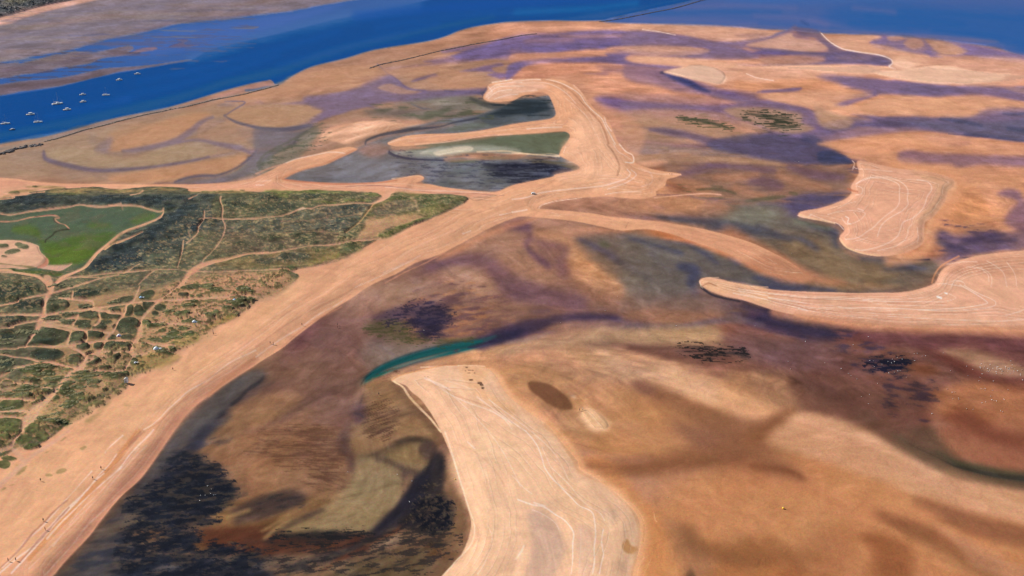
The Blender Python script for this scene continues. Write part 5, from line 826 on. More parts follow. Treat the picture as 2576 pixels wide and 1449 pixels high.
    P('22', '-200,400 0,370 200,350 300,370 350,430 200,480 0,560 -200,560', (88, 66, 74), soft=6, a=.8, w=3)
    P('22', '400,380 600,330 900,330 1100,400 900,420 700,430 450,470 300,500 150,500', (150, 106, 86), soft=7, a=.85, w=3)
    P('22', '950,380 1100,340 1250,370 1200,390 1050,400', (104, 72, 78), soft=4, a=.8, w=2)
    P('22', '200,520 500,440 900,420 1300,400 1700,400 1950,360 2050,420 2100,520 2000,560 1600,560 1200,540 900,560 600,600 200,620 -100,640 -100,580', (170, 126, 92), soft=10, a=.9, w=3)
    P('22', '2050,340 2300,350 2500,420 2700,520 2700,640 2300,600 2150,560 2100,440', (134, 86, 68), soft=12, a=.9, w=3)
    P('22', '700,590 1000,540 1250,560 1500,580 1800,590 2300,620 2700,640 2900,700 2500,800 2300,760 2100,770 1900,780 1700,740 1500,680 1300,640 1100,610 900,600', (112, 76, 66), soft=10, a=.85, w=4)
    for v in ['1700,605,18,10 1820,597,34,13 1935,598,24,12 2010,600,12,8 1880,625,44,12 2190,595,10,6 1960,645,50,7 2060,655,60,6 2130,620,40,9 2230,620,36,8 2290,655,50,7 2330,690,30,6 2150,705,30,6 2220,715,46,6 1960,710,36,5 1915,705,8,5']:
        E(M, '22', v, (40, 36, 34), soft=1.2, a=.9, w=2)
    P('22', '900,700 1300,680 1600,740 1900,830 2300,920 2576,1030 2700,1180 2500,1220 2100,1160 1800,1100 1500,1050 1400,960 1250,900 1100,820', (176, 126, 94), soft=12, a=.85, w=3)
    P('22', '1600,980 1750,950 1950,1000 2100,1080 1950,1130 1800,1120 1650,1060', (194, 144, 106), soft=9, a=.8)
    S('22', '1200,770,8 1450,850,12 1700,950,14', (200, 148, 112), soft=6, a=.6)
    P('22', '1750,820 1950,850 2200,870 2576,950 2800,1100 2900,1300 2576,1200 2450,1040 2200,930 1900,860', (118, 80, 70), soft=10, a=.85, w=3)
    P('22', '0,620 200,600 600,620 1000,640 1250,800 1200,950 1000,1000 800,980 600,1000 400,930 200,720 0,700', (176, 130, 98), soft=10, a=.8, w=3)
    P('22', '40,690 200,660 400,660 600,700 700,760 600,780 400,740 250,710', (194, 132, 98), soft=4, a=.8, w=2)
    P('22', '600,1200 760,980 1000,960 1250,1080 1500,1060 1800,1130 2000,1190 1900,1330 1500,1400 1200,1330 1000,1340', (172, 118, 82), soft=12, a=.7, w=3)
    P('22', '1230,970 1300,955 1380,975 1420,1030 1400,1050 1310,1040 1240,1000', (134, 88, 66), soft=3.5, a=.85, w=1)
    P('22', '160,1000 175,965 230,950 300,955 380,990 480,1060 560,1120 598,1170 585,1215 540,1222 480,1200 400,1195 330,1160 260,1090 200,1040', (124, 84, 60), soft=3, a=.8, w=1)
    S('22', '110,960 150,970 180,985', (200, 166, 144), 4, soft=2, a=.7)
    S('22', '560,1100 595,1160 600,1210', (206, 156, 110), 3, soft=2, a=.7)
    P('22', '700,1240 760,1215 850,1240 920,1300 970,1370 960,1410 900,1415 830,1400 770,1340 720,1290', (232, 182, 140), soft=4, wet=.15, w=1, h=.3, cls='sandbank')
    P('22', '1200,1050 1500,1100 1800,1160 2200,1220 2100,1449 1500,1449 1300,1400', (168, 118, 80), soft=14, a=.7)
    # dark swoosh lower right
    P('D', '1560,1120 1700,1090 1860,1080 1980,1060 2110,1050 2060,1110 1980,1150 2030,1210 1900,1200 1750,1190 1560,1190', (150, 98, 72), soft=30, a=.5)
    P('D', '1400,1090 1480,1075 1560,1090 1620,1120 1700,1130 1760,1140 1700,1165 1600,1150 1500,1140 1450,1130', (172, 118, 80), soft=14, a=.7)
    S('D', '2126,1040,8 2112,1065,14 2060,1090,20 1980,1108,24 1900,1124,24 1830,1146,22 1740,1165,18 1640,1175,12 1560,1180,6', (128, 84, 60), soft=13, a=.6)
    S('D', '1700,1112,16 1780,1108,30 1850,1120,34 1900,1140,28 1950,1172,22 2005,1198,14', (132, 90, 68), soft=20, a=.5)
    S('D', '1620,1060,10 1700,1085,20 1780,1105,24', (140, 96, 72), soft=14, a=.5)
    S('D', '1890,1172,6 1950,1178,12 2000,1190,10 2022,1206,5', (120, 72, 50), soft=6, a=.7)
    P('D', '1960,970 2050,980 2100,1010 2125,1040 2090,1055 2020,1062 1960,1080 1900,1060 1930,1000', (146, 104, 78), soft=16, a=.8)
    # right-hand brown flats, tile 32
    P('32', '0,200 300,320 700,380 1100,400 1600,430 2200,440 2576,440 3400,460 3400,900 2700,860 2300,740 1900,640 1700,640 1300,560 1000,540 700,560 300,480 0,420 -400,300', (118, 76, 72), soft=9, a=.9, w=4)
    P('32', '-100,740 200,760 500,780 900,900 1300,900 1600,960 1700,1100 1600,1300 1500,1400 1200,1380 900,1200 700,1090 500,980 300,900 0,840', (108, 70, 62), soft=12, a=.85, w=4)
    P('32', '0,220 150,270 300,310 500,350 750,385 700,410 600,400 750,490 600,490 430,480 300,420 150,360 -50,330', (56, 52, 70), soft=4, a=.8, w=5)
    E(M, '32', '350,380,90,18,-10 480,440,80,22,-10 300,350,70,12,-10 640,395,80,8,0', (44, 40, 64), soft=3, a=.85, w=4)
    for q in ['1000,415 1100,440 1190,470', '0,290 100,330 250,380']:
        S('32', q, (56, 46, 56), 4, soft=2.5, a=.8, w=2)
    E(M, '32', '1000,640,60,20,0 1050,575,80,16,0 1330,645,80,16,10', (70, 58, 76), soft=4, a=.75, w=4)
    P('32', '980,775 1100,770 1180,730 1280,700 1400,710 1450,740 1330,780 1310,830 1200,850 1140,810 1000,790', (60, 52, 62), soft=5, a=.6, w=5)
    P('32', '1130,800 1220,780 1290,790 1310,820 1200,825', (22, 28, 46), soft=2.5, a=.9, w=2)
    P('32', '1350,800 1500,740 1700,800 1700,880 1500,880 1350,860', (128, 80, 56), soft=8, a=.7, w=3)
    P('32', '1780,640 1950,610 2150,630 2300,700 2500,780 2600,850 2400,860 2200,850 2050,760 1900,690', (140, 104, 82), soft=9, a=.9, w=2)
    E(M, '32', '2330,810,160,50,-14', (150, 122, 102), soft=7, a=.6, w=3)
    P('32', '1850,660 2000,740 2150,830 2300,880 2576,890 3400,920 3400,1050 2576,960 2200,910 2000,850 1800,760 1650,700', (116, 66, 58), soft=9, a=.85, w=2)
    P('32', '1660,1050 1850,980 2150,940 2576,980 3400,1060 3400,1600 2576,1560 2100,1500 1950,1420 1750,1320 1680,1180', (162, 102, 66), soft=13, a=.9, w=3)
    P('32', '1750,1320 1900,1250 2050,1260 2200,1300 2300,1400 2100,1400 1950,1360', (124, 72, 52), soft=9, a=.75, w=3)
    S('32', '2250,1020,10 2400,1040,16 2576,1040,16', (128, 76, 60), soft=8, a=.7, w=3)
    P('32', '1500,1100 1600,1000 1700,1040 1680,1300 1600,1500 1450,1500 1500,1300', (112, 66, 50), soft=10, a=.8, w=3)
    for q in ['1340,1120 1450,1110 1500,1100', '1400,1200 1460,1215 1520,1230', '540,1080,8 600,1090,14 660,1110,8', '330,930 430,960 520,990 700,1060', '880,1295,10 920,1300,12', '1380,1010 1480,1020', '1100,1150 1400,1180 1600,1180']:
        S('32', q, (66, 46, 52), 6, soft=4, a=.75, w=4)
    S('32', '1050,1060 1200,1110 1330,1190 1400,1220', (124, 90, 68), 4, soft=3, a=.7, w=1)
    P('32', '0,1100 100,1050 250,1150 200,1280 100,1360 0,1420 -200,1360 -150,1180', (150, 104, 80), soft=13, a=.8, w=2)
    P('32', '-100,830 100,800 350,900 500,1010 700,1100 600,1200 400,1160 300,1240 250,1150 100,1050 -100,1000', (132, 96, 76), soft=13, a=.75, w=3)
    S('32', '0,1420,12 100,1380,10 200,1300,6 280,1180,3', (94, 58, 42), soft=5, a=.8)
    P('32', '100,1400 200,1320 400,1300 700,1340 1000,1420 1300,1560 1600,1650 900,1700 100,1640 0,1500', (168, 120, 84), soft=12, a=.9)
    P('32', '430,1220 900,1220 1300,1300 1500,1400 1560,1500 1300,1470 1000,1380 800,1310', (112, 76, 64), soft=12, a=.85, w=3)
    # lower right creek
    P('D', '2260,1080 2350,1070 2380,1110 2420,1150 2500,1175 2576,1190 3200,1230 3200,1280 2576,1228 2490,1212 2420,1190 2350,1155 2290,1120', (96, 72, 56), soft=10, a=.85)
    S('33', '1330,50,2 1450,130,4 1600,200,6 1750,270,7 1900,340,9 2050,380,10 2250,430,11 2576,470,14 3300,530,22 5000,640,26', (38, 44, 48), soft=3.5, a=.95, wet=.95, cls='tidal_creek', h=-.3)
    S('33', '1700,200 1900,310 2100,350 2350,400 2576,420', (62, 70, 50), 7, soft=4, a=.7)
    P('33', '1720,0 1850,170 2000,260 2300,350 2576,400 3300,460 3300,-200 2576,-100 2100,-80 1750,-60', (142, 86, 66), soft=8, a=.75)
    P('33', '2100,-40 2576,20 3400,40 3400,200 2576,120 2250,60', (112, 62, 50), soft=12, a=.5)
    # bottom right broad sand
    P('33', '400,-60 700,-20 1000,60 1300,200 1600,320 1900,420 2300,510 2576,600 3300,700 3300,1000 2300,800 1800,620 1300,420 900,220 500,80', (172, 128, 102), soft=14, a=.75)
    for q in ['1520,700,8 1700,760,22 1850,850,40 2100,950,50 2400,1010,50 2800,1060,50', '1120,830,6 1250,900,20 1450,960,26 1650,1040,30 1850,1130,28 2050,1250,24 2300,1380,24']:
        S('33', q, (136, 86, 60), soft=13, a=.7)
    P('33', '900,1040 1100,1020 1350,1080 1450,1200 1450,1449 1300,1700 1000,1449 1050,1200', (146, 90, 56), soft=16, a=.5)
    S('33', '1700,1150 1900,1300 2200,1449 2576,1600', (172, 122, 90), 30, soft=12, a=.6)
    P('33', '-200,1100 100,1120 300,1300 400,1600 -100,1700 -600,1449', (156, 96, 58), soft=16, a=.5)
    P('D', '2060,1340 2150,1330 2150,1400 2100,1480 1950,1480', (150, 96, 64), soft=18, a=.4)
    P('23', '1700,950 1850,950 1900,1080 2100,1150 2500,1250 2600,1330 2300,1350 2000,1280 1750,1150', (128, 84, 56), soft=14, a=.7)
    P('23', '1750,1449 1800,1380 1850,1449 1900,1600 1700,1600', (84, 60, 44), soft=5, a=.8)
    P('23', '1100,1300 1500,1000 1650,1100 1700,1449 1200,1600 1000,1600', (186, 130, 84), soft=15, a=.6)
    # ---------------- lower left flats
    P('12', '-200,820 0,760 300,650 500,800 800,900 1000,1000 900,1200 400,1449 0,1449 -400,1300', (124, 92, 68), soft=14, a=.8, w=4)
    S('D', '640,938,14 662,945,18 655,962,16 640,975,8', (70, 66, 58), soft=3.5, a=.9, w=1)
    S('D', '664,955,2 650,972,4 625,985,6 600,1010,8 560,1040,12 520,1060,14', (44, 44, 48), soft=2.5, a=.85, w=2)
    P('D', '560,1000 600,960 640,945 640,975 600,1005 550,1040 500,1080 440,1170 420,1180 470,1090 520,1035', (88, 80, 74), soft=5, a=.85, w=2)
    P('D', '571,1045 600,1030 640,1010 700,1000 760,985 820,990 850,1010 850,1060 820,1090 760,1080 700,1072 620,1085 610,1090 600,1075', (146, 108, 74), soft=5, a=.75, w=2)
    S('D', '570,1044 590,1060 604,1080 612,1092', (98, 66, 46), 3, soft=1.8, a=.8)
    P('12', '100,1000 400,950 800,1020 750,1080 500,1090 300,1130 0,1300 0,1200', (120, 84, 62), soft=8, a=.7, w=4)
    for q in ['0,1420 150,1320 300,1250 450,1150 600,1080 780,1040', '800,1020,8 900,1060,12 870,1150,14 900,1230,10', '550,1360 700,1350 850,1360', '100,1050 250,930', '600,900 750,860 900,830']:
        S('12', q, (88, 56, 54), 7, soft=5, a=.65, w=4)
    S('12', '960,1140 1000,1060 1050,1000 1110,985', (160, 122, 88), 8, soft=3, a=.8, w=1)
    S('12', '1110,990,7 1080,1060,6 1060,1120,6 1045,1210,4', (64, 58, 50), soft=1.8, a=.85)
    P('12', '930,1240 1000,1210 1100,1220 1130,1290 1100,1360 1000,1340 960,1290', (94, 66, 64), soft=4, a=.85, w=2)
    S('12', '960,1265 1000,1255 1050,1275 1065,1290', (50, 46, 50), 4, soft=1.8, a=.8)
    S('12', '950,1290 1010,1290 1060,1310', (150, 112, 78), 4, soft=2, a=.7)
    # teal creek
    S('12', '1045,985,6 1080,940,16 1150,900,20 1230,850,22 1330,805,23 1450,765,24 1600,710,26 1750,670,28 1850,645,28 2000,620,26 2150,590,24 2300,550,22 2450,500,20 2620,450,14', (34, 56, 62), soft=2.2, a=.95, w=.6)
    S('12', '1060,975,4 1100,930,12 1170,885,17 1250,850,17 1350,800,17 1480,750,18 1620,700,19 1750,668,20 1900,642,19 2050,615,17 2180,590,14 2300,560,10 2420,530,5', (28, 92, 92), soft=2.2, a=.95, wet=1, cls='tidal_creek', h=-.4)
    S('12', '1120,940,4 1200,890,8 1300,850,8 1400,800,8', (30, 94, 80), soft=2, a=.8)
    S('12', '2150,580,8 2300,545,12 2450,490,20 2576,440,24 2700,400,20', (48, 44, 72), soft=3, a=.85, w=1)
    S('12', '1400,720 1500,705 1700,640', (92, 66, 70), 4, soft=2, a=.7)
    # ground by the creek right side and rippled patch
    P('12', '1280,880 1500,820 1800,720 2100,640 2400,590 2900,560 3000,640 2800,700 2576,690 2350,800 2000,790 1700,800 1500,850 1370,930', (192, 142, 106), soft=4, a=.9, w=1, wet=.4)
    P('12', '1100,990 1200,930 1340,920 1380,980 1430,1080 1440,1230 1600,1250 1450,1300 1400,1380 1300,1420 1150,1440 1120,1300 1110,1180 1080,1080', (158, 108, 74), soft=5, a=.9, w=2)
    S('12', '1180,920,10 1280,900,12 1340,880,6', (128, 84, 66), soft=4, a=.7, w=1)
    for k in range(12):
        yy = 1440-k*24; S('12', '%d,%d %d,%d %d,%d' % (1120+k*4, yy, 1180+k*5, yy-22, 1260+k*5, yy-34), (92, 62, 46), 1.8, soft=1.2, a=.5, w=2)
    for k in range(7):
        yy = 1110-k*24; S('12', '%d,%d %d,%d' % (1150+k*8, yy, 1260+k*9, yy-16), (110, 74, 54), 1.6, soft=1.2, a=.5, w=2)
    P('12', '1440,1320 1500,1260 1600,1250 1700,1320 1780,1449 1400,1449 1330,1420', (120, 94, 64), soft=5, a=.85, w=2)
    S('12', '1380,980,3 1400,1060,4 1415,1140,3 1420,1200,3', (90, 72, 48), soft=2.5, a=.6, w=1)
    S('12', '1340,1395,3 1400,1370,4 1440,1330,4 1500,1270,4 1560,1250,4 1620,1260,8 1700,1330,10 1780,1420,10', (96, 70, 46), soft=2.5, a=.75, w=1)
    S('12', '1400,985,5 1480,1040,8 1560,1170,10 1660,1290,10 1760,1400,10', (120, 82, 52), soft=4, a=.7)
    # tile 13: the bay with weeds
    P('13', '1700,0 1760,0 1830,100 1900,300 1980,500 2060,700 2120,900 2080,1100 2000,1260 1900,1449 1600,1500 1700,1100 1960,900 1960,700 1860,400 1800,200', (126, 92, 66), soft=7, a=.9)
    for k in range(16):
        yy = 30+k*22; S('13', '%d,%d %d,%d %d,%d %d,%d' % (380-k*10, yy+6, 500, yy, 620, yy+4, 780-k*6, yy-4+k), (96, 62, 44), 1.5, soft=1.2, a=.42, w=2.5)
    P('13', '0,-40 400,-60 800,0 900,200 850,400 700,420 400,500 100,560 -200,500 -200,100', (150, 106, 70), soft=16, a=.45, w=4)
    P('13', '1050,360 1200,280 1350,320 1450,450 1450,620 1400,750 1250,900 1000,1000 700,1000 450,990 600,880 800,800 950,600', (142, 114, 84), soft=10, a=.95, w=3)
    P('13', '0,430 300,450 600,560 800,620 700,760 400,870 200,960 0,1030 -400,1100 -400,600', (132, 98, 64), soft=12, a=.6, w=4)
    P('13', '1280,220 1330,170 1450,110 1600,100 1650,180 1700,260 1750,320 1700,380 1550,370 1400,320 1330,260', (128, 102, 74), soft=4, a=.9, w=1)
    S('13', '1260,215,3 1350,170,6 1430,110,9 1500,75,10 1600,70,12 1700,90,12 1760,120,10', (72, 52, 38), soft=2.5, a=.85, w=1)
    P('13', '1640,180 1660,120 1720,95 1790,110 1820,180 1800,220 1760,240 1720,290 1680,260', (82, 62, 52), soft=2, a=.9, w=2)
    S('13', '1670,200 1690,260 1730,280', (130, 116, 108), 5, soft=2, a=.6, w=1)
    for q in ['1210,270,4 1300,270,8 1370,300,8', '1380,310,10 1480,350,12 1550,390,12', '1450,450,10 1550,390,16 1640,380,12', '850,20,12 880,80,20 860,150,18 840,200,10']:
        S('13', q, (70, 54, 52), soft=4, a=.8, w=3)
    P('13', '1700,330 1800,250 1860,235 1880,330 1840,420 1780,440 1700,450 1640,560 1500,780 1300,960 1200,1020 1180,980 1350,840 1500,620 1600,440', (36, 32, 38), soft=4.5, a=.88, w=3)
    P('13', '1640,500 1850,480 1850,640 1700,720 1560,760 1500,700', (58, 46, 40), soft=5, a=.8, w=4)
    P('13', '1560,760 1750,720 1900,700 1990,760 1990,880 1960,960 1860,1010 1700,990 1600,900 1530,850', (54, 48, 44), soft=4, a=.85, w=6)
    E(M, '13', '1900,790,70,46,20 1860,880,90,50,10 1640,800,60,30,0 1730,950,60,30,0 1920,950,50,30,0 1750,860,40,26,0', (22, 22, 34), soft=2.5, a=.85, w=6)
    E(M, '13', '1700,860,60,30,30 1580,930,70,30,20 1800,940,40,20,0', (104, 84, 60), soft=3, a=.6, w=5)
    S('13', '1560,640,8 1500,720,16 1400,830,22 1280,930,16 1180,1000,8', (28, 26, 40), soft=4, a=.7, w=3)
    P('13', '320,1030 450,1010 650,1005 800,1020 900,1030 1150,1010 1200,1040 1100,1130 1000,1180 700,1190 400,1160 100,1190 -200,1200 -200,1120 100,1100 300,1080', (76, 44, 32), soft=5, a=.9, w=4)
    for q in ['400,1025,8 600,1010,12 800,1025,9 850,1040,3', '540,1070,12 620,1075,10', '60,1130,12 130,1140,16 160,1150,8', '650,1040,6 780,1040,6']:
        S('13', q, (26, 30, 34), soft=2, a=.9, w=4)
    S('13', '1160,1010 1080,1100 900,1190 700,1260 560,1280 450,1300 380,1360 320,1449', (66, 58, 50), 6, soft=2.5, a=.8, w=1.5)
    S('13', '1450,960,8 1350,1040,10 1200,1140,10 1050,1200,9 900,1250,7 750,1280,6', (96, 46, 26), soft=3.5, a=.8, w=2)
    P('13', '1200,1120 1400,1010 1500,1040 1450,1120 1250,1180 1100,1210', (128, 102, 80), soft=4, a=.8, w=4)
    P('13', '300,1200 600,1180 850,1200 700,1250 500,1270 350,1300 100,1340 -200,1300 0,1220', (112, 92, 74), soft=5, a=.8, w=5)
    P('13', '1000,1300 1400,1180 1800,1130 2050,1180 2000,1280 1800,1420 1500,1500 900,1600 700,1449', (96, 78, 56), soft=9, a=.8, w=6)
    P('13', '1700,1120 1900,1150 2060,1200 2000,1280 1850,1320 1720,1220', (104, 64, 38), soft=8, a=.7, w=4)
    for v in ['300,1230,80,10,5 20,1270,50,20,30 1030,1305,40,9,0 1180,1360,50,9,10 1420,1335,60,9,12 700,1360,90,14,8 930,1285,26,14,0 1170,1270,30,14,0 1660,1190,26,10,0 1780,1130,60,9,5 460,1160,40,9,0 900,1310,24,9,0 1280,1350,60,6,14 1800,1080,20,10,0 1900,1100,20,8,0 80,1200,30,8,0', ]:
        E(M, '13', v, (34, 36, 46), soft=1.6, a=.85, w=4)
    P('03', '2550,680 2760,600 2900,600 3040,640 3050,670 2980,720 2900,760 2760,770 2600,760', (66, 54, 56), soft=4, a=.85, w=3)
    for q in ['90,960 250,900 380,880', '80,1080 250,990 420,960 560,900', '350,1010 500,970 700,880']:
        S('13', q, (146, 114, 78), 7, soft=5, a=.6, w=2)
    for q in ['400,940 500,860 640,790 760,760', '100,960 220,920', '520,600 600,480']:
        S('13', q, (64, 50, 44), 6, soft=4, a=.7, w=2)
    # tile 03: weeds
    P('03', '1350,560 1550,290 1700,100 1900,180 2000,250 2250,380 2370,560 2380,650 2200,720 2000,900 1900,1000 1700,960 1500,900 1250,1000 1000,1449 560,1449 900,1080 1100,820', (84, 70, 68), soft=9, a=.9, w=5)
    S('03', '540,1449,16 900,1050,16 1050,880,14 1350,520,14 1540,310,14 1700,60,12', (120, 74, 46), soft=5, a=.9)
    for q in ['2070,0,10 2000,60,14 1950,130,12', '1780,150,14 1790,190,12']:
        S('03', q, (44, 46, 58), soft=4, a=.85, w=3)
    P('03', '1300,960 1500,1000 1650,1030 1900,1080 2200,1000 2576,900 2800,900 2800,1200 2400,1200 2000,1200 1700,1150 1500,1060', (92, 62, 40), soft=9, a=.8, w=5)
    P('03', '2050,1100 2300,1050 2576,1040 2576,1180 2300,1200 2100,1160', (72, 38, 26), soft=7, a=.8, w=4)
    P('03', '1060,1200 1250,1050 1400,1130 1600,1220 1900,1260 2100,1260 2576,1240 2700,1449 2500,1600 500,1600 700,1400', (72, 68, 72), soft=9, a=.85, w=7)
    P('03', '1900,1390 2300,1350 2576,1370 2800,1500 2000,1600 1700,1500', (36, 36, 48), soft=6, a=.7, w=8)
    P('03', '1300,850 1500,900 1500,940 1350,950 1250,930', (112, 96, 66), soft=5, a=.7, w=4)
    S('03', '2260,870 2400,830 2520,790', (138, 106, 68), 9, soft=4, a=.8, w=1)
    S('03', '2460,1120,6 2500,1060,4', (60, 50, 44), soft=4, a=.4)
    # ---- second painting pass: broad ridges and hollows
    def R(t, q, c, soft=12, a=.8, w=2): P(t, q, c, soft=soft, a=a, w=w)
    def B(t, q, c, soft=9, a=.8, w=1.5): S(t, q, c, soft=soft, a=a, w=w)
    R('q11', '340,860 420,830 500,860 620,1000 720,1120 770,1250 760,1480 640,1480 640,1200 560,1070 430,950', (196, 134, 88), 10, .8)
    R('q11', '420,210 560,180 700,190 900,200 1010,230 1060,260 900,285 700,275 520,260 400,250', (180, 142, 108), 8, .85)
    R('q11', '250,300 500,300 620,330 780,390 700,440 600,430 500,440 300,400 150,360', (184, 138, 104), 12, .7)
    R('q11', '560,280 760,290 900,300 1020,330 1180,370 1350,400 1200,420 1000,420 820,370 650,330', (120, 80, 68), 8, .75)
    B('q11', '330,335,22 560,370,34 760,425,40 900,490,56 1060,550,62 1230,600,56 1380,625,22', (204, 154, 116), 12, .9)
    B('q11', '820,470,20 900,500,34 1000,540,30', (216, 168, 126), 8, .7)
    R('q11', '1080,420 1250,430 1400,470 1450,540 1420,600 1300,590 1180,520 1080,470', (160, 118, 88), 12, .8)
    B('q11', '630,480,14 720,525,26 860,590,36 980,650,44 1080,700,50 1200,728,40 1300,690,26 1400,625,14', (136, 92, 66), 12, .75)
    R('q11', '480,520 640,540 760,640 860,740 900,800 700,830 500,850 380,800 440,680', (188, 134, 92), 14, .75)
    R('q11', '300,460 440,480 560,520 500,620 420,600 320,560', (204, 150, 110), 10, .6)
    B('q11', '330,882,10 480,900,22 640,902,34 800,880,38 950,852,40 1060,815,40 1170,785,34 1270,730,24 1390,640,12', (134, 88, 60), 15, .7)
    B('q11', '820,690,20 920,740,44 1040,780,54 1120,800,40', (140, 96, 74), 16, .45)
    B('q11', '1080,835,36 1220,880,34 1340,915,26 1430,945,16 1462,972,8', (138, 88, 62), 12, .35)
    R('q11', '1390,665 1450,645 1540,645 1700,690 1900,780 2100,880 2300,960 2600,1040 3200,1160 3200,1300 2576,1190 2200,1090 1900,990 1650,900 1450,830 1290,770', (198, 148, 114), 12, .85)
    B('q11', '1440,655,14 1560,670,20 1720,720,24 1950,830,22 2150,930,18', (208, 160, 126), 9, .6)
    R('q11', '1400,450 1600,430 1900,480 2080,520 2100,640 2000,740 2200,880 1950,790 1750,690 1550,610 1430,560', (116, 78, 64), 12, .75)
    B('q11', '1420,460,12 1500,490,22 1600,540,26 1720,600,20', (94, 62, 52), 8, .6)
    B('q11', '1760,640,14 1900,740,30 2020,820,34 2150,880,30', (100, 72, 56), 10, .6)
    R('q11', '1650,200 2000,210 2576,225 3300,240 3300,360 2576,330 2300,290 2100,320 1900,300 1750,280', (108, 68, 68), 9, .8)
    R('q11', '1100,280 1400,260 1700,300 1850,380 1750,440 1500,400 1250,370', (112, 78, 76), 12, .7)
    R('q11', '2170,300 2400,330 2600,400 2620,450 2420,440 2290,380 2190,340', (158, 120, 98), 9, .8)
    B('q11', '2080,310,14 2200,370,20 2350,450,20 2500,480,16 2640,490,14', (104, 60, 52), 8, .7)
    R('q11', '2130,530 2250,480 2450,480 2640,510 3300,560 3300,900 2640,800 2450,710 2350,620 2200,600 2120,640', (164, 112, 84), 18, .75)
    R('q11', '2110,650 2150,640 2200,700 2350,760 2500,820 2640,850 3200,900 3200,960 2576,910 2300,860 2180,790', (160, 106, 80), 14, .7)
    R('q11', '2150,655 2280,605 2400,690 2640,735 3000,760 2900,830 2576,800 2350,740 2250,690', (124, 74, 56), 12, .7)
    B('q11', '1940,745,14 2050,830,30 2200,895,36 2350,935,38 2640,975,44', (84, 72, 54), 8, .45)
    R('q11', '860,1260 1000,1270 1200,1255 1400,1300 1550,1370 1400,1400 1200,1370 1000,1330', (148, 98, 64), 20, .6)
    B('q11', '800,1180,20 850,1260,50 900,1340,50 960,1420,50', (134, 96, 70), 18, .45)
    B('q11', '2040,1070,8 2200,1140,24 2400,1215,36 2640,1290,40', (142, 96, 70), 16, .6)
    B('q11', '1840,1135,8 1980,1195,20 2110,1260,28 2260,1340,30 2420,1449,32', (140, 92, 62), 15, .65)
    R('q11', '1760,1230 1900,1240 2020,1330 2000,1480 1850,1449 1800,1330', (142, 88, 58), 14, .55)
    R('q11', '2120,1180 2300,1260 2500,1370 2640,1440 2640,1500 2400,1449 2250,1320', (188, 138, 108), 12, .6)
    R('q11', '900,960 1200,960 1500,1000 1800,1060 1750,1150 1400,1150 1000,1120', (190, 132, 92), 20, .5)
    MV = (124, 99, 130)  # wet mud tinted by painted sky reflection
    R('q10', '0,175 300,160 700,158 1000,185 1180,212 1000,240 700,225 400,215 0,235', MV, 6, .55)
    R('q10', '480,262 700,252 950,255 1300,272 1350,290 1100,294 800,292 600,282', MV, 5, .6)
    R('q10', '430,330 600,335 860,352 760,385 620,380 480,360', (146, 110, 122), 8, .6)
    R('q10', '430,485 700,480 950,495 1150,520 1350,560 1520,600 1570,690 1300,650 1000,610 700,585 480,560', (128, 98, 128), 9, .6)
    B('q10', '790,350,6 880,390,16 1000,455,20 1150,480,18 1300,500,16 1450,535,16 1530,610,14', (112, 90, 128), 6, .7)
    R('q10', '1560,378 1750,385 1950,415 2300,438 2620,455 3000,470 3000,520 2576,500 2200,482 1850,455 1650,410', (118, 95, 130), 7, .65)
    R('q10', '1600,500 1720,478 1800,482 1720,520 1640,535', MV, 5, .7)
    R('q10', '1500,690 1650,600 1900,585 2300,590 2650,560 3000,560 3000,720 2650,710 2350,690 2000,650 1750,655 1580,710', (104, 90, 120), 8, .65)
    R('q10', '2250,600 2650,590 3000,590 3000,690 2576,690 2350,650', (84, 86, 108), 10, .6)
    R('q10', '1050,690 1250,680 1500,705 1620,740 1700,810 1560,830 1300,810 1100,770 980,740', (84, 72, 98), 9, .7)
    R('q10', '1150,215 1300,195 1440,150 1500,190 1560,200 1640,240 1600,262 1400,262 1200,250', (130, 104, 134), 6, .6)
    R('q10', '1250,320 1500,285 1720,272 1880,295 1905,322 1700,335 1400,332', (112, 92, 126), 5, .6)
    R('q10', '1820,210 1950,200 2080,220 2150,262 2060,262 1940,250', MV, 5, .6)
    R('q10', '2180,215 2400,240 2650,290 3000,330 3000,370 2620,320 2380,290 2250,270', (132, 110, 144), 7, .65)
    R('q10', '950,130 1300,140 1700,165 2100,195 2400,215 2400,200 2000,170 1600,150 1200,128', (136, 112, 142), 5, .45)
    R('q10', '1960,240 2060,225 2090,245 2040,268 1960,262', (196, 144, 118), 3, .9); R('q10', '2110,258 2150,226 2260,240 2290,262 2200,282 2140,275', (192, 144, 116), 3, .9)
    R('q10', '1880,218 1960,212 1975,224 1900,228', (188, 140, 116), 3, .8)
    R('q10', '650,300 760,290 950,300 1080,350 1120,400 1040,420 900,390 860,350 740,320', (220, 168, 138), 4, .75)
    R('q10', '1500,160 1600,185 1700,190 1850,182 1830,205 1700,215 1850,250 1950,262 2060,310 1990,345 1910,345 1900,310 1830,280 1700,250 1620,215 1540,190', (212, 160, 132), 4, .75)
    R('q10', '1180,335 1500,330 1850,340 1820,372 1500,362 1250,350', (218, 164, 136), 4, .7)
    # centre mud
    R('q11', '0,60 200,0 420,20 600,60 900,80 1000,130 800,130 600,120 400,110 200,130 0,170', (124, 90, 80), 12, .6)
    R('q11', '450,130 700,110 900,130 1050,160 900,175 700,160 560,150', (178, 122, 86), 7, .7)
    B('q11', '0,235,20 120,190,26 260,150,22 400,140,20 540,150,14', (58, 46, 66), 6, .75)
    B('q11', '600,165,8 750,185,10 900,190,8 1050,165,8 1200,165,8 1320,210,8', (108, 84, 96), 4, .8)
    B('q11', '1100,130,16 1250,160,30 1400,190,44 1500,230,40 1600,245,20', (56, 46, 68), 8, .75)
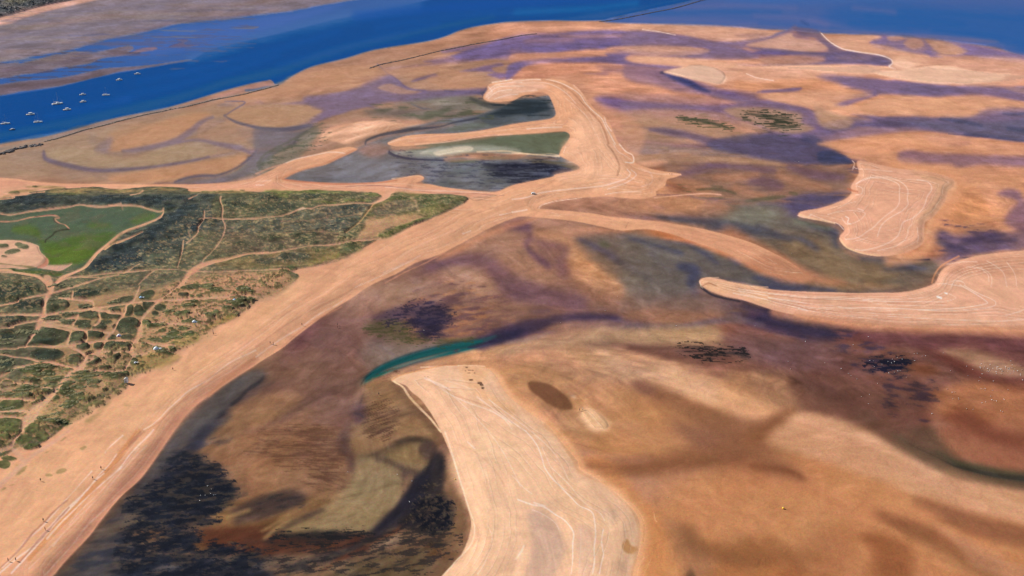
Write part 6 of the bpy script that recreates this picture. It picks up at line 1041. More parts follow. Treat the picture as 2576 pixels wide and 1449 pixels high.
    R('D', '890,740 950,708 1040,690 1100,700 1060,740 960,772 900,790', (176, 134, 108), 8, .8)
    R('D', '1120,700 1180,682 1240,720 1230,770 1170,800 1120,780 1090,740', (166, 122, 98), 9, .8)
    R('D', '1060,652 1130,630 1230,600 1290,640 1300,700 1260,665 1180,638', (180, 126, 96), 9, .75)
    B('D', '1050,692,12 1110,662,18 1180,650,24 1230,672,26 1250,720,28 1300,752,26', (102, 68, 76), 8, .75)
    B('D', '1240,580,8 1290,574,14 1325,590,12 1336,640,6 1320,670,8 1350,710,16 1400,742,22 1450,742,16', (96, 64, 78), 6, .8)
    R('D', '1340,590 1400,585 1450,620 1490,680 1560,730 1660,775 1580,782 1480,752 1420,690 1360,640', (192, 134, 94), 8, .8)
    R('D', '1130,805 1250,785 1400,770 1600,785 1480,802 1350,825 1200,835', (104, 74, 76), 9, .5)
    R('D', '760,830 830,800 860,830 830,870 780,900 720,930 700,905', (112, 72, 70), 7, .7)
    R('D', '860,868 950,880 960,920 880,932 800,940', (146, 110, 92), 10, .6)
    R('D', '1000,882 1100,850 1150,870 1050,912 960,932', (126, 116, 102), 7, .7)
    R('D', '1160,840 1280,800 1400,790 1300,825 1200,860', (92, 64, 64), 8, .6)
    R('D', '1000,1000 1080,980 1100,1040 1120,1110 1060,1120 1020,1060', (164, 118, 82), 7, .6)
    # bay by the beach
    B('q01', '1322,455,34 1200,525,56 1060,620,56 960,720,56 860,850,60 760,990,70 600,1160,80 430,1340,90 300,1480,90', (84, 76, 74), 9, .6)
    B('q01', '1326,470,8 1290,500,12 1180,590,14 1060,680,18 980,790,22', (42, 42, 54), 5, .8)
    R('q01', '680,1000 860,870 1000,840 1180,960 1190,1020 1100,1080 900,1220 720,1160', (48, 46, 56), 12, .6)
    R('q01', '1150,650 1330,570 1500,590 1620,560 1500,670 1320,730 1200,730', (158, 114, 78), 6, .8)
    R('q01', '1080,860 1300,790 1600,790 1730,880 1700,1000 1560,1060 1400,1030 1250,1060 1140,960', (146, 106, 78), 14, .8)
    R('q01', '1860,860 1980,900 2020,1000 1960,1120 1870,1225 1700,1235 1500,1215 1600,1120 1760,1000', (152, 122, 88), 8, .85)
    B('q01', '1900,830,14 1990,790,18 2080,765,20 2160,780,20', (74, 54, 42), 5, .7)
    R('q01', '1930,850 2050,800 2110,820 2160,880 2120,920 2000,890', (146, 112, 76), 5, .8)
    B('q01', '2205,860,24 2190,950,44 2110,1050,54 2010,1150,44 1910,1230,36 1800,1300,30 1600,1370,24', (40, 36, 44), 8, .75)
    R('q01', '2040,1100 2200,1050 2285,1100 2280,1200 2150,1250 2040,1190', (48, 42, 42), 7, .7)
    R('q01', '1000,1240 1200,1200 1420,1250 1420,1330 1250,1350 1080,1290', (86, 46, 32), 8, .75)
    R('q01', '1180,1110 1400,1040 1530,1045 1510,1090 1350,1150 1200,1160', (74, 58, 56), 7, .75)
    R('q01', '1420,1250 1600,1225 1850,1230 1880,1260 1700,1300 1500,1300', (52, 38, 36), 6, .75)
    R('q01', '1340,560 1500,360 1650,200 1800,200 1900,330 1800,420 1650,520 1500,600', (138, 98, 82), 16, .6)
    R('q01', '1720,560 1830,500 1850,620 1800,680 1700,660', (116, 80, 70), 8, .6)
    R('q01', '1850,470 2000,480 2080,620 2200,700 2200,760 2050,740 1900,800 1850,640', (166, 118, 80), 8, .7)
    R('q01', '1800,60 2000,60 2250,100 2500,160 2300,240 2000,240 1850,180', (130, 88, 74), 14, .5)
    R('q01', '1880,10 2050,20 2000,90 1880,110', (168, 126, 106), 9, .7)
    # upper right crests and hollows
    B('q10', '60,142,10 400,134,13 800,148,14 1100,186,10', (212, 158, 130), 4, .7)
    B('q10', '500,248,8 700,240,18 900,252,14', (206, 152, 124), 5, .7)
    B('q10', '620,298,8 900,306,20 1300,322,20 1800,342,16', (218, 162, 132), 5, .75)
    B('q10', '1250,480,14 1500,505,34 1800,535,34 2200,520,30 2600,545,26', (208, 150, 114), 8, .75)
    B('q10', '1560,712,14 1750,680,26 2000,690,28 2300,720,28 2600,750,24', (210, 148, 112), 7, .75)
    R('q10', '0,260 200,300 450,330 700,380 650,470 450,430 300,380 150,350', (206, 146, 118), 12, .45)
    R('q10', '450,440 700,400 900,430 1050,500 900,520 600,500', (200, 140, 110), 9, .4)
    R('q10', '2100,860 2400,880 2576,960 2500,1040 2250,1150 2120,1180 2080,1150 2150,1000', (198, 140, 104), 12, .8)
    R('q10', '1900,760 2200,770 2400,790 2300,830 2050,830', (144, 108, 118), 8, .5)
    R('q10', '500,700 700,690 900,720 1000,760 800,770 600,750', (142, 104, 108), 9, .6)
    R('q10', '640,790 900,790 1200,820 1400,850 1200,845 900,820', (196, 144, 112), 5, .7)
    R('q10', '600,820 800,850 1000,860 1300,880 1420,930 1300,980 1050,960 850,930 780,880', (150, 100, 76), 9, .7)
    R('q10', '880,940 1100,900 1300,920 1350,960 1150,990 950,985', (190, 134, 98), 8, .6)
    R('q10', '1400,1000 1550,1010 1620,960 1700,980 1450,1080 1380,1100', (80, 70, 92), 9, .7)
    R('q10', '1150,1060 1350,1040 1450,1120 1600,1180 1650,1270 1500,1230 1300,1160', (110, 98, 84), 12, .7)
    B('q10', '900,1010,30 1200,1040,30 1350,1080,24', (172, 124, 96), 9, .6)
    R('q10', '400,1180 600,1200 900,1250 1200,1360 1000,1410 880,1430 700,1400 520,1300', (104, 94, 86), 12, .65)
    R('q10', '1300,1280 1600,1300 1900,1330 2100,1370 2080,1440 1700,1449 1400,1400', (134, 100, 74), 12, .65)
    R('q10', '0,1140 200,1170 350,1220 480,1330 700,1440 600,1500 300,1449 150,1380 250,1300 100,1230', (176, 122, 86), 12, .75)
    B('q10', '0,1120,20 60,1180,30 150,1260,26 220,1330,20', (108, 74, 78), 9, .7)
    R('q10', '-100,1220 60,1250 120,1330 260,1420 100,1449 -200,1420', (130, 90, 76), 12, .6)
    # upper left flats
    B('q00', '330,780,14 600,735,24 850,725,26 1080,735,20', (170, 144, 116), 7, .75)
    B('q00', '560,880,10 800,860,20 1050,830,22 1220,790,14', (186, 136, 98), 6, .8)
    R('q00', '1130,590 1200,530 1400,520 1620,545 1550,600 1400,640 1250,630', (184, 144, 110), 7, .8)
    R('q00', '550,740 700,660 850,590 1000,560 1080,590 950,660 900,710 700,740', (188, 138, 104), 7, .7)
    R('q00', '1100,570 1600,380 1850,330 1950,380 1850,440 1550,490 1250,530', (196, 142, 108), 10, .6)
    B('q00', '230,780,6 300,820,10 450,850,14 650,850,12 850,835,9 1000,800,7', (98, 82, 104), 4, .8)
    B('q00', '520,760,8 700,748,10 850,720,9 1000,705,7 1200,740,7', (112, 96, 112), 5, .6)
    M.smear(FLOW)
    weeds(M)
    pass3(M)
    M.smear(FLOW, L=7, mixc=.6, streak=.022)
    pass4(M)
    detail(M)
    crisp(M)
    for q in ['1235,935 1262,975 1288,1005 1340,1045 1380,1072 1420,1115 1455,1160 1465,1185 1530,1225 1570,1255 1600,1290 1614,1325 1610,1380 1596,1460']:
        S('D', q, (208, 152, 110), 30, soft=12, a=.8); S('D', q, (222, 168, 128), 16, soft=7, a=.7)
    S('D', '1950,784 2060,806 2230,826 2400,831 2576,838 2800,850', (196, 138, 108), 20, soft=8, a=.75, w=2)
    S('D', '2250,415 2330,428 2405,450 2400,480 2380,520 2350,560 2340,600 2310,640 2240,655', (206, 148, 112), 24, soft=10, a=.8)
    S('D', '2160,652 2112,612 2116,575 2060,560 2012,548', (150, 112, 92), 8, soft=4, a=.5)
    # ================= dry sand bodies
    P('D', BEACH, DRY, soft=1.4, wet=.1, cls='beach', h=1.5, hs=40)
    P('D', BANK, (240, 192, 156), soft=1.4, wet=.08, cls='sandbank#BANK', h=1.2, hs=60, w=.6)
    P('D', BANK2, (229, 174, 144), soft=1.4, wet=.1, cls='sandbank#BANK2', h=1.0, hs=20, w=.6)
    P('D', BANK3, (227, 170, 140), soft=1.6, wet=.1, cls='sandbank#BANK3', h=1.0, hs=20, w=1)
    # ---- beach tones
    P('D', '1440,300 1500,290 1540,340 1560,390 1580,440 1560,470 1500,480 1420,470 1400,440 1455,425 1420,395 1420,365 1440,340', (238, 184, 150), soft=12, a=.8)
    P('D', '700,740 900,650 1170,520 1250,490 1450,450 1500,470 1300,540 1000,670 800,790 650,890 560,960 480,1020 430,1080 360,1160 300,1180 480,960', (224, 168, 132), soft=14, a=.7, w=3)
    P('D', '0,1200 60,1180 180,1080 330,990 480,880 640,790 760,710 700,790 480,980 300,1150 180,1290 60,1400 -50,1449', (228, 174, 134), soft=16, a=.8, w=2)
    P('D', '-100,447 0,449 150,464 430,468 640,460 900,464 1100,475 1230,486 1200,500 1000,484 800,478 500,474 350,468 150,478 0,490 -100,495', (224, 164, 134), soft=3, a=.9)
    # beach face band
    P('D', '132,1449 160,1417 225,1347 300,1252 350,1207 387,1159 425,1102 445,1074 475,1037 525,994 600,944 644,916 644,900 590,935 515,985 460,1030 420,1075 380,1130 330,1185 260,1265 190,1345 100,1449', (206, 146, 118), soft=4, a=.9)
    S('03', '300,1300,11 480,1080,12 700,860,13 900,620,15 1100,400,16 1240,220,12 1330,90,6 1400,0,4', (212, 146, 100), soft=4, a=.85)
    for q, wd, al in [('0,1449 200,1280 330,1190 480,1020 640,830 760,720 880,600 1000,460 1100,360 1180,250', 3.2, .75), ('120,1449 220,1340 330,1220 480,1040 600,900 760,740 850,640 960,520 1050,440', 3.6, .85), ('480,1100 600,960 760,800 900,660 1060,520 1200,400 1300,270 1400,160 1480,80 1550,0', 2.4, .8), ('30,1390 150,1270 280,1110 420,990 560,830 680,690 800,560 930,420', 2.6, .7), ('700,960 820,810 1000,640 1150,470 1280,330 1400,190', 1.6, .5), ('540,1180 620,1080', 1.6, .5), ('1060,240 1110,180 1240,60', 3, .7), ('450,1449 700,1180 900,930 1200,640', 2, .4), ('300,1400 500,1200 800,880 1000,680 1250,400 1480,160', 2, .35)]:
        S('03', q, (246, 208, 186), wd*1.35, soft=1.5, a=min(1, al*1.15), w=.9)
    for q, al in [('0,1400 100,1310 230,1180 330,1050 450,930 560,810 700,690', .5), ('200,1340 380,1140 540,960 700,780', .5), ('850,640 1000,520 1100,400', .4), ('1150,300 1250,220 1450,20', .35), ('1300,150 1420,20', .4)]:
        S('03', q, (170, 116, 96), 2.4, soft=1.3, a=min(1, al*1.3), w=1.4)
    S('02', '1450,1449,3 1560,1380,3 1700,1240,3 1800,1150,3 1900,1060,3.2 2100,940,3.2 2300,780,2.6 2576,640,2.6', (242, 200, 174), soft=1, a=.85)
    S('02', '1490,1449,2 1600,1380,2 1740,1240,2 1850,1140,2 2000,1010,2 2250,830,2', (190, 134, 106), soft=1, a=.7)
    S('02', '1380,1449 1600,1250 1850,1050 2100,900 2576,520', (232, 182, 152), 4, soft=2, a=.5)
    S('02', '2100,1080,6 2300,900,8 2576,700,8', (196, 138, 106), soft=3, a=.8)
    S('02', '1850,1160,5 2000,1060,7 2200,920,8 2400,800,6', (206, 148, 120), soft=3, a=.6)
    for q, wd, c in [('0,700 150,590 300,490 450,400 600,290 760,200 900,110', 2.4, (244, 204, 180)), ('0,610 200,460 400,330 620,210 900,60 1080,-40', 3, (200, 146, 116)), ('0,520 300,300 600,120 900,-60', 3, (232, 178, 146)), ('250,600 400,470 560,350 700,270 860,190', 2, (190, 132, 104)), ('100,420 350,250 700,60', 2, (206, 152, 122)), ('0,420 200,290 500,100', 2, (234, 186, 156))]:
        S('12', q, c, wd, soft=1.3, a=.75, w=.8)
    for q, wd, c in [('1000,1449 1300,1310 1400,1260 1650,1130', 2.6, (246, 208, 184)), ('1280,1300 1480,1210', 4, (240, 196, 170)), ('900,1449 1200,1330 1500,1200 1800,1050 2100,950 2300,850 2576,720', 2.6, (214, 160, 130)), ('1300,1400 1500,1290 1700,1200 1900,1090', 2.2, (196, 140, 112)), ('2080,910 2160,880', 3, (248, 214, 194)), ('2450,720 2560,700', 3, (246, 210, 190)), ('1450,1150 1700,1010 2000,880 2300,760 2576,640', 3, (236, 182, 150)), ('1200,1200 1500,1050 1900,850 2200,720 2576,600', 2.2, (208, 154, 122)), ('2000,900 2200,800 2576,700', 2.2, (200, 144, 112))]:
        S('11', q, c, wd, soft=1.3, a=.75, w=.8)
    for q, wd, c in [('0,690 150,665', 3, (248, 214, 190)), ('0,570 150,550 300,500 600,460 900,430 1050,395 1150,360 1190,310 1160,270', 3.2, (246, 206, 182)), ('960,460 1100,420 1190,380 1250,320 1200,270', 2.4, (244, 206, 184)), ('1080,0 1140,70 1210,110 1225,160 1210,190 1140,190', 3.6, (252, 226, 206)), ('1020,0 1060,70 1140,120 1200,160', 2.4, (240, 196, 170)), ('960,20 1010,80 1050,150 1080,240 1060,330', 5, (196, 146, 116)), ('270,650 300,615 420,580 560,560 700,545', 2.2, (240, 198, 172)), ('1270,240 1380,280 1410,340 1400,400 1300,440', 2, (236, 186, 160)), ('300,530 600,480 900,440', 2.2, (200, 148, 118)), ('20,600 200,560 400,520', 2, (200, 148, 118)), ('940,510 1100,490 1300,490', 2.4, (246, 206, 180)), ('220,490 300,440 400,390', 1.6, (190, 138, 112)), ('1430,540 1900,500 2100,510', 3, (216, 164, 138)), ('380,700 700,720 1000,760', 2, (216, 160, 130)), ('1170,790 1140,850', 1.6, (170, 120, 96)), ('1300,260 1450,300 1600,300 1700,310', 1.6, (236, 186, 160)), ('520,90 540,20', 2, (244, 200, 168))]:
        S('21', q, c, wd, soft=1.3, a=.85, w=.6)
    P('21', '1230,200 1500,170 1560,190 1400,220 1300,215', (214, 158, 128), soft=5, a=.7, w=1)
    for q, wd, c in [('0,820 200,800 400,810 560,870 680,950 740,1040 820,1120 900,1190 950,1290 1000,1380 1040,1449', 3, (250, 214, 190)), ('100,840 300,830 450,880 560,960 640,1050', 2.4, (244, 200, 174)), ('300,800 480,850 600,930 700,1030 760,1100 860,1200 930,1320 970,1449', 5, (200, 144, 112)), ('540,1000 640,1080 750,1180 820,1300 890,1449', 2.2, (240, 192, 162)), ('-100,940 0,930 120,920 250,910', 4, (248, 210, 184)), ('-200,830 0,800', 3, (248, 210, 184)), ('620,860 700,940 760,1040', 3, (236, 184, 156)), ('400,1210 560,1220 500,1270', 2, (206, 152, 128)), ('150,1300 300,1290 500,1280', 3, (246, 206, 180)), ('0,1290 200,1260 450,1235', 2, (200, 148, 122)), ('930,1180 950,1250 1000,1320', 2.5, (250, 216, 196))]:
        S('20', q, c, wd, soft=1.3, a=.85, w=.6)
    P('20', '-250,900 -100,830 0,810 200,820 350,860 300,900 100,930 0,980 -100,1000 -250,1010', (238, 186, 158), soft=4, a=.8)
    for q in ['-230,900 -150,850 0,830 100,830', '-260,960 -150,880 0,870 120,870', '-240,990 -150,930 0,910', '-180,1000 -50,960 60,950', '-240,870 -200,930 -270,980']:
        S('20', q, (250, 220, 198), 2, soft=1.2, a=.75, w=.6)
    for q, c in [('1330,1440 1500,1400 1800,1370 2100,1340 2400,1320 2576,1300', (240, 188, 160)), ('1500,1440 1800,1420 2100,1390 2400,1350', (212, 156, 128)), ('1600,1449 1900,1430 2300,1370 2576,1350', (240, 190, 164)), ('1340,1435 1450,1395', (246, 202, 174))]:
        S('10', q, c, 2.4, soft=1.4, a=.7, w=.6)
    for q, wd, c in [('280,205 380,160 500,130 620,105 750,80 900,95', 3.4, (240, 200, 176)), ('0,300 150,240 300,200', 4, (200, 150, 126)), ('0,420 80,425', 2.5, (246, 206, 186)), ('900,430 1200,420 1450,450 1650,480 1900,510 2100,500 2300,510 2500,520', 1.5, (158, 112, 100)), ('700,430 1000,410 1400,405 1700,430', 2, (240, 190, 160)), ('1370,350 1500,335 1620,320 1680,335', 2, (244, 196, 160)), ('1300,440 1600,470 2000,480 2350,490', 2.4, (242, 196, 170)), ('2140,545 2200,580 2320,550 2420,515', 2, (150, 118, 96)), ('0,380 150,375', 3, (236, 186, 162))]:
        S('11', q, c, wd, soft=1.3, a=.8, w=.6)
    E(M, '11', '2250,545,90,12,8 2350,520,60,8,8', (150, 122, 100), soft=2, a=.6, w=2)
    P('11', '-300,400 -100,330 100,290 300,220 500,160 560,180 350,270 150,350 -50,390', (204, 152, 124), soft=5, a=.6)
    P('11', '280,350 500,375 800,395 1200,388 1400,365 1400,378 1200,402 800,410 500,392 300,372', (196, 124, 96), soft=2, a=.8)
    P('11', '300,340 450,275 700,205 860,135 1010,60 1000,50 840,120 690,190 500,240 350,290 200,360', (198, 138, 106), soft=2.5, a=.8)
    # wet toes of the spits
    P('D', '1650,560 1800,590 1900,625 1975,662 2035,700 1990,710 1900,680 1830,645 1750,612 1690,590', (208, 150, 118), soft=10, a=.8)
    P('D', '1950,640 2060,690 2130,710 2060,716 1960,700 1880,668', (184, 128, 98), soft=10, a=.8)
    P('D', '1288,558 1350,549 1300,570 1219,600 1160,632 1100,655 1140,628 1219,588', (196, 136, 104), soft=7, a=.7)
    P('D', '1560,280 1620,330 1600,400 1560,370 1540,310 1500,275 1470,240', (204, 148, 118), soft=8, a=.5)
    # ---- big bank details, with the sunlit west rim painted on
    P('13', '1960,400 2100,700 2300,900 2360,1200 2200,1500 2576,1800 3400,1800 3400,1200 3100,1100 3000,800 2700,300 2300,0 2000,100', (240, 194, 158), soft=14, a=.8, w=2)
    P('23', '150,850 300,820 430,920 500,1050 520,1250 450,1449 300,1600 100,1600 200,1200', (208, 172, 150), soft=9, a=.75, w=3)
    P('23', '900,800 1050,780 1080,860 1000,950 930,880', (214, 176, 150), soft=9, a=.6, w=2)
    P('23', '650,1000 800,1000 780,1449 680,1449', (222, 180, 154), soft=7, a=.6, w=2)
    P('23', '1110,1140 1160,1090 1200,1150 1260,1160 1270,1200 1180,1230 1120,1200', (200, 144, 96), soft=3, a=.85, w=2)
    P('23', '450,0 620,200 720,340 830,440 960,540 1120,690 1260,800 1330,1000 1330,1240 1280,1449 1180,1449 1270,1150 1260,950 1180,760 1000,600 850,460 700,370 650,250', (206, 148, 106), soft=4, a=.55)
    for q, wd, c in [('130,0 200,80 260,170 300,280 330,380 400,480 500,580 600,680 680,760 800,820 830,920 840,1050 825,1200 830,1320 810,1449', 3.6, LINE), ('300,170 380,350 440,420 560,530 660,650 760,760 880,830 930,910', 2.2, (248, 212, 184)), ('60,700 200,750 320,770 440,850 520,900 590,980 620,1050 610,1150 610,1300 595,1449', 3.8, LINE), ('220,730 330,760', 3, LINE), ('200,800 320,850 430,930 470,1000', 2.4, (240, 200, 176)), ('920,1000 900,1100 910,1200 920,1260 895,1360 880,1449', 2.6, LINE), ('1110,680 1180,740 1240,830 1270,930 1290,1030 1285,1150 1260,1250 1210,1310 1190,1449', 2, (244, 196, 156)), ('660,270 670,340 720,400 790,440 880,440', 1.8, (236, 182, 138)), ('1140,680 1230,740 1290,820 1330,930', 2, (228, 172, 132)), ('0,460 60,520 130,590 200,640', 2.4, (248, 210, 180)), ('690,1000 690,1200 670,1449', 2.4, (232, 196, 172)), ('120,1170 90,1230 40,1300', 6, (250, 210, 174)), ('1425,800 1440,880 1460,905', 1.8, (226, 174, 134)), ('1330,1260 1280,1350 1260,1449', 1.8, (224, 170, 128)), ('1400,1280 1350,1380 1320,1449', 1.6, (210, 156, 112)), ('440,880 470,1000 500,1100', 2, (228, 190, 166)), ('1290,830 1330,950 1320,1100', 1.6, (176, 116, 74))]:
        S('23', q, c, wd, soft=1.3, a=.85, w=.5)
    for q, wd, c in [('1900,0 1960,170 2000,300 2040,440 2090,600 2140,760 2190,900 2200,1000 2170,1120 2100,1210 2020,1290 1960,1360 1880,1449', 5, (250, 208, 170)), ('1960,200 2010,350 2050,480', 2, (255, 226, 192)), ('2330,950 2370,1050 2380,1150 2340,1250 2290,1360 2230,1449', 2.2, (250, 216, 188)), ('2250,960 2210,1080 2180,1160', 1.8, (224, 168, 128)), ('2170,870 2240,1000 2200,1120 2080,1260 1980,1400', 1.8, (226, 170, 130)), ('2130,120 2180,170 2200,190', 4, (248, 206, 180)), ('2000,120 2200,220 2400,400 2500,560', 4, (230, 182, 148))]:  # first two strokes: sun-facing west rim, its brightness painted in
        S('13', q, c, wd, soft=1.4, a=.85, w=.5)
    for q, wd, c in [('1370,930 1400,950 1480,1000 1540,1090 1640,1200 1760,1320 1860,1449', 6, (252, 206, 160)), ('1700,920 1780,960 1860,1000 1950,1050', 7, (250, 208, 182)), ('1740,930 1900,1060 2100,1160 2300,1230 2450,1300 2576,1380', 2.6, (252, 216, 190)), ('2000,1100 2250,1180 2450,1260', 2, (206, 154, 124)), ('2350,1240 2500,1340 2576,1440', 2.4, (248, 208, 180)), ('1800,1000 2000,1080 2200,1170 2500,1240', 3, (226, 176, 142)), ('1660,800 1900,790 2100,780 2300,790', 3, (244, 200, 164)), ('1550,850 1800,830 2060,810', 2, (226, 176, 138)), ('1900,950 2100,1010 2300,1090', 3, (244, 200, 164))]:  # first stroke: upper stretch of the sunlit west rim, painted pale
        S('12', q, c, wd, soft=1.5, a=.75, w=.5)
    P('12', '2060,780 2300,800 2350,840 2250,1000 2350,1100 2576,1200 2576,1280 2350,1160 2150,1020 2080,900', (236, 182, 138), soft=7, a=.7, w=2)
    E(M, '12', '2120,800,14,7 2150,830,20,6 2180,830,10,5 2110,840,8,5 2165,940,18,5 2250,975,14,5 2270,990,8,4 2280,1025,6,4 1700,905,10,4 1730,900,6,4 1930,1020,6,4 2200,860,6,4 2140,860,16,4 1405,835,20,5 1400,848,16,4', (96, 70, 54), soft=1, a=.8, w=1.5)
    S('D', '986,957,3 1003,946,3 1044,935,3 1106,922,2.5 1150,919,2', (206, 142, 96), soft=2, a=.8)
    P('D', '1380,1060 1430,1120 1460,1165 1470,1190 1530,1220 1460,1190 1440,1160 1400,1100 1370,1075', (196, 140, 98), soft=3, a=.6)
    # ---- bank 2 details
    P('D', '1765,706 1800,704 1932,727 1932,770 1860,745 1800,735 1775,722', (228, 176, 138), soft=4, a=.8)
    P('D', '2000,790 2100,800 2230,812 2400,818 2576,822 2800,830 2800,842 2576,836 2400,830 2200,824 2050,806', (204, 146, 116), soft=4, a=.8, w=1.5)
    P('D', '2370,690 2440,658 2576,640 2576,690 2500,700 2450,690', (204, 148, 120), soft=8, a=.7, w=2)
    for q, wd in [('0,110 100,125 250,145 450,180 650,195 800,215 1000,215 1300,220 1600,230 1900,215 2100,190 2190,170 2200,150 2100,80 2000,20 1930,-20', 3), ('1500,235 1800,240 2100,220 2250,200 2290,170 2260,130 2100,60 1980,-10', 2.2), ('950,130 1200,150 1500,150 1750,150 1850,130 1890,110 1850,85 1790,60 1700,90 1740,115', 2.2), ('0,70 200,90 500,120 800,130 1050,150', 1.8), ('-300,20 0,60 300,90 700,110 1200,130 1600,105', 1.8), ('300,220 500,250 800,295 1100,295', 1.8), ('100,150 300,190 500,220 900,260 1300,280 1900,280', 1.6), ('500,210 900,225 1300,240', 1.6), ('1200,300 1600,320 2000,335 2400,340 2576,330', 2), ('2380,290 2500,260 2576,230', 1.8), ('0,90 -300,40', 2), ('-350,60 -100,110 150,170 400,240', 2), ('2576,130 2650,200 2700,300', 1.5), ('1050,170 1400,190 1800,180', 1.5)]:
        S('32', q, (250, 214, 190), wd, soft=1.1, a=.8, w=.6)
    for q in ['0,80 300,110 700,140 1000,160', '400,230 800,250 1300,265 2000,260', '300,170 700,200', '700,320 1100,330 1500,340', '1430,325 1530,330', '0,130 300,200 600,270 900,310', '-300,10 0,30 400,60 900,70 1300,70', '1200,160 1500,170 1800,165', '0,40 500,70 1000,90']:
        S('32', q, (196, 136, 108), 2.2, soft=1.4, a=.65, w=.8)
    S('32', '1700,100,4 1740,112,5', (255, 236, 220), soft=1.5, a=.9); S('32', '1780,62,3 1800,70,3', (255, 236, 220), soft=1.2, a=.9)
    for q in ['1750,1430 1850,1390 1920,1385 1980,1420 1960,1449', '1830,1449 1880,1430 1950,1449', '2100,1260 2190,1290 2240,1340 2250,1400 2240,1449', '1800,1210 1950,1190 2100,1200', '2200,1190 2300,1250 2370,1320 2400,1449', '2160,1290 2210,1330 2220,1400', '2400,1200 2480,1320 2500,1449', '2000,1250 2150,1265']:
        S('31', q, (246, 206, 180), 2, soft=1.2, a=.7, w=.5)
    S('32', '1840,-20 1900,-60 1960,-50', (250, 212, 188), 2, a=.7); S('32', '1700,-40 1800,-30 1930,-10', (250, 212, 188), 2, a=.6)
    S('31', '1650,1400,3 1670,1330,3 1720,1250,4 1800,1190,4 1920,1130,4', (214, 148, 108), soft=2, a=.8)
    S('D', '1765,724,5 1790,741,6 1820,750,5 1860,758,4', (60, 52, 60), soft=2, a=.9)
    S('21', '1890,1380 1900,1430 1920,1449', (252, 214, 176), 3, soft=1.5, a=.8)  # sunlit left tip of the bank, brightness painted into the sand
    for q in ['1900,1380 1960,1350 2080,1345', '1960,1430 1920,1400 2000,1395 2200,1420 2576,1440', '2100,1380 2300,1420']:
        S('21', q, (244, 196, 160), 2.2, soft=1.2, a=.6)
    S('21', '1920,1425 1980,1410 2060,1440', (150, 96, 70), 2, soft=1.2, a=.7)
    # ---- bank 3 details
    for q, wd in [('880,410 960,375 1050,350 1180,360 1270,390 1320,430 1320,500 1320,590 1290,650 1200,720 1130,780 1060,850 1000,890 930,940 850,965 780,965', 2.6), ('890,400 1000,350 1150,340 1280,365 1370,420 1405,480 1400,560 1405,620 1350,680 1250,740 1180,790 1130,850 1100,940', 2.6), ('1500,370 1600,390 1640,430 1640,480 1600,540 1580,610 1540,680 1450,760 1360,800 1330,870 1300,940 1220,1000 1100,1050 980,1070 880,1065', 2.8), ('1700,640 1600,700 1500,780 1420,850 1400,930 1350,1000 1250,1050 1100,1080', 2), ('300,720 380,740 430,720', 3), ('430,715 500,740 620,780 700,800 760,860', 2.2), ('600,720 720,690 850,680 970,700 960,740 900,790 800,815 740,750', 2), ('890,430 950,460 940,510 880,520', 2.2), ('860,230 900,250 1060,270 1250,280', 2), ('880,590 800,610 700,660', 2), ('860,990 950,970 1000,950', 1.6), ('850,170 870,200 850,260', 2.4), ('1500,850 1510,950 1500,1010', 1.8), ('900,660 960,680', 3)]:
        S('31', q, (246, 204, 178), wd, soft=1.1, a=.8, w=.4)
    S('31', '780,740 810,760 800,800 830,815', (255, 228, 208), 3, soft=1.3, a=.7)
    S('31', '800,450,4 850,470,5 900,490,4', (182, 112, 84), soft=2, a=.7)
    for q in ['1700,510 1670,560', '1650,600 1600,680', '1600,340 1690,350', '1750,345 1800,370', '1690,640 1600,700', '1740,540 1700,600', '1550,345 1590,352']:
        S('31', q, (130, 108, 80), 2.2, soft=1.5, a=.55, w=2)
    P('31', '1450,300 1700,340 1850,380 1900,430 1800,500 1740,560 1740,650 1600,760 1500,830 1450,800 1550,700 1650,560 1680,420', (212, 164, 130), soft=4, a=.7, w=2)
    S('D', '2012,540,4 2035,548,5 2070,555,4 2100,562,3', (250, 206, 166), soft=2, a=.7)
    S('D', '2113,600,3 2130,622,4 2170,637,4 2215,643,3', (250, 204, 160), soft=2, a=.7)
    P('D', '1290,1060 1300,1075 1325,1095 1340,1120 1300,1110 1280,1080', (244, 198, 164), soft=6, a=.4)
    for q, wd in [('1200,1003 1250,1040 1288,1066 1310,1080 1322,1088', 3), ('1230,1010 1300,1060 1350,1100 1400,1150 1430,1210', 2.2), ('1080,960 1150,1010 1220,1080 1270,1150 1310,1230', 2)]:
        S('D', q, (248, 208, 180), wd, soft=1.4, a=.8, w=.6)
    S('D', '1245,945 1288,1005 1340,1045 1395,1090 1440,1142 1460,1185 1530,1225 1600,1290 1610,1330 1604,1400 1590,1460', (222, 170, 132), 12, soft=6, a=.55, w=1)
    S('D', '2000,790 2130,812 2300,822 2576,830 2800,840', (206, 148, 116), 8, soft=4, a=.6, w=1.5); S('D', '2300,430 2395,455 2380,500 2345,545 2325,600 2260,640', (212, 158, 124), 10, soft=5, a=.6, w=1.5)
    M.tidelines(BANK, 15, 150, .45, 501, 9, 10); M.tidelines(BANK2, 7.5, 60, .5, 502, 3); M.tidelines(BANK3, 9, 80, .45, 503, 4)
    M.tidelines(BEACH, 9, 95, .3, 504, 6, 5)
    M.smear(FLOW2, L=18, mixc=0, streak=.018, only=('beach', 'sandbank'))
    # ================= dunes and salt marsh
    P('D', DUNE, (92, 88, 68), soft=2, w=2, wet=.1, cls='dune_field', veg=.6, h=1.2, hs=20)
    # salt marsh bowl
    P('01', '-1600,760 0,745 150,740 300,710 500,685 700,655 850,645 1100,652 1380,655 1500,680 1620,710 1640,740 1600,770 1480,825 1350,865 1200,930 1100,1030 950,1160 850,1280 700,1350 550,1370 300,1345 100,1310 0,1300 -1600,1400', (84, 98, 72), soft=2, w=1.5, cls='salt_marsh', veg=.45, h=-.8, wet=.2)
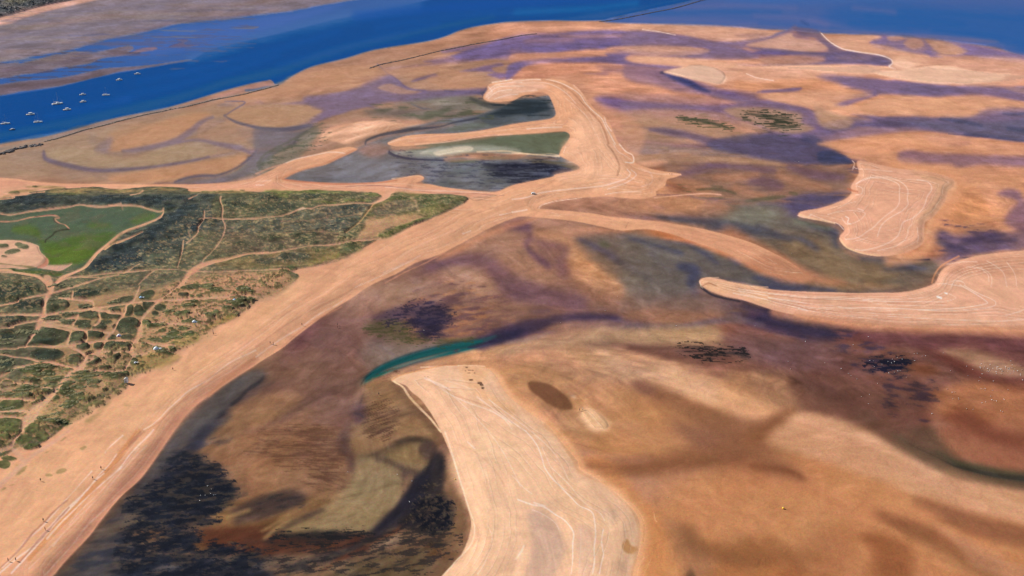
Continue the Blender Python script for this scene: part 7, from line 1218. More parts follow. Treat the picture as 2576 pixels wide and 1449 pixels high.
    P('01', '0,750 700,660 1300,665 1600,720 1500,810 1200,860 900,880 700,860 500,900 0,960', (82, 96, 76), soft=10, a=.8, w=4)
    P('01', '160,870 350,860 400,960 430,1100 500,1230 700,1240 900,1180 1000,1080 1100,1000 1150,930 900,930 700,950 600,1000 460,1000 350,930', (82, 102, 44), soft=8, a=.9, w=4)
    P('01', '450,1100 700,1060 950,1090 850,1200 700,1250 520,1250', (90, 110, 40), soft=8, a=.8, w=4)
    E(M, '01', '1450,770,120,40,15 1000,850,120,30,0 250,890,110,30,0', (88, 106, 50), soft=6, a=.7, w=4)
    P('01', '90,1290 300,1300 550,1310 640,1330 600,1365 400,1350 200,1330', (80, 92, 40), soft=3, a=.9, w=2)
    S('01', '-1600,830,4 -400,820,4 0,805,3 200,790,3 300,765,3.2 400,750,3.6 520,745,4 600,765,4 560,780,3 600,820,3.2 660,840,3.2 700,880,4', (196, 142, 112), soft=1.1, w=.4)
    S('01', '350,755 450,740 550,745', (84, 44, 44), 1.6, soft=1, a=.8); S('01', '545,775 555,805 600,835', (90, 56, 50), 1.8, soft=1, a=.8)
    S('01', '700,885 640,890 560,910 530,940 470,980 460,1010', (50, 48, 36), 3, soft=1, a=.95)
    P('01', '-1600,950 0,985 150,990 260,1005 380,1040 400,1080 420,1120 470,1170 455,1210 400,1255 330,1275 200,1285 0,1275 -1600,1250', (222, 174, 144), soft=1.4, w=.8, cls='beach', veg=0, h=.8, wet=.05)
    P('01', '400,1275 440,1245 560,1245 680,1240 730,1235 680,1270 620,1300 550,1305', (206, 160, 134), soft=2, w=1, veg=0)
    P('01', '470,1170 495,1200 480,1245 400,1275 380,1265 450,1215', (190, 128, 104), soft=1.5, veg=0)
    E(M, '01', '30,1060,60,20,5 240,1065,60,24,-10 130,1115,85,26,10 50,1165,35,12,0 190,1040,30,14,0', (92, 92, 66), soft=1.5, a=.95, w=2.5, veg=.7)
    P('01', '0,1230 150,1250 350,1265 300,1278 100,1250 0,1245', (110, 104, 62), soft=1.5, a=.7, veg=.4)
    # upper dune: dark scrub bands
    P('01', '0,590 150,550 280,535 500,530 600,540 900,560 1200,545 1500,535 1800,530 2100,540 2230,560 2220,620 2240,780 2230,900 2000,920 1900,1000 1800,1200 1500,1280 1100,1340 850,1320 950,1180 1150,1060 1400,950 1250,990 1150,1020 1350,880 1600,790 1680,720 1630,690 1400,645 1100,640 800,640 500,670 300,700 100,730 0,735 -1600,745 -1600,600', (66, 70, 62), soft=3, w=3, veg=.9)
    for v in ['300,620,260,60,5 500,570,140,30,5 1150,590,250,30,0 1500,600,220,44,0 1850,640,180,60,-5 1750,760,140,60,10 1800,700,60,30,0 1450,990,130,44,15 1250,1060,110,30,20 1550,1120,90,34,0 1100,1200,120,44,20 1050,1280,140,44,0 1300,1210,130,40,0 1350,1110,80,24,10 1950,870,80,40,0 2050,620,80,40,0 1600,900,130,40,15 1900,990,60,40,0 2350,570,110,24,0 200,570,100,20,0']:
        E(M, '01', v, (44, 52, 54), soft=4, a=.8, w=5, veg=1)
    E(M, '01', '1000,480,350,26,0 1300,490,200,20,0 1650,470,170,22,0 700,510,200,24,-3 450,440,200,16,0 200,490,180,20,5 2200,500,300,16,0 2450,520,150,14,0 30,550,80,16,5', (150, 124, 80), soft=3, a=.75, w=4, veg=.5)
    E(M, '01', '350,435,30,12,0 140,510,60,14,0 1500,470,40,8,0 1700,455,120,10,0 1080,490,200,12,0 650,540,180,14,0 2080,500,60,10,0 2150,500,30,8,0 2240,495,50,8,0 2320,495,30,7,0 2440,480,26,6,0', (96, 94, 62), soft=1.6, a=.8, w=3, veg=.8)
    S('01', '-1600,640 0,580 120,545 300,520 450,500', (214, 160, 126), 3.4, soft=1.5, w=.8, veg=0)
    S('01', '1320,545 1400,520 1440,490', (214, 160, 126), 5, soft=2, w=.8, a=.85)
    S('01', '0,530,16 60,480,10 160,450,8 260,420,4', (214, 162, 130), soft=3, a=.8, w=1)
    # right panel (tile 11 greens)
    P('11', '-400,560 0,520 300,500 900,495 1150,510 1260,545 1150,600 1000,620 700,640 600,670 450,690 300,740 0,775 -400,790', (86, 84, 62), soft=3, a=.9, w=3, veg=.7)
    E(M, '11', '150,590,120,50,0 560,560,110,34,0 300,660,130,40,0 100,700,120,36,0 -200,640,120,50,0', (56, 62, 52), soft=5, a=.85, w=5, veg=1)
    E(M, '11', '500,500,440,16,0 1170,530,90,20,-5 1000,600,160,12,4 250,545,120,24,0 700,620,130,20,3', (116, 116, 66), soft=3, a=.75, w=3, veg=.6)
    P('11', '-380,800 0,795 250,770 400,720 600,680 900,640 1180,630 1130,720 1050,800 900,920 700,900 500,930 0,940 -380,960', (84, 82, 70), soft=3, a=.9, w=3, veg=.7)
    E(M, '11', '830,800,80,22,8 720,890,120,22,4 950,670,110,20,0 950,720,60,16,0', (58, 64, 58), soft=3, a=.85, w=3, veg=1)
    P('11', '-380,960 0,945 500,935 700,930 870,960 820,1030 600,1060 350,1110 0,1140 -380,1150', (96, 84, 66), soft=4, a=.85, w=3, veg=.6)
    E(M, '11', '470,960,160,40,4 120,980,150,40,0 500,1030,130,40,0 200,1070,130,36,4 -150,1040,110,30,5', (64, 68, 50), soft=4, a=.85, w=5, veg=1)
    P('11', '-380,1160 0,1150 400,1100 800,1050 860,1010 1050,1010 1060,1070 850,1160 700,1230 400,1270 0,1300 -380,1290', (120, 102, 68), soft=4, a=.85, w=4, veg=.5)
    E(M, '11', '400,1170,170,44,4 250,1200,100,30,0 80,1200,110,34,0 0,1160,120,20,0 130,1240,60,20,0 490,1180,80,24,0', (66, 68, 54), soft=3, a=.85, w=4, veg=1)
    E(M, '11', BUSHES_D, (78, 80, 54), soft=1.3, a=.9, w=2.5, veg=1)
    P('11', '1190,630 1400,500 1750,530 2050,530 2130,580 2000,650 1800,740 1600,820 1400,930 1250,965 1230,930 1400,860 1100,760 1150,690', (116, 106, 66), soft=4, a=.9, w=3, veg=.6)
    E(M, '11', '1800,570,200,40,0 1950,600,150,40,0 1700,640,100,30,0 2050,560,90,30,0 1450,560,100,20,0', (84, 88, 58), soft=5, a=.85, w=4, veg=.9)
    P('11', '1200,690 1350,620 1500,600 1600,640 1620,700 1400,740 1200,740', (104, 92, 76), soft=4, a=.8, w=3, veg=.6)
    P('11', '1120,790 1250,780 1500,740 1700,730 1650,790 1500,840 1400,870 1300,900 1100,990 1000,1000 1060,900', (194, 148, 110), soft=4, a=.85, w=4, veg=.15)
    S('11', '1570,560 1600,600 1620,650 1640,700', (180, 140, 110), 5, soft=2.5, a=.7, w=2)
    S('11', '1250,950,8 1350,915,8 1450,870,8 1560,830,8 1700,770,6 1740,750,3', (104, 104, 62), soft=2, a=.85, w=2, veg=.8)
    P('11', '540,1250 700,1200 820,1160 900,1120 700,1160 550,1220', (150, 132, 74), soft=4, a=.7, w=3, veg=.4)
    # sandy south-east part of the dunes
    P('D', '160,770 250,745 330,735 420,725 480,700 560,690 644,690 720,700 735,715 690,740 640,765 560,820 500,860 440,890 360,940 300,990 200,1050 120,1110 40,1140 0,1130 0,1010 60,960 100,900 150,830', (176, 136, 98), soft=10, a=.85, w=4, veg=.2)
    P('D', '420,725 500,700 640,698 720,702 700,738 630,768 560,818 490,866 430,900 380,860 400,800 420,760', (190, 142, 108), soft=8, a=.8, w=4, veg=.15)
    P('02', '650,1390 720,1330 900,1220 1100,1110 1260,1000 1300,1010 1180,1110 950,1250 750,1380 680,1449', (176, 140, 100), soft=4, a=.8, w=3, veg=.3)
    P('02', '1380,760 1500,700 1800,700 1700,790 1500,850 1350,880', (172, 140, 86), soft=5, a=.8, w=4, veg=.4)
    P('02', '1780,560 1950,480 2000,540 1850,620 1700,640', (170, 142, 88), soft=5, a=.7, w=4, veg=.4)
    P('02', '2040,460 2100,400 2300,310 2400,300 2250,380 2080,460', (168, 138, 76), soft=4, a=.7, w=4, veg=.4)
    # mid dune thickets (tile 02), dark mounds
    E(M, '02', BUSHES_A, (66, 68, 50), soft=1.5, a=.93, w=2.5, veg=1)
    E(M, '02', '120,80,240,70,5 880,90,160,34,10 480,710,140,48,0 60,790,70,44,0 430,590,110,20,8 110,370,110,34,4 300,210,140,40,5 60,540,80,30,0', (46, 54, 46), soft=3, a=.8, w=4, veg=1)
    E(M, '02', BUSHES_B, (72, 76, 48), soft=1.3, a=.9, w=2.5, veg=1)
    E(M, '03', BUSHES_C, (82, 84, 50), soft=1.4, a=.9, w=2.5, veg=1)
    E(M, '03', '640,100,36,8,35 840,190,36,14,20 480,230,50,14,30 340,320,20,8,0 230,400,70,20,35 620,420,50,16,20 500,460,30,10,0 120,560,50,14,20 40,600,50,24,30 380,610,14,5,0 200,440,60,10,30 400,290,50,8,30 180,360,20,6,0', (150, 130, 88), soft=2, a=.65, w=3)
    # sparse grass smears on the beach top
    E(M, '02', '950,1330,110,20,35 1050,1220,80,14,35 1290,1205,30,8,0 900,1350,60,16,30 200,1440,10,5,0', (170, 142, 100), soft=4, a=.55, w=3)
    # ---- paths
    PATH = (212, 160, 126)
    SS(M, '01', '''-1600,1270 0,1325 200,1345 400,1390 470,1449
0,735 120,745 300,710 500,685 700,660 800,640 950,655 1100,655 1220,635
1100,650 1380,655 1500,685 1620,712 1650,680
2225,560 2220,610 2245,680 2240,780 2270,860 2250,950 2200,1040 2130,1130 2060,1190 2030,1250
2000,800 2060,785 2240,788 2576,788
2060,710 2055,790 2030,830 2000,870 1990,930 1930,990 1880,1030
1850,1000 1840,1090 1820,1180 1790,1280
570,1449 700,1380 850,1370 1100,1340 1350,1320 1600,1305 1750,1305 1900,1310 2150,1325 2400,1315 2576,1310
850,1449 1000,1390 1200,1350
1400,1449 1500,1350 1560,1310
1400,1250 1250,1330
740,1385 1000,1375
1900,590 1990,550''', PATH, 3.8, soft=1.2, a=.85, w=.8, veg=0)
    SS(M, '01', '''2270,960 2400,970 2576,950
2270,965 2100,965
2250,1105 2576,1105
2100,930 2130,1000 2080,1090
1650,1220 1720,1260 1680,1300
1600,1230 1640,1280
1700,1210 1690,1250
1900,920 1920,980 1880,990
2450,920 2576,880
1240,690 1220,630
2400,1180 2500,1200''', (170, 130, 106), 2, soft=1.2, a=.6, w=1.2, veg=0)
    M.S('01', '1650,700,3 1640,740,4 1600,780,4.5 1500,825,4.5 1380,865,5 1280,900,6 1200,950,7 1120,1020,8 1050,1070,8 980,1130,9 920,1210,9 850,1280,9 740,1330,9 650,1370,10 580,1430,10 540,1470,10', (214, 162, 128), soft=1.6, w=.5, veg=0)
    M.S('01', '1440,925,3 1350,960,4 1250,1000,5 1150,1040,7 1060,1090,8', (206, 156, 122), soft=1.5, w=.5, veg=0)
    M.S('01', '1230,940 1180,990 1120,1040', (120, 110, 80), 5, soft=2.5, a=.6)
    M.S('01', '-800,1280,8 0,1300,9 150,1325,7 300,1350,7 400,1380,9 480,1440,14 500,1480,16', (214, 164, 130), soft=2, w=.5, veg=0)
    M.S('01', '2000,1270,12 2150,1220,12 2300,1190,9 2450,1150,7 2576,1130,6 2700,1120,5', (206, 154, 122), soft=2, w=.8, veg=0)
    M.S('01', '2030,1250,10 1960,1300,14 1900,1350,12 1830,1449,12', (206, 154, 122), soft=2.5, w=.8, veg=0)
    SS(M, '11', '''0,785 100,775 250,760 370,715 450,680 560,680 640,655 800,640 1000,628 1180,625
0,1140 200,1120 400,1090 560,1065 800,1045 1000,1010 1120,990 1250,970
0,1310 200,1300 350,1300 400,1320''', PATH, 3.6, soft=1.2, a=.9, w=.6, veg=0)
    M.S('11', '1180,625,5 1260,580,9 1300,550,12 1330,520,14 1330,490,14', (220, 166, 134), soft=2.5, w=.5, veg=0)
    M.S('11', '1185,630 1150,680 1090,760 1020,840 960,890 900,930', (196, 152, 108), 3.4, soft=1.4, a=.9, w=.6, veg=0)
    M.S('11', '430,690,3 470,680,6 500,685,3', (232, 190, 160), soft=1.5, a=.8)
    SS(M, '11', '''250,820 500,800 800,765 1000,745 1060,750
1100,765 1200,780
0,940 400,925 550,920 750,930 880,945
200,800 120,790
0,1080 150,1060
820,1040 860,1010
300,1000 280,1060
1220,740 1400,740''', (176, 132, 104), 2, soft=1.2, a=.65, w=1, veg=0)
    M.P('11', '380,1300 600,1250 820,1180 900,1150 720,1240 560,1300 430,1330', (222, 166, 134), soft=3, a=.7, veg=0)
    SS(M, '02', '''-1600,330 0,210 200,160 330,125 490,95 600,70 730,30 880,-20
480,-40 510,20 520,70 480,120 460,180 450,250 440,320 380,370 250,390 100,430 0,450 -1600,560
0,310 200,312 430,305
430,330 480,310 640,285 850,260 1000,240 1150,215 1300,195 1350,185 1500,175 1700,160 2000,145 2250,125 2400,115 2576,110
1410,20 1380,100 1340,170 1280,210 1260,290 1200,370 1170,430 1140,480 1080,540 1060,600 1020,670 960,690 880,730 840,800
1820,0 1700,100 1600,170 1520,250 1440,340 1410,430 1400,500 1370,560 1330,620 1310,680 1340,740 1290,820 1260,870
-1600,650 0,660 200,640 400,630 700,625 900,595 1080,570
-400,700 0,710 150,735 300,750 400,780 520,790 650,820 780,855 900,870 1100,880 1240,880
850,850 760,870 700,900 650,960 600,1050 540,1110 470,1180
400,430 350,490 300,570 260,640
400,415 550,410 700,430 800,465 1000,480 1100,490
400,400 520,430 720,470
720,480 700,540 690,620 800,680 850,720
870,480 880,530 850,600 720,610
0,940 100,890 170,840 250,830 400,790
0,990 70,960 150,1000 300,1010 450,1050 520,1060
0,1160 200,1165 350,1180
0,1070 100,1040
1080,580 1200,570 1350,585
1320,680 1200,690 1020,690
700,150 800,160 930,170 940,230 900,250
600,140 700,155
740,80 730,150
1420,600 1500,600 1600,620 1760,620
1100,280 1000,260 940,265
940,250 1050,290 1250,300
800,290 780,340 740,410
1000,310 1010,370 960,420
450,390 600,370 760,340
1520,390 1700,395 1900,410''', PATH, 5.4, soft=1.3, a=.88, w=.9, veg=0)
    M.S('02', '480,-60,22 510,10,18 520,60,14 490,110,12 460,180,10 450,260,9 440,320,12 400,400,14 370,480,8 300,580,6', (208, 158, 126), soft=2.5, a=.9, w=.6, veg=0)
    M.S('02', '840,820,10 740,880,8 650,970,8 560,1090,9 480,1180,16 400,1260,24 320,1340,26 270,1400,20 230,1470,12', (216, 166, 132), soft=4, a=.92, w=1, veg=0)
    M.S('02', '-400,1290,5 0,1290,5 150,1285,6 280,1290,10', (212, 162, 128), soft=2, a=.9, veg=0); M.S('02', '0,1345,4 200,1350,5 270,1390,6', (212, 162, 128), soft=2, a=.8, veg=0)
    M.S('02', '1330,640,12 1330,700,12 1380,720,10 1500,690,8', (210, 160, 124), soft=3, a=.8, veg=0)
    M.S('02', '900,730,14 1000,700,12 1100,690,8 850,790,14', (210, 160, 124), soft=3, a=.8, veg=0)
    M.S('02', '1420,440,10 1410,520,9 1380,580,12', (210, 160, 124), soft=3, a=.8, veg=0)
    M.P('02', '450,1220 560,1190 700,1290 560,1350 400,1350 430,1260', (190, 150, 108), soft=4, a=.6, w=3)
    M.P('02', '0,980 60,960 130,1010 100,1080 0,1100 -200,1080', (178, 142, 112), soft=5, a=.7, w=3, veg=.2)
    M.P('02', '150,860 60,940 0,970 -200,980 -200,940 0,930 100,870', (150, 120, 92), soft=4, a=.7, w=3, veg=.3)
    M.S('03', '250,0,5 220,60,5 160,120,6 120,180,8 60,210,9 0,230,10 -300,300,12', (216, 166, 134), soft=2, a=.95, veg=0)
    M.S('03', '700,10,5 560,120,7 400,220,9 280,310,10 150,430,11 0,560,13 -200,760,16', (216, 168, 140), soft=2.5, a=.85, veg=0)
    M.S('03', '120,190,7 180,240,14 230,300,14', (218, 168, 136), soft=3, a=.9, veg=0)
    M.W('D', '440,720 740,690 640,765 500,860 400,910 300,1000 50,1140 -100,1150 -60,1010 120,930 300,880 400,800', (84, 82, 52), .42, 2.6, 10, edge=.2, a=.7, seed=201, veg=.8, rough=.6, keep=.08)
    M.W('D', '-200,560 600,500 1170,500 900,640 400,700 -200,900', (104, 98, 76), .4, 12, 20, edge=.5, a=.4, seed=203, rough=.5, keep=.3)
    M.W('D', '-200,700 250,690 560,520 960,500 1180,500 900,640 740,690 450,700 300,760 -200,900', (158, 130, 94), .3, 2.4, 14, edge=.25, a=.6, seed=205, rough=.6, keep=.3)
    fl = (M.wet > .25) & (M.wet < .97); lum = M.col.mean(-1, keepdims=True)
    sat = (1.12-.02*sstep(1350, 1600, M.GX)*sstep(900, 1050, M.GY))[..., None]
    M.col[fl] = ((lum+(M.col-lum)*sat)*(1+.12*(lum-.42)/.42))[fl]
    ul = fl*(1-sstep(950, 1200, M.GX))*(1-sstep(430, 480, M.GY))*.22
    M.col += (np.array((152, 124, 112), np.float32)/255-M.col)*ul[..., None]
    dr = (M.wet < .2) & (M.veg < .02); lum = M.col.mean(-1, keepdims=True); M.col[dr] = (lum+(M.col-lum)*1.08)[dr]
    # generic weathering: gentle mottling everywhere, stronger on the flats, fine vegetation grain
    land = M.wet < .98
    f1 = fbm(M.X+40*M.n1, M.Y+25*M.n2, 26, 5, 31); f2 = fbm(M.X, M.Y+30*M.n1, 7, 4, 41, .6)
    dry = np.clip(1-M.wet*2.2, 0, 1)*(1-np.clip(M.veg*1.5, 0, 1))
    fm = (f1*.15+f2*.12)*np.clip((M.wet-.2)*2.4, 0, 1)*(M.wet < .97)
    M.col *= (1+fm*.8)[..., None]
    M.col[..., 2] *= 1+.3*fm; M.col[..., 0] *= 1-.16*fm
    M.col *= (1+dry*(f1*.07+f2*.08))[..., None]
    vg = np.clip(M.veg*1.3, 0, 1)*np.where(M.cls == M.names.index('salt_marsh'), .25, 1)
    M.col *= (1+.1*vg*(M.dist < 2200))[..., None]
    vn = M.n3*.5+fbm(M.X, M.Y, 5.5, 4, 77, .6)*1.3
    M.col *= (1+vg*np.clip(vn, -1, 1.2)*.28)[..., None]
    sand = np.clip((vn-.45)*2.2, 0, 1)*vg*.12
    M.col += (np.array((190, 145, 108))/255-M.col)*(sand*(M.veg < .97))[..., None]
# ------------------------------------------------------------------ materials
def nodes(name):
    m = bpy.data.materials.new(name); m.use_nodes = True; n = m.node_tree
    return m, n, n.nodes['Principled BSDF'], n.links.new, n.nodes.new
def ground_mat(name, bump, bscale, water=False, rough_dry=.95, rough_wet=.55, speck=.16):
    m, n, b, L, N = nodes(name)
    at = N('ShaderNodeAttribute'); at.attribute_name = 'base_col'
    wt = N('ShaderNodeAttribute'); wt.attribute_name = 'wet'
    co = N('ShaderNodeTexCoord')
    n1 = N('ShaderNodeTexNoise'); n1.inputs['Scale'].default_value = .8; n1.inputs['Detail'].default_value = 3; n1.inputs['Roughness'].default_value = .8
    L(co.outputs['Object'], n1.inputs['Vector'])
    n2 = N('ShaderNodeTexNoise'); n2.inputs['Scale'].default_value = .045; n2.inputs['Detail'].default_value = 6; n2.inputs['Roughness'].default_value = .65
    L(co.outputs['Object'], n2.inputs['Vector'])
    # grain: noise colour pulled to grey, multiplied over the painted map colour
    def grain(src, col, amt, chroma):
        hs = N('ShaderNodeHueSaturation'); hs.inputs['Saturation'].default_value = chroma; L(src.outputs['Color'], hs.inputs['Color'])
        mr = N('ShaderNodeMapRange'); mr.data_type = 'FLOAT_VECTOR'
        mr.inputs[7].default_value = (.3, .3, .3); mr.inputs[8].default_value = (.7, .7, .7)
        mr.inputs[9].default_value = (1-amt,)*3; mr.inputs[10].default_value = (1+amt,)*3
        L(hs.outputs['Color'], mr.inputs[6])
        mx = N('ShaderNodeMix'); mx.data_type = 'RGBA'; mx.blend_type = 'MULTIPLY'; mx.inputs[0].default_value = 1
        L(col, mx.inputs[6]); L(mr.outputs[1], mx.inputs[7]); return mx.outputs[2]
    c = grain(n1, at.outputs['Color'], speck*1.3, .9)
    c = grain(n2, c, speck*.5, .5)
    L(c, b.inputs['Base Color'])
    rr = N('ShaderNodeMapRange'); rr.inputs['To Min'].default_value = rough_dry; rr.inputs['To Max'].default_value = rough_wet
    L(wt.outputs['Fac'], rr.inputs['Value']); L(rr.outputs['Result'], b.inputs['Roughness'])
    b.inputs['IOR'].default_value = 1.33 if water else 1.3
    sp = N('ShaderNodeMapRange'); sp.inputs['To Min'].default_value = .05; sp.inputs['To Max'].default_value = .1 if not water else .001
    L(wt.outputs['Fac'], sp.inputs['Value']); L(sp.outputs['Result'], b.inputs['Specular IOR Level'])
    bp = N('ShaderNodeBump'); bp.inputs['Strength'].default_value = bump; bp.inputs['Distance'].default_value = 1
    n3 = N('ShaderNodeTexNoise'); n3.inputs['Scale'].default_value = bscale; n3.inputs['Detail'].default_value = 5; n3.inputs['Roughness'].default_value = .6; n3.inputs['Distortion'].default_value = .4
    L(co.outputs['Object'], n3.inputs['Vector']); L(n3.outputs['Fac'], bp.inputs['Height']); L(bp.outputs['Normal'], b.inputs['Normal'])
    return m
MAT = {
    'sea': ground_mat('sea water', .5, .16, True, .4, .34, .10), 'tidal_creek': ground_mat('creek water', .3, .3, True, .5, .4, .1),
    'tidal_flat': ground_mat('wet tidal sand', .5, .10, False, .95, .6, .12), 'beach': ground_mat('dry beach sand', .35, .12, speck=.10),
    'sandbank': ground_mat('pale bank sand', .35, .12, speck=.09), 'dune_field': ground_mat('dune sand and turf', .45, .25, speck=.24),
    'salt_marsh': ground_mat('salt marsh turf', .2, .3, speck=.22), 'far_shore': ground_mat('far shore turf', .6, .1, speck=.2)}
def flat_mat(name, col, rough=.6, speck=0, metal=0):
    m, n, b, L, N = nodes(name); b.inputs['Roughness'].default_value = rough; b.inputs['Metallic'].default_value = metal
    t = N('ShaderNodeTexNoise'); t.inputs['Scale'].default_value = 2.5; t.inputs['Detail'].default_value = 3
    co = N('ShaderNodeTexCoord'); L(co.outputs['Object'], t.inputs['Vector'])
    r = N('ShaderNodeValToRGB'); k = 1-speck if speck else .93
    r.color_ramp.elements[0].color = tuple(c*k for c in col)+(1,); r.color_ramp.elements[1].color = tuple(min(1, c*(2-k)) for c in col)+(1,)
    r.color_ramp.elements[0].position = .3; r.color_ramp.elements[1].position = .7
    L(t.outputs['Fac'], r.inputs['Fac']); L(r.outputs['Color'], b.inputs['Base Color'])
    return m
def leaf_mat(name):
    m, n, b, L, N = nodes(name); b.inputs['Roughness'].default_value = .8; b.inputs['Specular IOR Level'].default_value = .1
    at = N('ShaderNodeAttribute'); at.attribute_name = 'base_col'; L(at.outputs['Color'], b.inputs['Base Color'])
    return m
# ------------------------------------------------------------------ ground sheet
def lin(c):
    c = np.clip(c, 0, 1); return np.where(c <= .04045, c/12.92, ((c+.055)/1.055)**2.4)
xs = np.concatenate([np.arange(-3400, -900, 60.), np.arange(-900, -30, 8.), np.arange(-30, 2606, 2.0), np.arange(2606, 3500, 8.), np.arange(3500, 6100, 60.)])
ys = np.concatenate([[-318, -310, -300, -285, -270], np.arange(-255, -30, 6.), np.arange(-30, 1480, 2.0), np.arange(1480, 1900, 8.), np.arange(1900, 3200, 40.)])
M = Map(xs, ys)
paint(M)
Z = M.h+M.veg*(fbm(M.X, M.Y, 16, 3, 91)*2.2+1.0)+np.clip(1-M.wet, 0, 1)*fbm(M.X, M.Y, 40, 3, 95)*.5*(M.wet < .5)
Z = np.where(M.wet > .97, np.minimum(Z, 0), Z)
Z = Z*np.clip(4000/M.dist, 0, 1)
ALB = lin(M.col)/KALB
ALB = np.clip(ALB, .004, .8)
def height(x, y):
    j = np.clip(np.searchsorted(xs, x), 0, len(xs)-1); i = np.clip(np.searchsorted(ys, y), 0, len(ys)-1); return float(Z[i, j])
def sheet():
    ny, nx = M.X.shape
    vid = np.arange(ny*nx).reshape(ny, nx)
    fc = M.cls[:-1, :-1]
    co = np.stack([M.X, M.Y, Z], -1).reshape(-1, 3).astype(np.float32)
    al = np.concatenate([ALB.reshape(-1, 3), np.ones((ny*nx, 1))], 1).astype(np.float32)
    wt = M.wet.reshape(-1).astype(np.float32)
    q = np.stack([vid[:-1, :-1], vid[1:, :-1], vid[1:, 1:], vid[:-1, 1:]], -1)
    for k, nm in enumerate(M.names):
        base = nm.split('#')[0]
        f = q[fc == k]
        if not len(f): continue
        used, inv = np.unique(f.reshape(-1), return_inverse=True)
        me = bpy.data.meshes.new(base)
        me.vertices.add(len(used)); me.vertices.foreach_set('co', co[used].reshape(-1))
        me.loops.add(len(inv)); me.loops.foreach_set('vertex_index', inv.astype(np.int32))
        me.polygons.add(len(f)); me.polygons.foreach_set('loop_start', np.arange(0, len(inv), 4, dtype=np.int32)); me.polygons.foreach_set('loop_total', np.full(len(f), 4, np.int32))
        me.update(calc_edges=True); me.polygons.foreach_set('use_smooth', np.ones(len(f), bool))
        a = me.attributes.new('base_col', 'FLOAT_COLOR', 'POINT'); a.data.foreach_set('color', al[used].reshape(-1))  # hand-painted map colour, laid out in image coordinates
        a = me.attributes.new('wet', 'FLOAT', 'POINT'); a.data.foreach_set('value', wt[used])
        me.materials.append(MAT[base])
        o = bpy.data.objects.new(base, me); SC.collection.objects.link(o); o['kind'] = 'structure'
        if base in LBL: o['label'] = LBL[base]
LBL = {}
sheet()
# ------------------------------------------------------------------ helpers for things
def at(x, y, dz=0):
    """image point -> place on the ground"""
    X, Y = ground(x, y); return Vector((float(X), float(Y), height(x, y)+dz))
def mpp(x, y):
    X, Y = ground(x, y); return (Y*CT+CAM_H*ST)/FPX
def tag(o, label=None, cat=None, group=None, kind=None):
    if label: o['label'] = label
    if cat: o['category'] = cat
    if group: o['group'] = group
    if kind: o['kind'] = kind
    return o
def mesh_obj(name, bm, mat, parent=None, smooth=False):
    me = bpy.data.meshes.new(name); bm.to_mesh(me); bm.free()
    if smooth: me.polygons.foreach_set('use_smooth', np.ones(len(me.polygons), bool))
    me.materials.append(mat); o = bpy.data.objects.new(name, me); SC.collection.objects.link(o); o.parent = parent; return o
def empty(name, loc=(0, 0, 0), rz=0):
    o = bpy.data.objects.new(name, None); SC.collection.objects.link(o); o.location = loc; o.rotation_euler = (0, 0, rz); o.empty_display_size = .5; return o
def dup(root, loc, rz, scale=None):
    r = root.copy(); SC.collection.objects.link(r); r.location = loc; r.rotation_euler = (0, 0, rz)
    if scale is not None: r.scale = scale
    for ch in list(root.children):
        c = ch.copy(); SC.collection.objects.link(c); c.parent = r
        for g in list(ch.children):
            d = g.copy(); SC.collection.objects.link(d); d.parent = c
    return r
def box(bm, x0, x1, y0, y1, z0, z1, bev=0):
    g = bmesh.ops.create_cube(bm, size=1); vs_ = g['verts']
    for v in vs_: v.co = Vector((x0+(v.co.x+.5)*(x1-x0), y0+(v.co.y+.5)*(y1-y0), z0+(v.co.z+.5)*(z1-z0)))
    if bev: bmesh.ops.bevel(bm, geom=list({e for v in vs_ for e in v.link_edges}), offset=bev, segments=2, affect='EDGES', profile=.5)
def tube(bm, a, b, r0, r1=None, n=8):
    a, b = Vector(a), Vector(b); r1 = r0 if r1 is None else r1; d = (b-a)
    g = bmesh.ops.create_cone(bm, cap_ends=True, segments=n, radius1=r0, radius2=r1, depth=d.length)
    R = d.to_track_quat('Z', 'Y').to_matrix().to_4x4(); R.translation = (a+b)/2
    bmesh.ops.transform(bm, matrix=R, verts=g['verts'])
def loft(bm, rings, cap=True):
    rv = [[bm.verts.new(p) for p in r] for r in rings]; n = len(rv[0])
    for a, b in zip(rv[:-1], rv[1:]):
        for i in range(n): bm.faces.new((a[i], a[(i+1) % n], b[(i+1) % n], b[i]))
    if cap: bm.faces.new(rv[0][::-1]); bm.faces.new(rv[-1])
    bmesh.ops.recalc_face_normals(bm, faces=bm.faces)
W_ = flat_mat('white gelcoat', (.82, .82, .8), .35); DKG = flat_mat('dark tinted glass', (.02, .03, .04), .15); NAVYM = flat_mat('dark blue hull', (.02, .04, .08), .35)
ALU = flat_mat('grey alloy', (.45, .46, .47), .35, metal=.6); TEAK = flat_mat('pale deck', (.45, .36, .26), .7); BLUEC = flat_mat('blue canvas', (.12, .3, .55), .8)
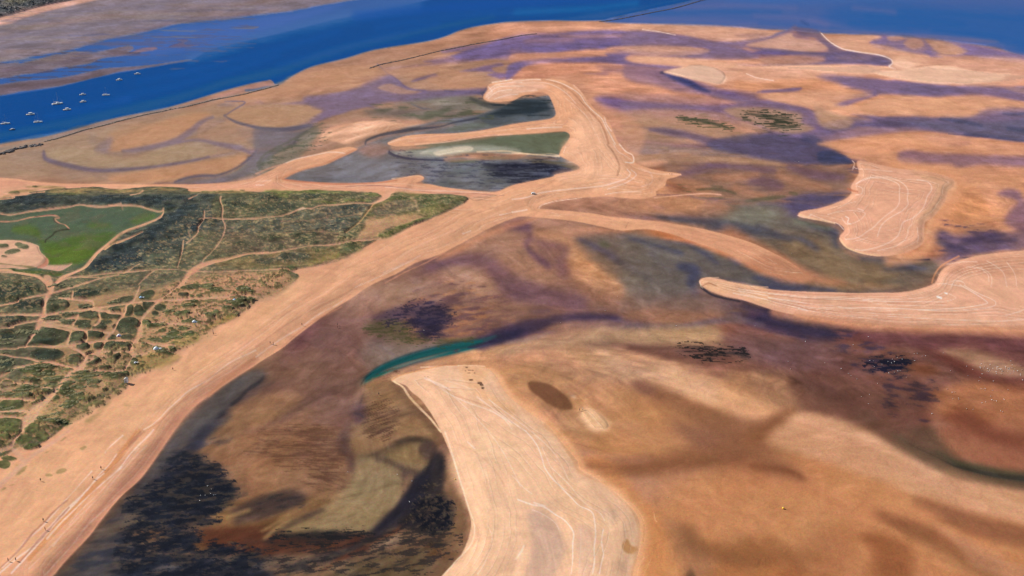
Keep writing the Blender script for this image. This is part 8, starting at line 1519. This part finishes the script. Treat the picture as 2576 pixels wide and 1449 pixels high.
# ------------------------------------------------------------------ boats
def hull_rings(L, B, H, n=9):
    rings = []
    for i in range(n):
        t = i/(n-1); x = -L/2+L*t
        w_ = B/2*(.86+.14*math.sin(min(t*2.4, 1)*math.pi/2)) if t < .5 else B/2*max(.02, 1-((t-.5)/.5)**2.1)
        sh = H*(.8+.35*t*t)
        rings.append([Vector((x, 0, -.45*(1-t*.6))), Vector((x, w_*.75, -.05)), Vector((x, w_, sh)), Vector((x, w_*.86, sh+.02)), Vector((x, -w_*.86, sh+.02)), Vector((x, -w_, sh)), Vector((x, -w_*.75, -.05))])
    return rings
def motor_boat(name, hullm, flag, L=9.0):
    r = empty(name); bm = bmesh.new(); loft(bm, hull_rings(L, L*.34, L*.12)); mesh_obj('hull', bm, hullm, r, False)
    bm = bmesh.new(); h = L*.12
    box(bm, -L*.12, L*.22, -L*.11, L*.11, h*.9, h+L*.13, .12); mesh_obj('cabin', bm, W_, r)
    bm = bmesh.new(); box(bm, -L*.125, L*.225, -L*.113, L*.113, h+L*.055, h+L*.1); mesh_obj('window_band', bm, DKG, r)
    bm = bmesh.new(); box(bm, -L*.2, L*.16, -L*.125, L*.125, h+L*.135, h+L*.155, .03); mesh_obj('roof', bm, W_, r)
    bm = bmesh.new(); box(bm, -L*.42, -L*.13, -L*.12, L*.12, h*.86, h*.98); mesh_obj('cockpit_floor', bm, TEAK, r)
    bm = bmesh.new()
    for s in (-1, 1):
        tube(bm, (L*.2, s*L*.11, h*1.1), (L*.46, s*L*.02, h*1.35+.5), .03); tube(bm, (L*.33, s*L*.08, h), (L*.33, s*L*.065, h*1.2+.4), .025)
    mesh_obj('bow_rail', bm, ALU, r)
    bm = bmesh.new(); box(bm, -L*.56, -L*.5, -.22, .22, .1, h+.35, .06); tube(bm, (-L*.53, 0, .1), (-L*.53, 0, -.6), .08); mesh_obj('outboard_motor', bm, DKG, r)
    return r
def yacht(name, L=10.0):
    r = empty(name); bm = bmesh.new(); loft(bm, hull_rings(L, L*.31, L*.11)); mesh_obj('hull', bm, W_, r)
    h = L*.11; bm = bmesh.new()
    loft(bm, [[Vector((x, s*w_, z)) for s, z in ((-1, h*.9), (-.8, zt), (.8, zt), (1, h*.9))] for x, w_, zt in ((-L*.1, L*.1, h+.55), (L*.1, L*.1, h+.6), (L*.26, L*.05, h+.25))])
    mesh_obj('coachroof', bm, W_, r)
    bm = bmesh.new(); box(bm, -L*.08, L*.12, -L*.103, L*.103, h+.15, h+.32); mesh_obj('cabin_windows', bm, DKG, r)
    bm = bmesh.new(); tube(bm, (L*.06, 0, h), (L*.06, 0, L*1.15), .09, .06); tube(bm, (L*.06, -.8, L*.7), (L*.06, .8, L*.7), .03); mesh_obj('mast', bm, ALU, r)
    bm = bmesh.new(); tube(bm, (L*.05, 0, h+1.1), (-L*.38, 0, h+1.15), .07); mesh_obj('boom', bm, ALU, r)
    bm = bmesh.new(); tube(bm, (L*.03, 0, h+1.3), (-L*.36, 0, h+1.32), .22, .14, 10); mesh_obj('furled_sail', bm, W_, r)
    bm = bmesh.new(); box(bm, -L*.42, -L*.13, -L*.09, L*.09, h*.86, h*.99); mesh_obj('cockpit_floor', bm, TEAK, r)
    bm = bmesh.new()
    for a, b in (((L*.49, 0, h*1.2), (L*.06, 0, L*1.12)), ((-L*.48, 0, h), (L*.06, 0, L*1.14)), ((L*.04, L*.15, h), (L*.06, 0, L*1.1)), ((L*.04, -L*.15, h), (L*.06, 0, L*1.1))): tube(bm, a, b, .02, n=4)
    mesh_obj('rigging', bm, ALU, r)
    return r
mb = motor_boat('motor_boat', W_, 0); ya = yacht('sailing_yacht')
used = set()
def place(proto, loc, rz, label, cat, group, scale=(1, 1, 1)):
    if proto not in used: used.add(proto); o = proto; o.location = loc; o.rotation_euler = (0, 0, rz); o.scale = scale
    else: o = dup(proto, loc, rz, scale)
    tag(o, label, cat, group); return o
GB_ = 'boats moored in the blue channel'
BOATS = [(14, 312, 'y', 1.15, 'white yacht moored at the left edge of the frame, beside the small dark boat'),
    (77, 289, 'm', 1.25, 'white motor boat moored above the gap between the two leftmost lower boats'),
    (96, 308, 'y', 1.1, 'white yacht lowest in the channel, second boat along the near sand shore'),
    (145, 262, 'y', 1.5, 'largest white yacht, bright hull in the middle of the left group'),
    (169, 277, 'm', 1.2, 'white motor boat just below and right of the largest yacht'),
    (208, 239, 'm', 1.0, 'faint greyish white boat, upper of the close pair one above the other'),
    (209, 257, 'm', 1.0, 'white boat, lower of the close pair one above the other'),
    (267, 240, 'y', 1.1, 'white yacht alone to the right of the close pair'),
    (300, 202, 'm', 1.1, 'white motor boat, second farthest along the line towards the mudflat'),
    (346, 187, 'm', 1.1, 'white motor boat moored farthest up the channel, nearest the mudflat')]
for i, (x, y, k, s, lb) in enumerate(BOATS):
    p = at(x, y); p.z = .1
    place(mb if k == 'm' else ya, p, math.radians([24, 30, 20, 38, 30, 26, 40, 12, 32, 18][i]), lb, 'boat', GB_, (s*.9,)*3)
db = motor_boat('motor_boat', NAVYM, 0, 6.5); p = at(31, 327); p.z = .05; db.location = p; db.rotation_euler = (0, 0, .3)
tag(db, 'small dark hulled boat hardly showing on the water near the left edge', 'boat', GB_)
# ------------------------------------------------------------------ rubble walls
ROCK = flat_mat('wet dark rock', (.075, .06, .06), .75, .5); ROCK2 = flat_mat('weedy brown rock', (.22, .165, .13), .8, .5)
def rubble(name, pts, label, mat, wd=3.2, hgt=1.1, gap=.12, seed=1):
    rnd = random.Random(seed); p = spline(tpts('D', pts), False, 8); bm = bmesh.new(); P3 = [at(*q[:2]) for q in p]
    o0 = P3[0].copy()
    for a, b in zip(P3[:-1], P3[1:]):
        L = (b-a).length; n = max(1, int(L/1.3))
        if rnd.random() < gap: continue
        for i in range(n):
            for k in range(3):
                c = a.lerp(b, (i+rnd.random())/n)+Vector((rnd.gauss(0, wd*.3), rnd.gauss(0, wd*.3), rnd.uniform(0, hgt*.5)))
                r = rnd.uniform(.5, 1.15)*hgt
                g = bmesh.ops.create_icosphere(bm, subdivisions=1, radius=r)
                sx, sy, sz = rnd.uniform(.8, 1.6), rnd.uniform(.7, 1.3), rnd.uniform(.5, .9)
                R = Matrix.Rotation(rnd.random()*6.28, 3, 'Z')
                for v in g['verts']:
                    q = R @ Vector((v.co.x*sx, v.co.y*sy, v.co.z*sz)); v.co = c-o0+q*rnd.uniform(.85, 1.15)
    o = mesh_obj(name, bm, mat); o.location = o0; return tag(o, label, 'breakwater', 'lines of dark rubble along the channel')
rubble('rock_breakwater', '1508,55 1545,50 1580,44 1640,32 1700,20 1760,3 1830,-14 1900,-30', 'long thin rubble breakwater running out into the blue sea at the top', ROCK, 2.8, 1.2, 0, 3)
rubble('rock_breakwater', '930,172 960,162 1010,152 1060,140 1100,130 1150,120 1200,110 1260,100 1310,90 1350,85', 'broken line of dark rocks slanting across the wet sand below the channel', ROCK, 2.4, .95, 0, 4)
rubble('rock_breakwater', '-80,402 0,388 37,376 70,369 100,365', 'dark rocks along the near channel bank at the left edge', ROCK, 7, 1.7, 0, 5)
rubble('rock_breakwater', '112,357 150,347 210,328 260,316 300,305 350,292 400,282 432,275 462,270 500,261 540,251 600,240 640,231 700,214', 'low rubble edge between the blue channel and the tan sand flat', ROCK2, 2.0, 1.05, 0, 16)
# ------------------------------------------------------------------ vegetation
LEAF = leaf_mat('dune foliage')
def veg_cloud(name, samples, size, label, cat, mat=LEAF):
    """many crumpled leaf clumps as one mesh; samples: (x, y, z, r, g, b, s)"""
    rnd = np.random.default_rng(5); n = len(samples); s = samples[:, 6:7]
    # each clump: 5 slanted blades round a centre
    K = 5; ang = rnd.uniform(0, 2*np.pi, (n, 1))+np.arange(K)*2*np.pi/K+rnd.normal(0, .3, (n, K))
    ca, sa = np.cos(ang), np.sin(ang); r = s*rnd.uniform(.7, 1.25, (n, K)); h = s*rnd.uniform(.2, .6, (n, K))
    c = samples[:, None, :3]
    top = np.stack([ca*r*.25, sa*r*.25, h], -1)+c
    b0 = np.stack([np.cos(ang-.55)*r, np.sin(ang-.55)*r, -.1*h], -1)+c
    b1 = np.stack([np.cos(ang+.55)*r, np.sin(ang+.55)*r, h*.12], -1)+c
    co = np.stack([top, b0, b1], 2).reshape(-1, 3).astype(np.float32)
    col = np.ones((n, K, 3, 4), np.float32); col[..., :3] = samples[:, None, None, 3:6]*rnd.uniform(.7, 1.35, (n, K, 1, 1))
    nf = n*K; me = bpy.data.meshes.new(name); me.vertices.add(nf*3); me.vertices.foreach_set('co', co.reshape(-1))
    me.loops.add(nf*3); me.loops.foreach_set('vertex_index', np.arange(nf*3, dtype=np.int32)); me.polygons.add(nf)
    me.polygons.foreach_set('loop_start', np.arange(0, nf*3, 3, dtype=np.int32)); me.polygons.foreach_set('loop_total', np.full(nf, 3, np.int32))
    me.update(calc_edges=True); a = me.attributes.new('base_col', 'FLOAT_COLOR', 'POINT'); a.data.foreach_set('color', col.reshape(-1))
    me.materials.append(mat); o = bpy.data.objects.new(name, me); SC.collection.objects.link(o)
    return tag(o, label, cat, None, 'stuff')
def scatter(cls, X0, X1, Y0, Y1, n, seed, pmin, smin, smax, vmin=.25, lmax=.36):
    rng = np.random.default_rng(seed); X = rng.uniform(X0, X1, n); Y = rng.uniform(Y0, Y1, n)
    # world -> image coordinates
    tt = Y*CT+CAM_H*ST; gx = X/tt*FPX+SW/2; gv = (Y*ST-CAM_H*CT)/tt; gy = SH/2-gv*FPX
    j = np.searchsorted(xs, gx); i = np.searchsorted(ys, gy); ok = (j > 0) & (j < len(xs)) & (i > 0) & (i < len(ys))
    j, i, X, Y = j[ok], i[ok], X[ok], Y[ok]
    ids = [M.names.index(c) for c in cls]
    lum = M.col[i, j].sum(-1)/3; vg = M.veg[i, j]
    keep = np.isin(M.cls[i, j], ids) & (vg > vmin) & (lum < lmax) & (rng.random(len(i)) < np.clip(pmin+vg, 0, 1))
    i, j, X, Y = i[keep], j[keep], X[keep], Y[keep]
    a = ALB[i, j]*2.6+.018; s = rng.uniform(smin, smax, len(i))*(.6+.6*M.veg[i, j])
    return np.column_stack([X, Y, Z[i, j], a, s])
sm = scatter(['dune_field'], -560, 60, 380, 1120, 90000, 3, -.4, .35, .75, .6, .31)
veg_cloud('dune_scrub', sm, 1, 'low dark green scrub and marram covering the dunes between the sandy paths', 'scrub')
sm = scatter(['salt_marsh'], -560, -250, 600, 960, 16000, 4, .3, .25, .5, .2)
veg_cloud('marsh_grass', sm, 1, 'short green salt marsh grass in the hollow inside the dunes', 'grass')
sm = scatter(['far_shore'], -2600, -600, 1500, 5200, 60000, 8, .5, 2.5, 6, .5)
veg_cloud('far_woodland', sm, 1, 'dark wood and scrub behind the pale beach on the far shore', 'woodland')
def shrub_mesh(seed):
    rnd = random.Random(seed); bm = bmesh.new(); cl = []
    lobes = [(rnd.uniform(-.5, .5), rnd.uniform(-.5, .5), rnd.uniform(.35, .6)) for _ in range(5)]
    n = 0
    while n < 520:
        lx, ly, lr = rnd.choice(lobes); th = rnd.random()*6.283; ph = math.acos(rnd.uniform(-.05, 1)); rr = lr*rnd.uniform(.75, 1.05)
        c = Vector((lx+rr*math.sin(ph)*math.cos(th), ly+rr*math.sin(ph)*math.sin(th), rr*math.cos(ph)*.9+.05))
        nrm = Vector((math.sin(ph)*math.cos(th), math.sin(ph)*math.sin(th), math.cos(ph)+.3))+Vector((rnd.gauss(0, .5), rnd.gauss(0, .5), rnd.gauss(0, .4)))
        q = nrm.to_track_quat('Z', 'Y'); s = rnd.uniform(.07, .15)
        v = [bm.verts.new(c+q @ Vector((math.cos(a)*s, math.sin(a)*s*rnd.uniform(.6, 1), rnd.uniform(-.02, .02)))) for a in (0, 1.6, 3.1, 4.7)]
        bm.faces.new(v); n += 1; k = rnd.uniform(.6, 1.45); cl += [k]*4
    me = bpy.data.meshes.new('foliage'); bm.to_mesh(me); bm.free()
    base = np.array([.21, .195, .11]); a = me.attributes.new('base_col', 'FLOAT_COLOR', 'POINT')
    t = np.array(cl)[:, None]; arr = np.concatenate([base*t*np.array([1, 1, .9]), np.ones((len(cl), 1))], 1).astype(np.float32)
    a.data.foreach_set('color', arr.reshape(-1)); me.materials.append(LEAF); return me
def stem_mesh(seed):
    rnd = random.Random(seed); bm = bmesh.new()
    for k in range(5):
        a = rnd.random()*6.28; tube(bm, (0, 0, -.1), (math.cos(a)*.3, math.sin(a)*.3, .35), .04, .015, 5)
    me = bpy.data.meshes.new('stem'); bm.to_mesh(me); bm.free(); me.materials.append(ROCK2); return me
SHR = [(shrub_mesh(s), stem_mesh(s)) for s in range(7)]
nsh = 0; rnd = random.Random(11)
for tile, lst in (('02', BUSHES_B), ('02', BUSHES_A), ('03', BUSHES_C), ('11', BUSHES_D)):
    for q in lst.split():
        v = [float(t) for t in q.split(',')]; x, y = tpts(tile, '%f,%f' % (v[0], v[1]))[0]
        if not (-8 < x < 2580) or nsh >= 290 or v[2] > 115: continue
        mp = mpp(x, y); ph = math.atan2(CAM_H, ground(x, y)[1]); rx = v[2]/4*mp*.68; ry = v[3]/4*mp/math.sin(ph)*.55
        parts = 1 if v[2] < 45 else (3 if v[2] < 75 else 5)
        for k in range(parts):
            t = (k+.5)/parts-.5; xx = x+t*v[2]/2*1.3; yy = y+rnd.uniform(-.3, .3)*v[3]/4
            r1 = rx if parts == 1 else rx*(.75 if parts == 3 else .55); r2 = ry if parts == 1 else ry*.8
            p = at(xx, yy, -.1); o = empty('dune_shrub', p, rnd.uniform(-.3, .3)); f, st = rnd.choice(SHR)
            hh = min(1.5, .4*math.sqrt(r1*r2)); o.scale = (r1, r2, hh)
            c = bpy.data.objects.new('foliage', f); SC.collection.objects.link(c); c.parent = o
            c = bpy.data.objects.new('stem', st); SC.collection.objects.link(c); c.parent = o
            tag(o, 'rounded dark green shrub standing among the sandy dune paths', 'shrub', 'separate shrubs among the dune paths'); nsh += 1
            if nsh >= 290: break
print('shrubs', nsh)
# ------------------------------------------------------------------ people
SKIN = flat_mat('tanned skin', (.35, .2, .13), .6); CLOTH = [flat_mat('dark clothes', (.03, .03, .05), .9), flat_mat('red clothes', (.3, .04, .03), .9), flat_mat('white clothes', (.7, .7, .68), .9)]
HAIR = flat_mat('dark hair', (.03, .02, .015), .8)
def person_proto(stride, seed, pants, shirt):
    root = empty('person'); bm = bmesh.new()
    J = [((0, 0, .95), .13), ((0, 0, 1.15), .12), ((0, 0, 1.4), .14), ((0, 0, 1.52), .055), ((.02, 0, 1.66), .1), ((.01, 0, 1.74), .085),
         ((0, .1, .9), .09), ((stride*.5, .11, .5), .06), ((stride*.3, .11, .1), .042), ((stride*.3+.16, .12, .04), .035),
         ((0, -.1, .9), .09), ((-stride*.3, -.11, .5), .06), ((-stride*.9, -.11, .1), .042), ((-stride*.9+.15, -.12, .05), .035),
         ((0, .19, 1.38), .055), ((-.05, .25, 1.12), .042), ((.08, .26, .9), .034), ((.1, .26, .82), .03),
         ((0, -.19, 1.38), .055), ((.06, -.25, 1.12), .042), ((.2, -.26, .93), .034), ((.23, -.26, .86), .03)]
    Ed = [(0, 1), (1, 2), (2, 3), (3, 4), (4, 5), (0, 6), (6, 7), (7, 8), (8, 9), (0, 10), (10, 11), (11, 12), (12, 13), (2, 14), (14, 15), (15, 16), (16, 17), (2, 18), (18, 19), (19, 20), (20, 21)]
    me = bpy.data.meshes.new('body'); me.from_pydata([j[0] for j in J], Ed, []); o = bpy.data.objects.new('body', me); SC.collection.objects.link(o); o.parent = root
    md = o.modifiers.new('skin', 'SKIN')
    sv = me.skin_vertices[0].data
    for i, j in enumerate(J): sv[i].radius = (j[1], j[1]*(.8 if i < 3 else 1))
    sv[0].use_root = True
    sb = o.modifiers.new('sub', 'SUBSURF'); sb.levels = 1; sb.render_levels = 1; me.materials.append(SKIN)
    def garment(name, rings, mat):
        bm = bmesh.new(); loft(bm, [[Vector((x+rx*math.cos(a*math.pi/5), y+ry*math.sin(a*math.pi/5), z)) for a in range(10)] for x, y, z, rx, ry in rings]); mesh_obj(name, bm, mat, root, True)
    garment('shirt', [(0, 0, .92, .15, .2), (0, 0, 1.15, .14, .185), (0, 0, 1.38, .155, .22), (0, 0, 1.47, .08, .1)], shirt)
    garment('shorts', [(0, 0, .98, .145, .19), (0, 0, .85, .15, .2), (stride*.1, 0, .66, .15, .21)], pants)
    bm = bmesh.new(); bmesh.ops.create_uvsphere(bm, u_segments=10, v_segments=6, radius=.115)
    for v in bm.verts: v.co = Vector((v.co.x*.95-.01, v.co.y*.9, max(v.co.z, -.02)*1.05+1.7))
    mesh_obj('hair', bm, HAIR, root, True)
    return root
PP = [person_proto(.32, 1, CLOTH[0], CLOTH[0]), person_proto(.1, 2, CLOTH[0], CLOTH[1]), person_proto(.22, 3, CLOTH[0], CLOTH[2])]
PEO = [(849, 819, 0, 'upper of two people in dark clothes on the wet sand beside the beach point'), (849, 825, 1, 'lower of two people, red top, on the wet sand beside the beach point'),
    (760, 820, 0, 'person in dark clothes standing alone at the edge of the beach'), (680, 867, 0, 'left walker of a pair on the pale beach track'),
    (688, 868, 1, 'right walker of a pair on the pale beach track'), (953, 994, 0, 'lone person on the rippled sand below the green creek'),
    (1685, 440, 0, 'left person of a pair far out on the beach point'), (1690, 440, 1, 'right person of a pair far out on the beach point'),
    (537, 843, 2, 'upper person of a pair below the dune scrub'), (538, 848, 0, 'lower person of a pair below the dune scrub'),
    (436, 937, 1, 'lone person on the open beach right of the post hut'), (1458, 1034, 0, 'person by the pale oval sand patch, left of a pair'),
    (1466, 1032, 2, 'person in white top by the pale oval sand patch'), (256, 1187, 1, 'person standing on the pale track in the lower left beach'),
    (104, 1217, 0, 'lone person in dark clothes on the upper beach, lower left'), (235, 1212, 0, 'person walking down the left beach tracks'),
    (111, 1318, 0, 'person by the inner beach track near the lower left corner'), (116, 1341, 1, 'person in red top near the lower left corner'),
    (23, 1419, 0, 'person near the bottom left corner, left of a pair'), (42, 1418, 0, 'person near the bottom left corner, right of a pair')]
for x, y, k, lb in PEO: place(PP[k], at(x, y), rnd.random()*6.28, lb, 'person', 'people on the sand', (1.15,)*3)
# ------------------------------------------------------------------ gulls
GW = flat_mat('white plumage', (.85, .85, .85), .8); GG = flat_mat('grey wing plumage', (.4, .41, .43), .8); GO = flat_mat('yellow bill', (.7, .45, .05), .5)
def gull():
    r = empty('gull'); bm = bmesh.new()
    loft(bm, [[Vector((x, ry*math.cos(a*math.pi/4), z+rz*math.sin(a*math.pi/4))) for a in range(8)] for x, z, ry, rz in ((-.27, .27, .03, .02), (-.12, .26, .09, .08), (.05, .26, .1, .1), (.15, .33, .06, .07), (.18, .42, .05, .05), (.22, .45, .055, .05), (.27, .44, .02, .02))])
    mesh_obj('body', bm, GW, r, True)
    for s in (-1, 1):
        bm = bmesh.new(); loft(bm, [[Vector((x, s*(y0+t), z)) for t, z in ((0, z0), (.02, z0+.04), (.02, z0-.04))] for x, y0, z0 in ((-.36, .03, .28), (-.1, .08, .31), (.08, .085, .32), (.12, .06, .31))]); mesh_obj('wing', bm, GG, r)
        bm = bmesh.new(); tube(bm, (0, s*.04, 0), (0, s*.04, .2), .012, n=5); mesh_obj('leg', bm, GO, r)
    bm = bmesh.new(); tube(bm, (.26, 0, .44), (.34, 0, .42), .018, .004, 6); mesh_obj('bill', bm, GO, r)
    return r
GU = gull()
BIRD = [('32', s) for s in '375,543 200,742 225,820 572,755 735,815 810,865 833,885 893,920 1100,965 1020,1075 938,1095 1010,1168 1390,903 1022,735 1060,740 1068,795 1300,705 1270,745 1240,760 1205,745 1475,735 1550,687 1585,687 1762,658 1835,838 1500,660 1470,665 1305,840 1330,838 1270,852 1215,860 2010,885 1880,1052 1850,1055 2560,930 2150,1160 2250,1130 2275,1135 2260,1035 1860,1120 2340,1240 2360,1250 2540,880 1010,495 855,575 1145,770 1250,720 1350,720'.split()]+\
    [('03', s) for s in '2018,642 2065,640 2120,623 2150,640 2012,697 2130,577 2090,548 2170,635'.split()]+[('13', s) for s in '925,407 1422,430 1545,708 1568,500'.split()]+\
    [('22', s) for s in '1060,92 938,232 490,352 1650,385 2445,385'.split()]+[('31', s) for s in '270,180 310,180 1335,1325 235,1105'.split()]+[('23', s) for s in '1565,660'.split()]+[('12', '1690,430')]
rg = random.Random(21)
for _ in range(70):
    t = rg.random(); BIRD.append(('32', '%f,%f' % (rg.gauss(2300, 130), rg.gauss(815, 30)) if t < .75 else '%f,%f' % (rg.gauss(2150, 200), rg.gauss(1120, 90))))
for tl, s in BIRD:
    x, y = tpts(tl, s)[0]
    k = 1.25 if rg.random() < .5 else .9
    place(GU, at(x, y), rg.random()*6.28, 'small white gull resting on the wet brown flat', 'gull', 'gulls scattered over the wet flats', (k,)*3)
# ------------------------------------------------------------------ tents, vehicle, hut, buoy
def tent(name, m1, m2, seed):
    r = empty(name); bm = bmesh.new(); rn = random.Random(seed); rings = []
    for k in range(7):
        t = k/6; x = -1.5+3*t; h = 1.5*math.sin(max(.12, min(math.pi-.12, t*math.pi)))**.7
        rings.append([Vector((x, 1.15*math.cos(a*math.pi/8)*(.55+.45*math.sin(math.pi*t)), max(0, h*math.sin(a*math.pi/8)))) for a in range(9)])
    rv = [[bm.verts.new(p) for p in g] for g in rings]
    for a, b in zip(rv[:-1], rv[1:]):
        for i in range(8): bm.faces.new((a[i], a[i+1], b[i+1], b[i]))
    bm.faces.new(rv[0][::-1]); bm.faces.new(rv[-1]); mesh_obj('canopy', bm, m1, r, True)
    bm = bmesh.new(); loft(bm, [[Vector((-.5, -1.2, 0)), Vector((-.5, -1.0, .02)), Vector((-.5, -.85, .9)), Vector((-.5, -.98, .95))], [Vector((.5, -1.2, 0)), Vector((.5, -1.0, .02)), Vector((.5, -.85, .9)), Vector((.5, -.98, .95))]]); mesh_obj('door_flap', bm, m2, r)
    bm = bmesh.new(); box(bm, 1.7, 2.9, -.9, .7, 0, .06, .02); box(bm, 1.8, 2.3, -.5, .1, .06, .42, .08); mesh_obj('ground_mat', bm, m2, r)
    return r
WT = flat_mat('white tent cloth', (.82, .84, .86), .7); LB = flat_mat('pale blue tent cloth', (.35, .6, .8), .7); RC = flat_mat('red and violet cloth', (.45, .12, .3), .8)
for i, (tl, s, m1, m2, sc, lb) in enumerate([('02', '2365,172', LB, WT, 1.25, 'pale blue tent among dark shrubs by the upper beach edge'), ('02', '1960,384', WT, LB, 1.2, 'long white tent beside a shrub near the beach edge'),
        ('02', '1205,525', WT, RC, 1.2, 'white tent with a violet mat among shrubs inside the dunes'), ('02', '1580,674', WT, WT, 1.35, 'round bright white tent by the shrubs closest to the beach'),
        ('02', '1428,152', LB, WT, .9, 'small pale blue tent half hidden by scrub near the path crossing'), ('02', '1373,812', WT, WT, .7, 'tiny pale tent on the olive bush at the dune edge')]):
    x, y = tpts(tl, s)[0]; t = tent('beach_tent', m1, m2, i); t.location = at(x, y, .15); t.rotation_euler = (0, 0, .2*i-.3); t.scale = (sc*.8,)*3
    tag(t, lb, 'tent', 'tents pitched among the dunes')
def truck():
    r = empty('off_road_car'); bm = bmesh.new(); box(bm, -2.2, 2.2, -.9, .9, .45, 1.05, .12); mesh_obj('body', bm, W_, r)
    bm = bmesh.new(); box(bm, -1.9, .8, -.82, .82, 1.05, 1.8, .15); mesh_obj('cabin', bm, W_, r)
    bm = bmesh.new(); box(bm, -1.93, .83, -.845, .845, 1.2, 1.6, .02); mesh_obj('window', bm, DKG, r)
    for x in (-1.35, 1.4):
        for s in (-1, 1):
            bm = bmesh.new(); tube(bm, (x, s*.72, .4), (x, s*.96, .4), .4, n=20); wl = mesh_obj('wheel', bm, CLOTH[0], r)
            bm = bmesh.new(); tube(bm, (x, s*.95, .4), (x, s*.975, .4), .22, n=16); mesh_obj('rim', bm, ALU, wl)
    for s in (-1, 1):
        bm = bmesh.new(); box(bm, 2.18, 2.24, s*.65-.13, s*.65+.13, .75, .93, .02); mesh_obj('headlight', bm, WT, r)
    return r
t = truck(); x, y = tpts('21', '215,518')[0]; t.location = at(x, y, .05); t.rotation_euler = (0, 0, .35); t.scale = (.9,)*3; tag(t, 'white off-road car parked on the open sand where the beaches meet', 'car')
r = empty('watch_hut'); x, y = tpts('02', '1280,985')[0]; r.location = at(x, y, .1); r.scale = (1.15,)*3
WOOD = flat_mat('weathered grey wood', (.42, .38, .34), .85, .25)
bm = bmesh.new(); box(bm, -.75, .75, -.75, .75, .5, 2.5, .04); mesh_obj('cabin', bm, WT, r)
bm = bmesh.new(); loft(bm, [[Vector((-1, -1, 2.5)), Vector((1, -1, 2.5)), Vector((0, -1, 3.1))], [Vector((-1, 1, 2.5)), Vector((1, 1, 2.5)), Vector((0, 1, 3.1))]]); mesh_obj('roof', bm, WOOD, r)
for sx in (-1, 1):
    for sy in (-1, 1): bm = bmesh.new(); tube(bm, (sx*.65, sy*.65, -.1), (sx*.65, sy*.65, .55), .08); mesh_obj('leg', bm, WOOD, r)
bm = bmesh.new(); box(bm, -.3, .3, -.78, -.74, .55, 1.9); d = mesh_obj('door', bm, WOOD, r)
tag(r, 'small pale wooden hut at the dune edge casting a dark shadow on the beach', 'hut')
YEL = flat_mat('yellow buoy paint', (.85, .5, .03), .4)
def buoy(x, y, s, lb):
    r = empty('mooring_buoy', at(x, y)); r.scale = (s,)*3; bm = bmesh.new(); bmesh.ops.create_uvsphere(bm, u_segments=16, v_segments=10, radius=.55)
    for v in bm.verts: v.co.z = v.co.z*.9+.45
    mesh_obj('float', bm, YEL, r, True)
    bm = bmesh.new(); tube(bm, (0, 0, .9), (0, 0, 1.3), .05); tube(bm, (0, 0, 1.25), (0, 0, 1.35), .12); mesh_obj('mooring_eye', bm, ALU, r); tag(r, lb, 'buoy', 'stranded mooring buoys')
buoy(1970, 1280, 1.0, 'bright yellow mooring buoy stranded on the open brown sand at lower right')
buoy(1145, 1206, .5, 'small yellow buoy on the bright edge of the big pale sandbank')
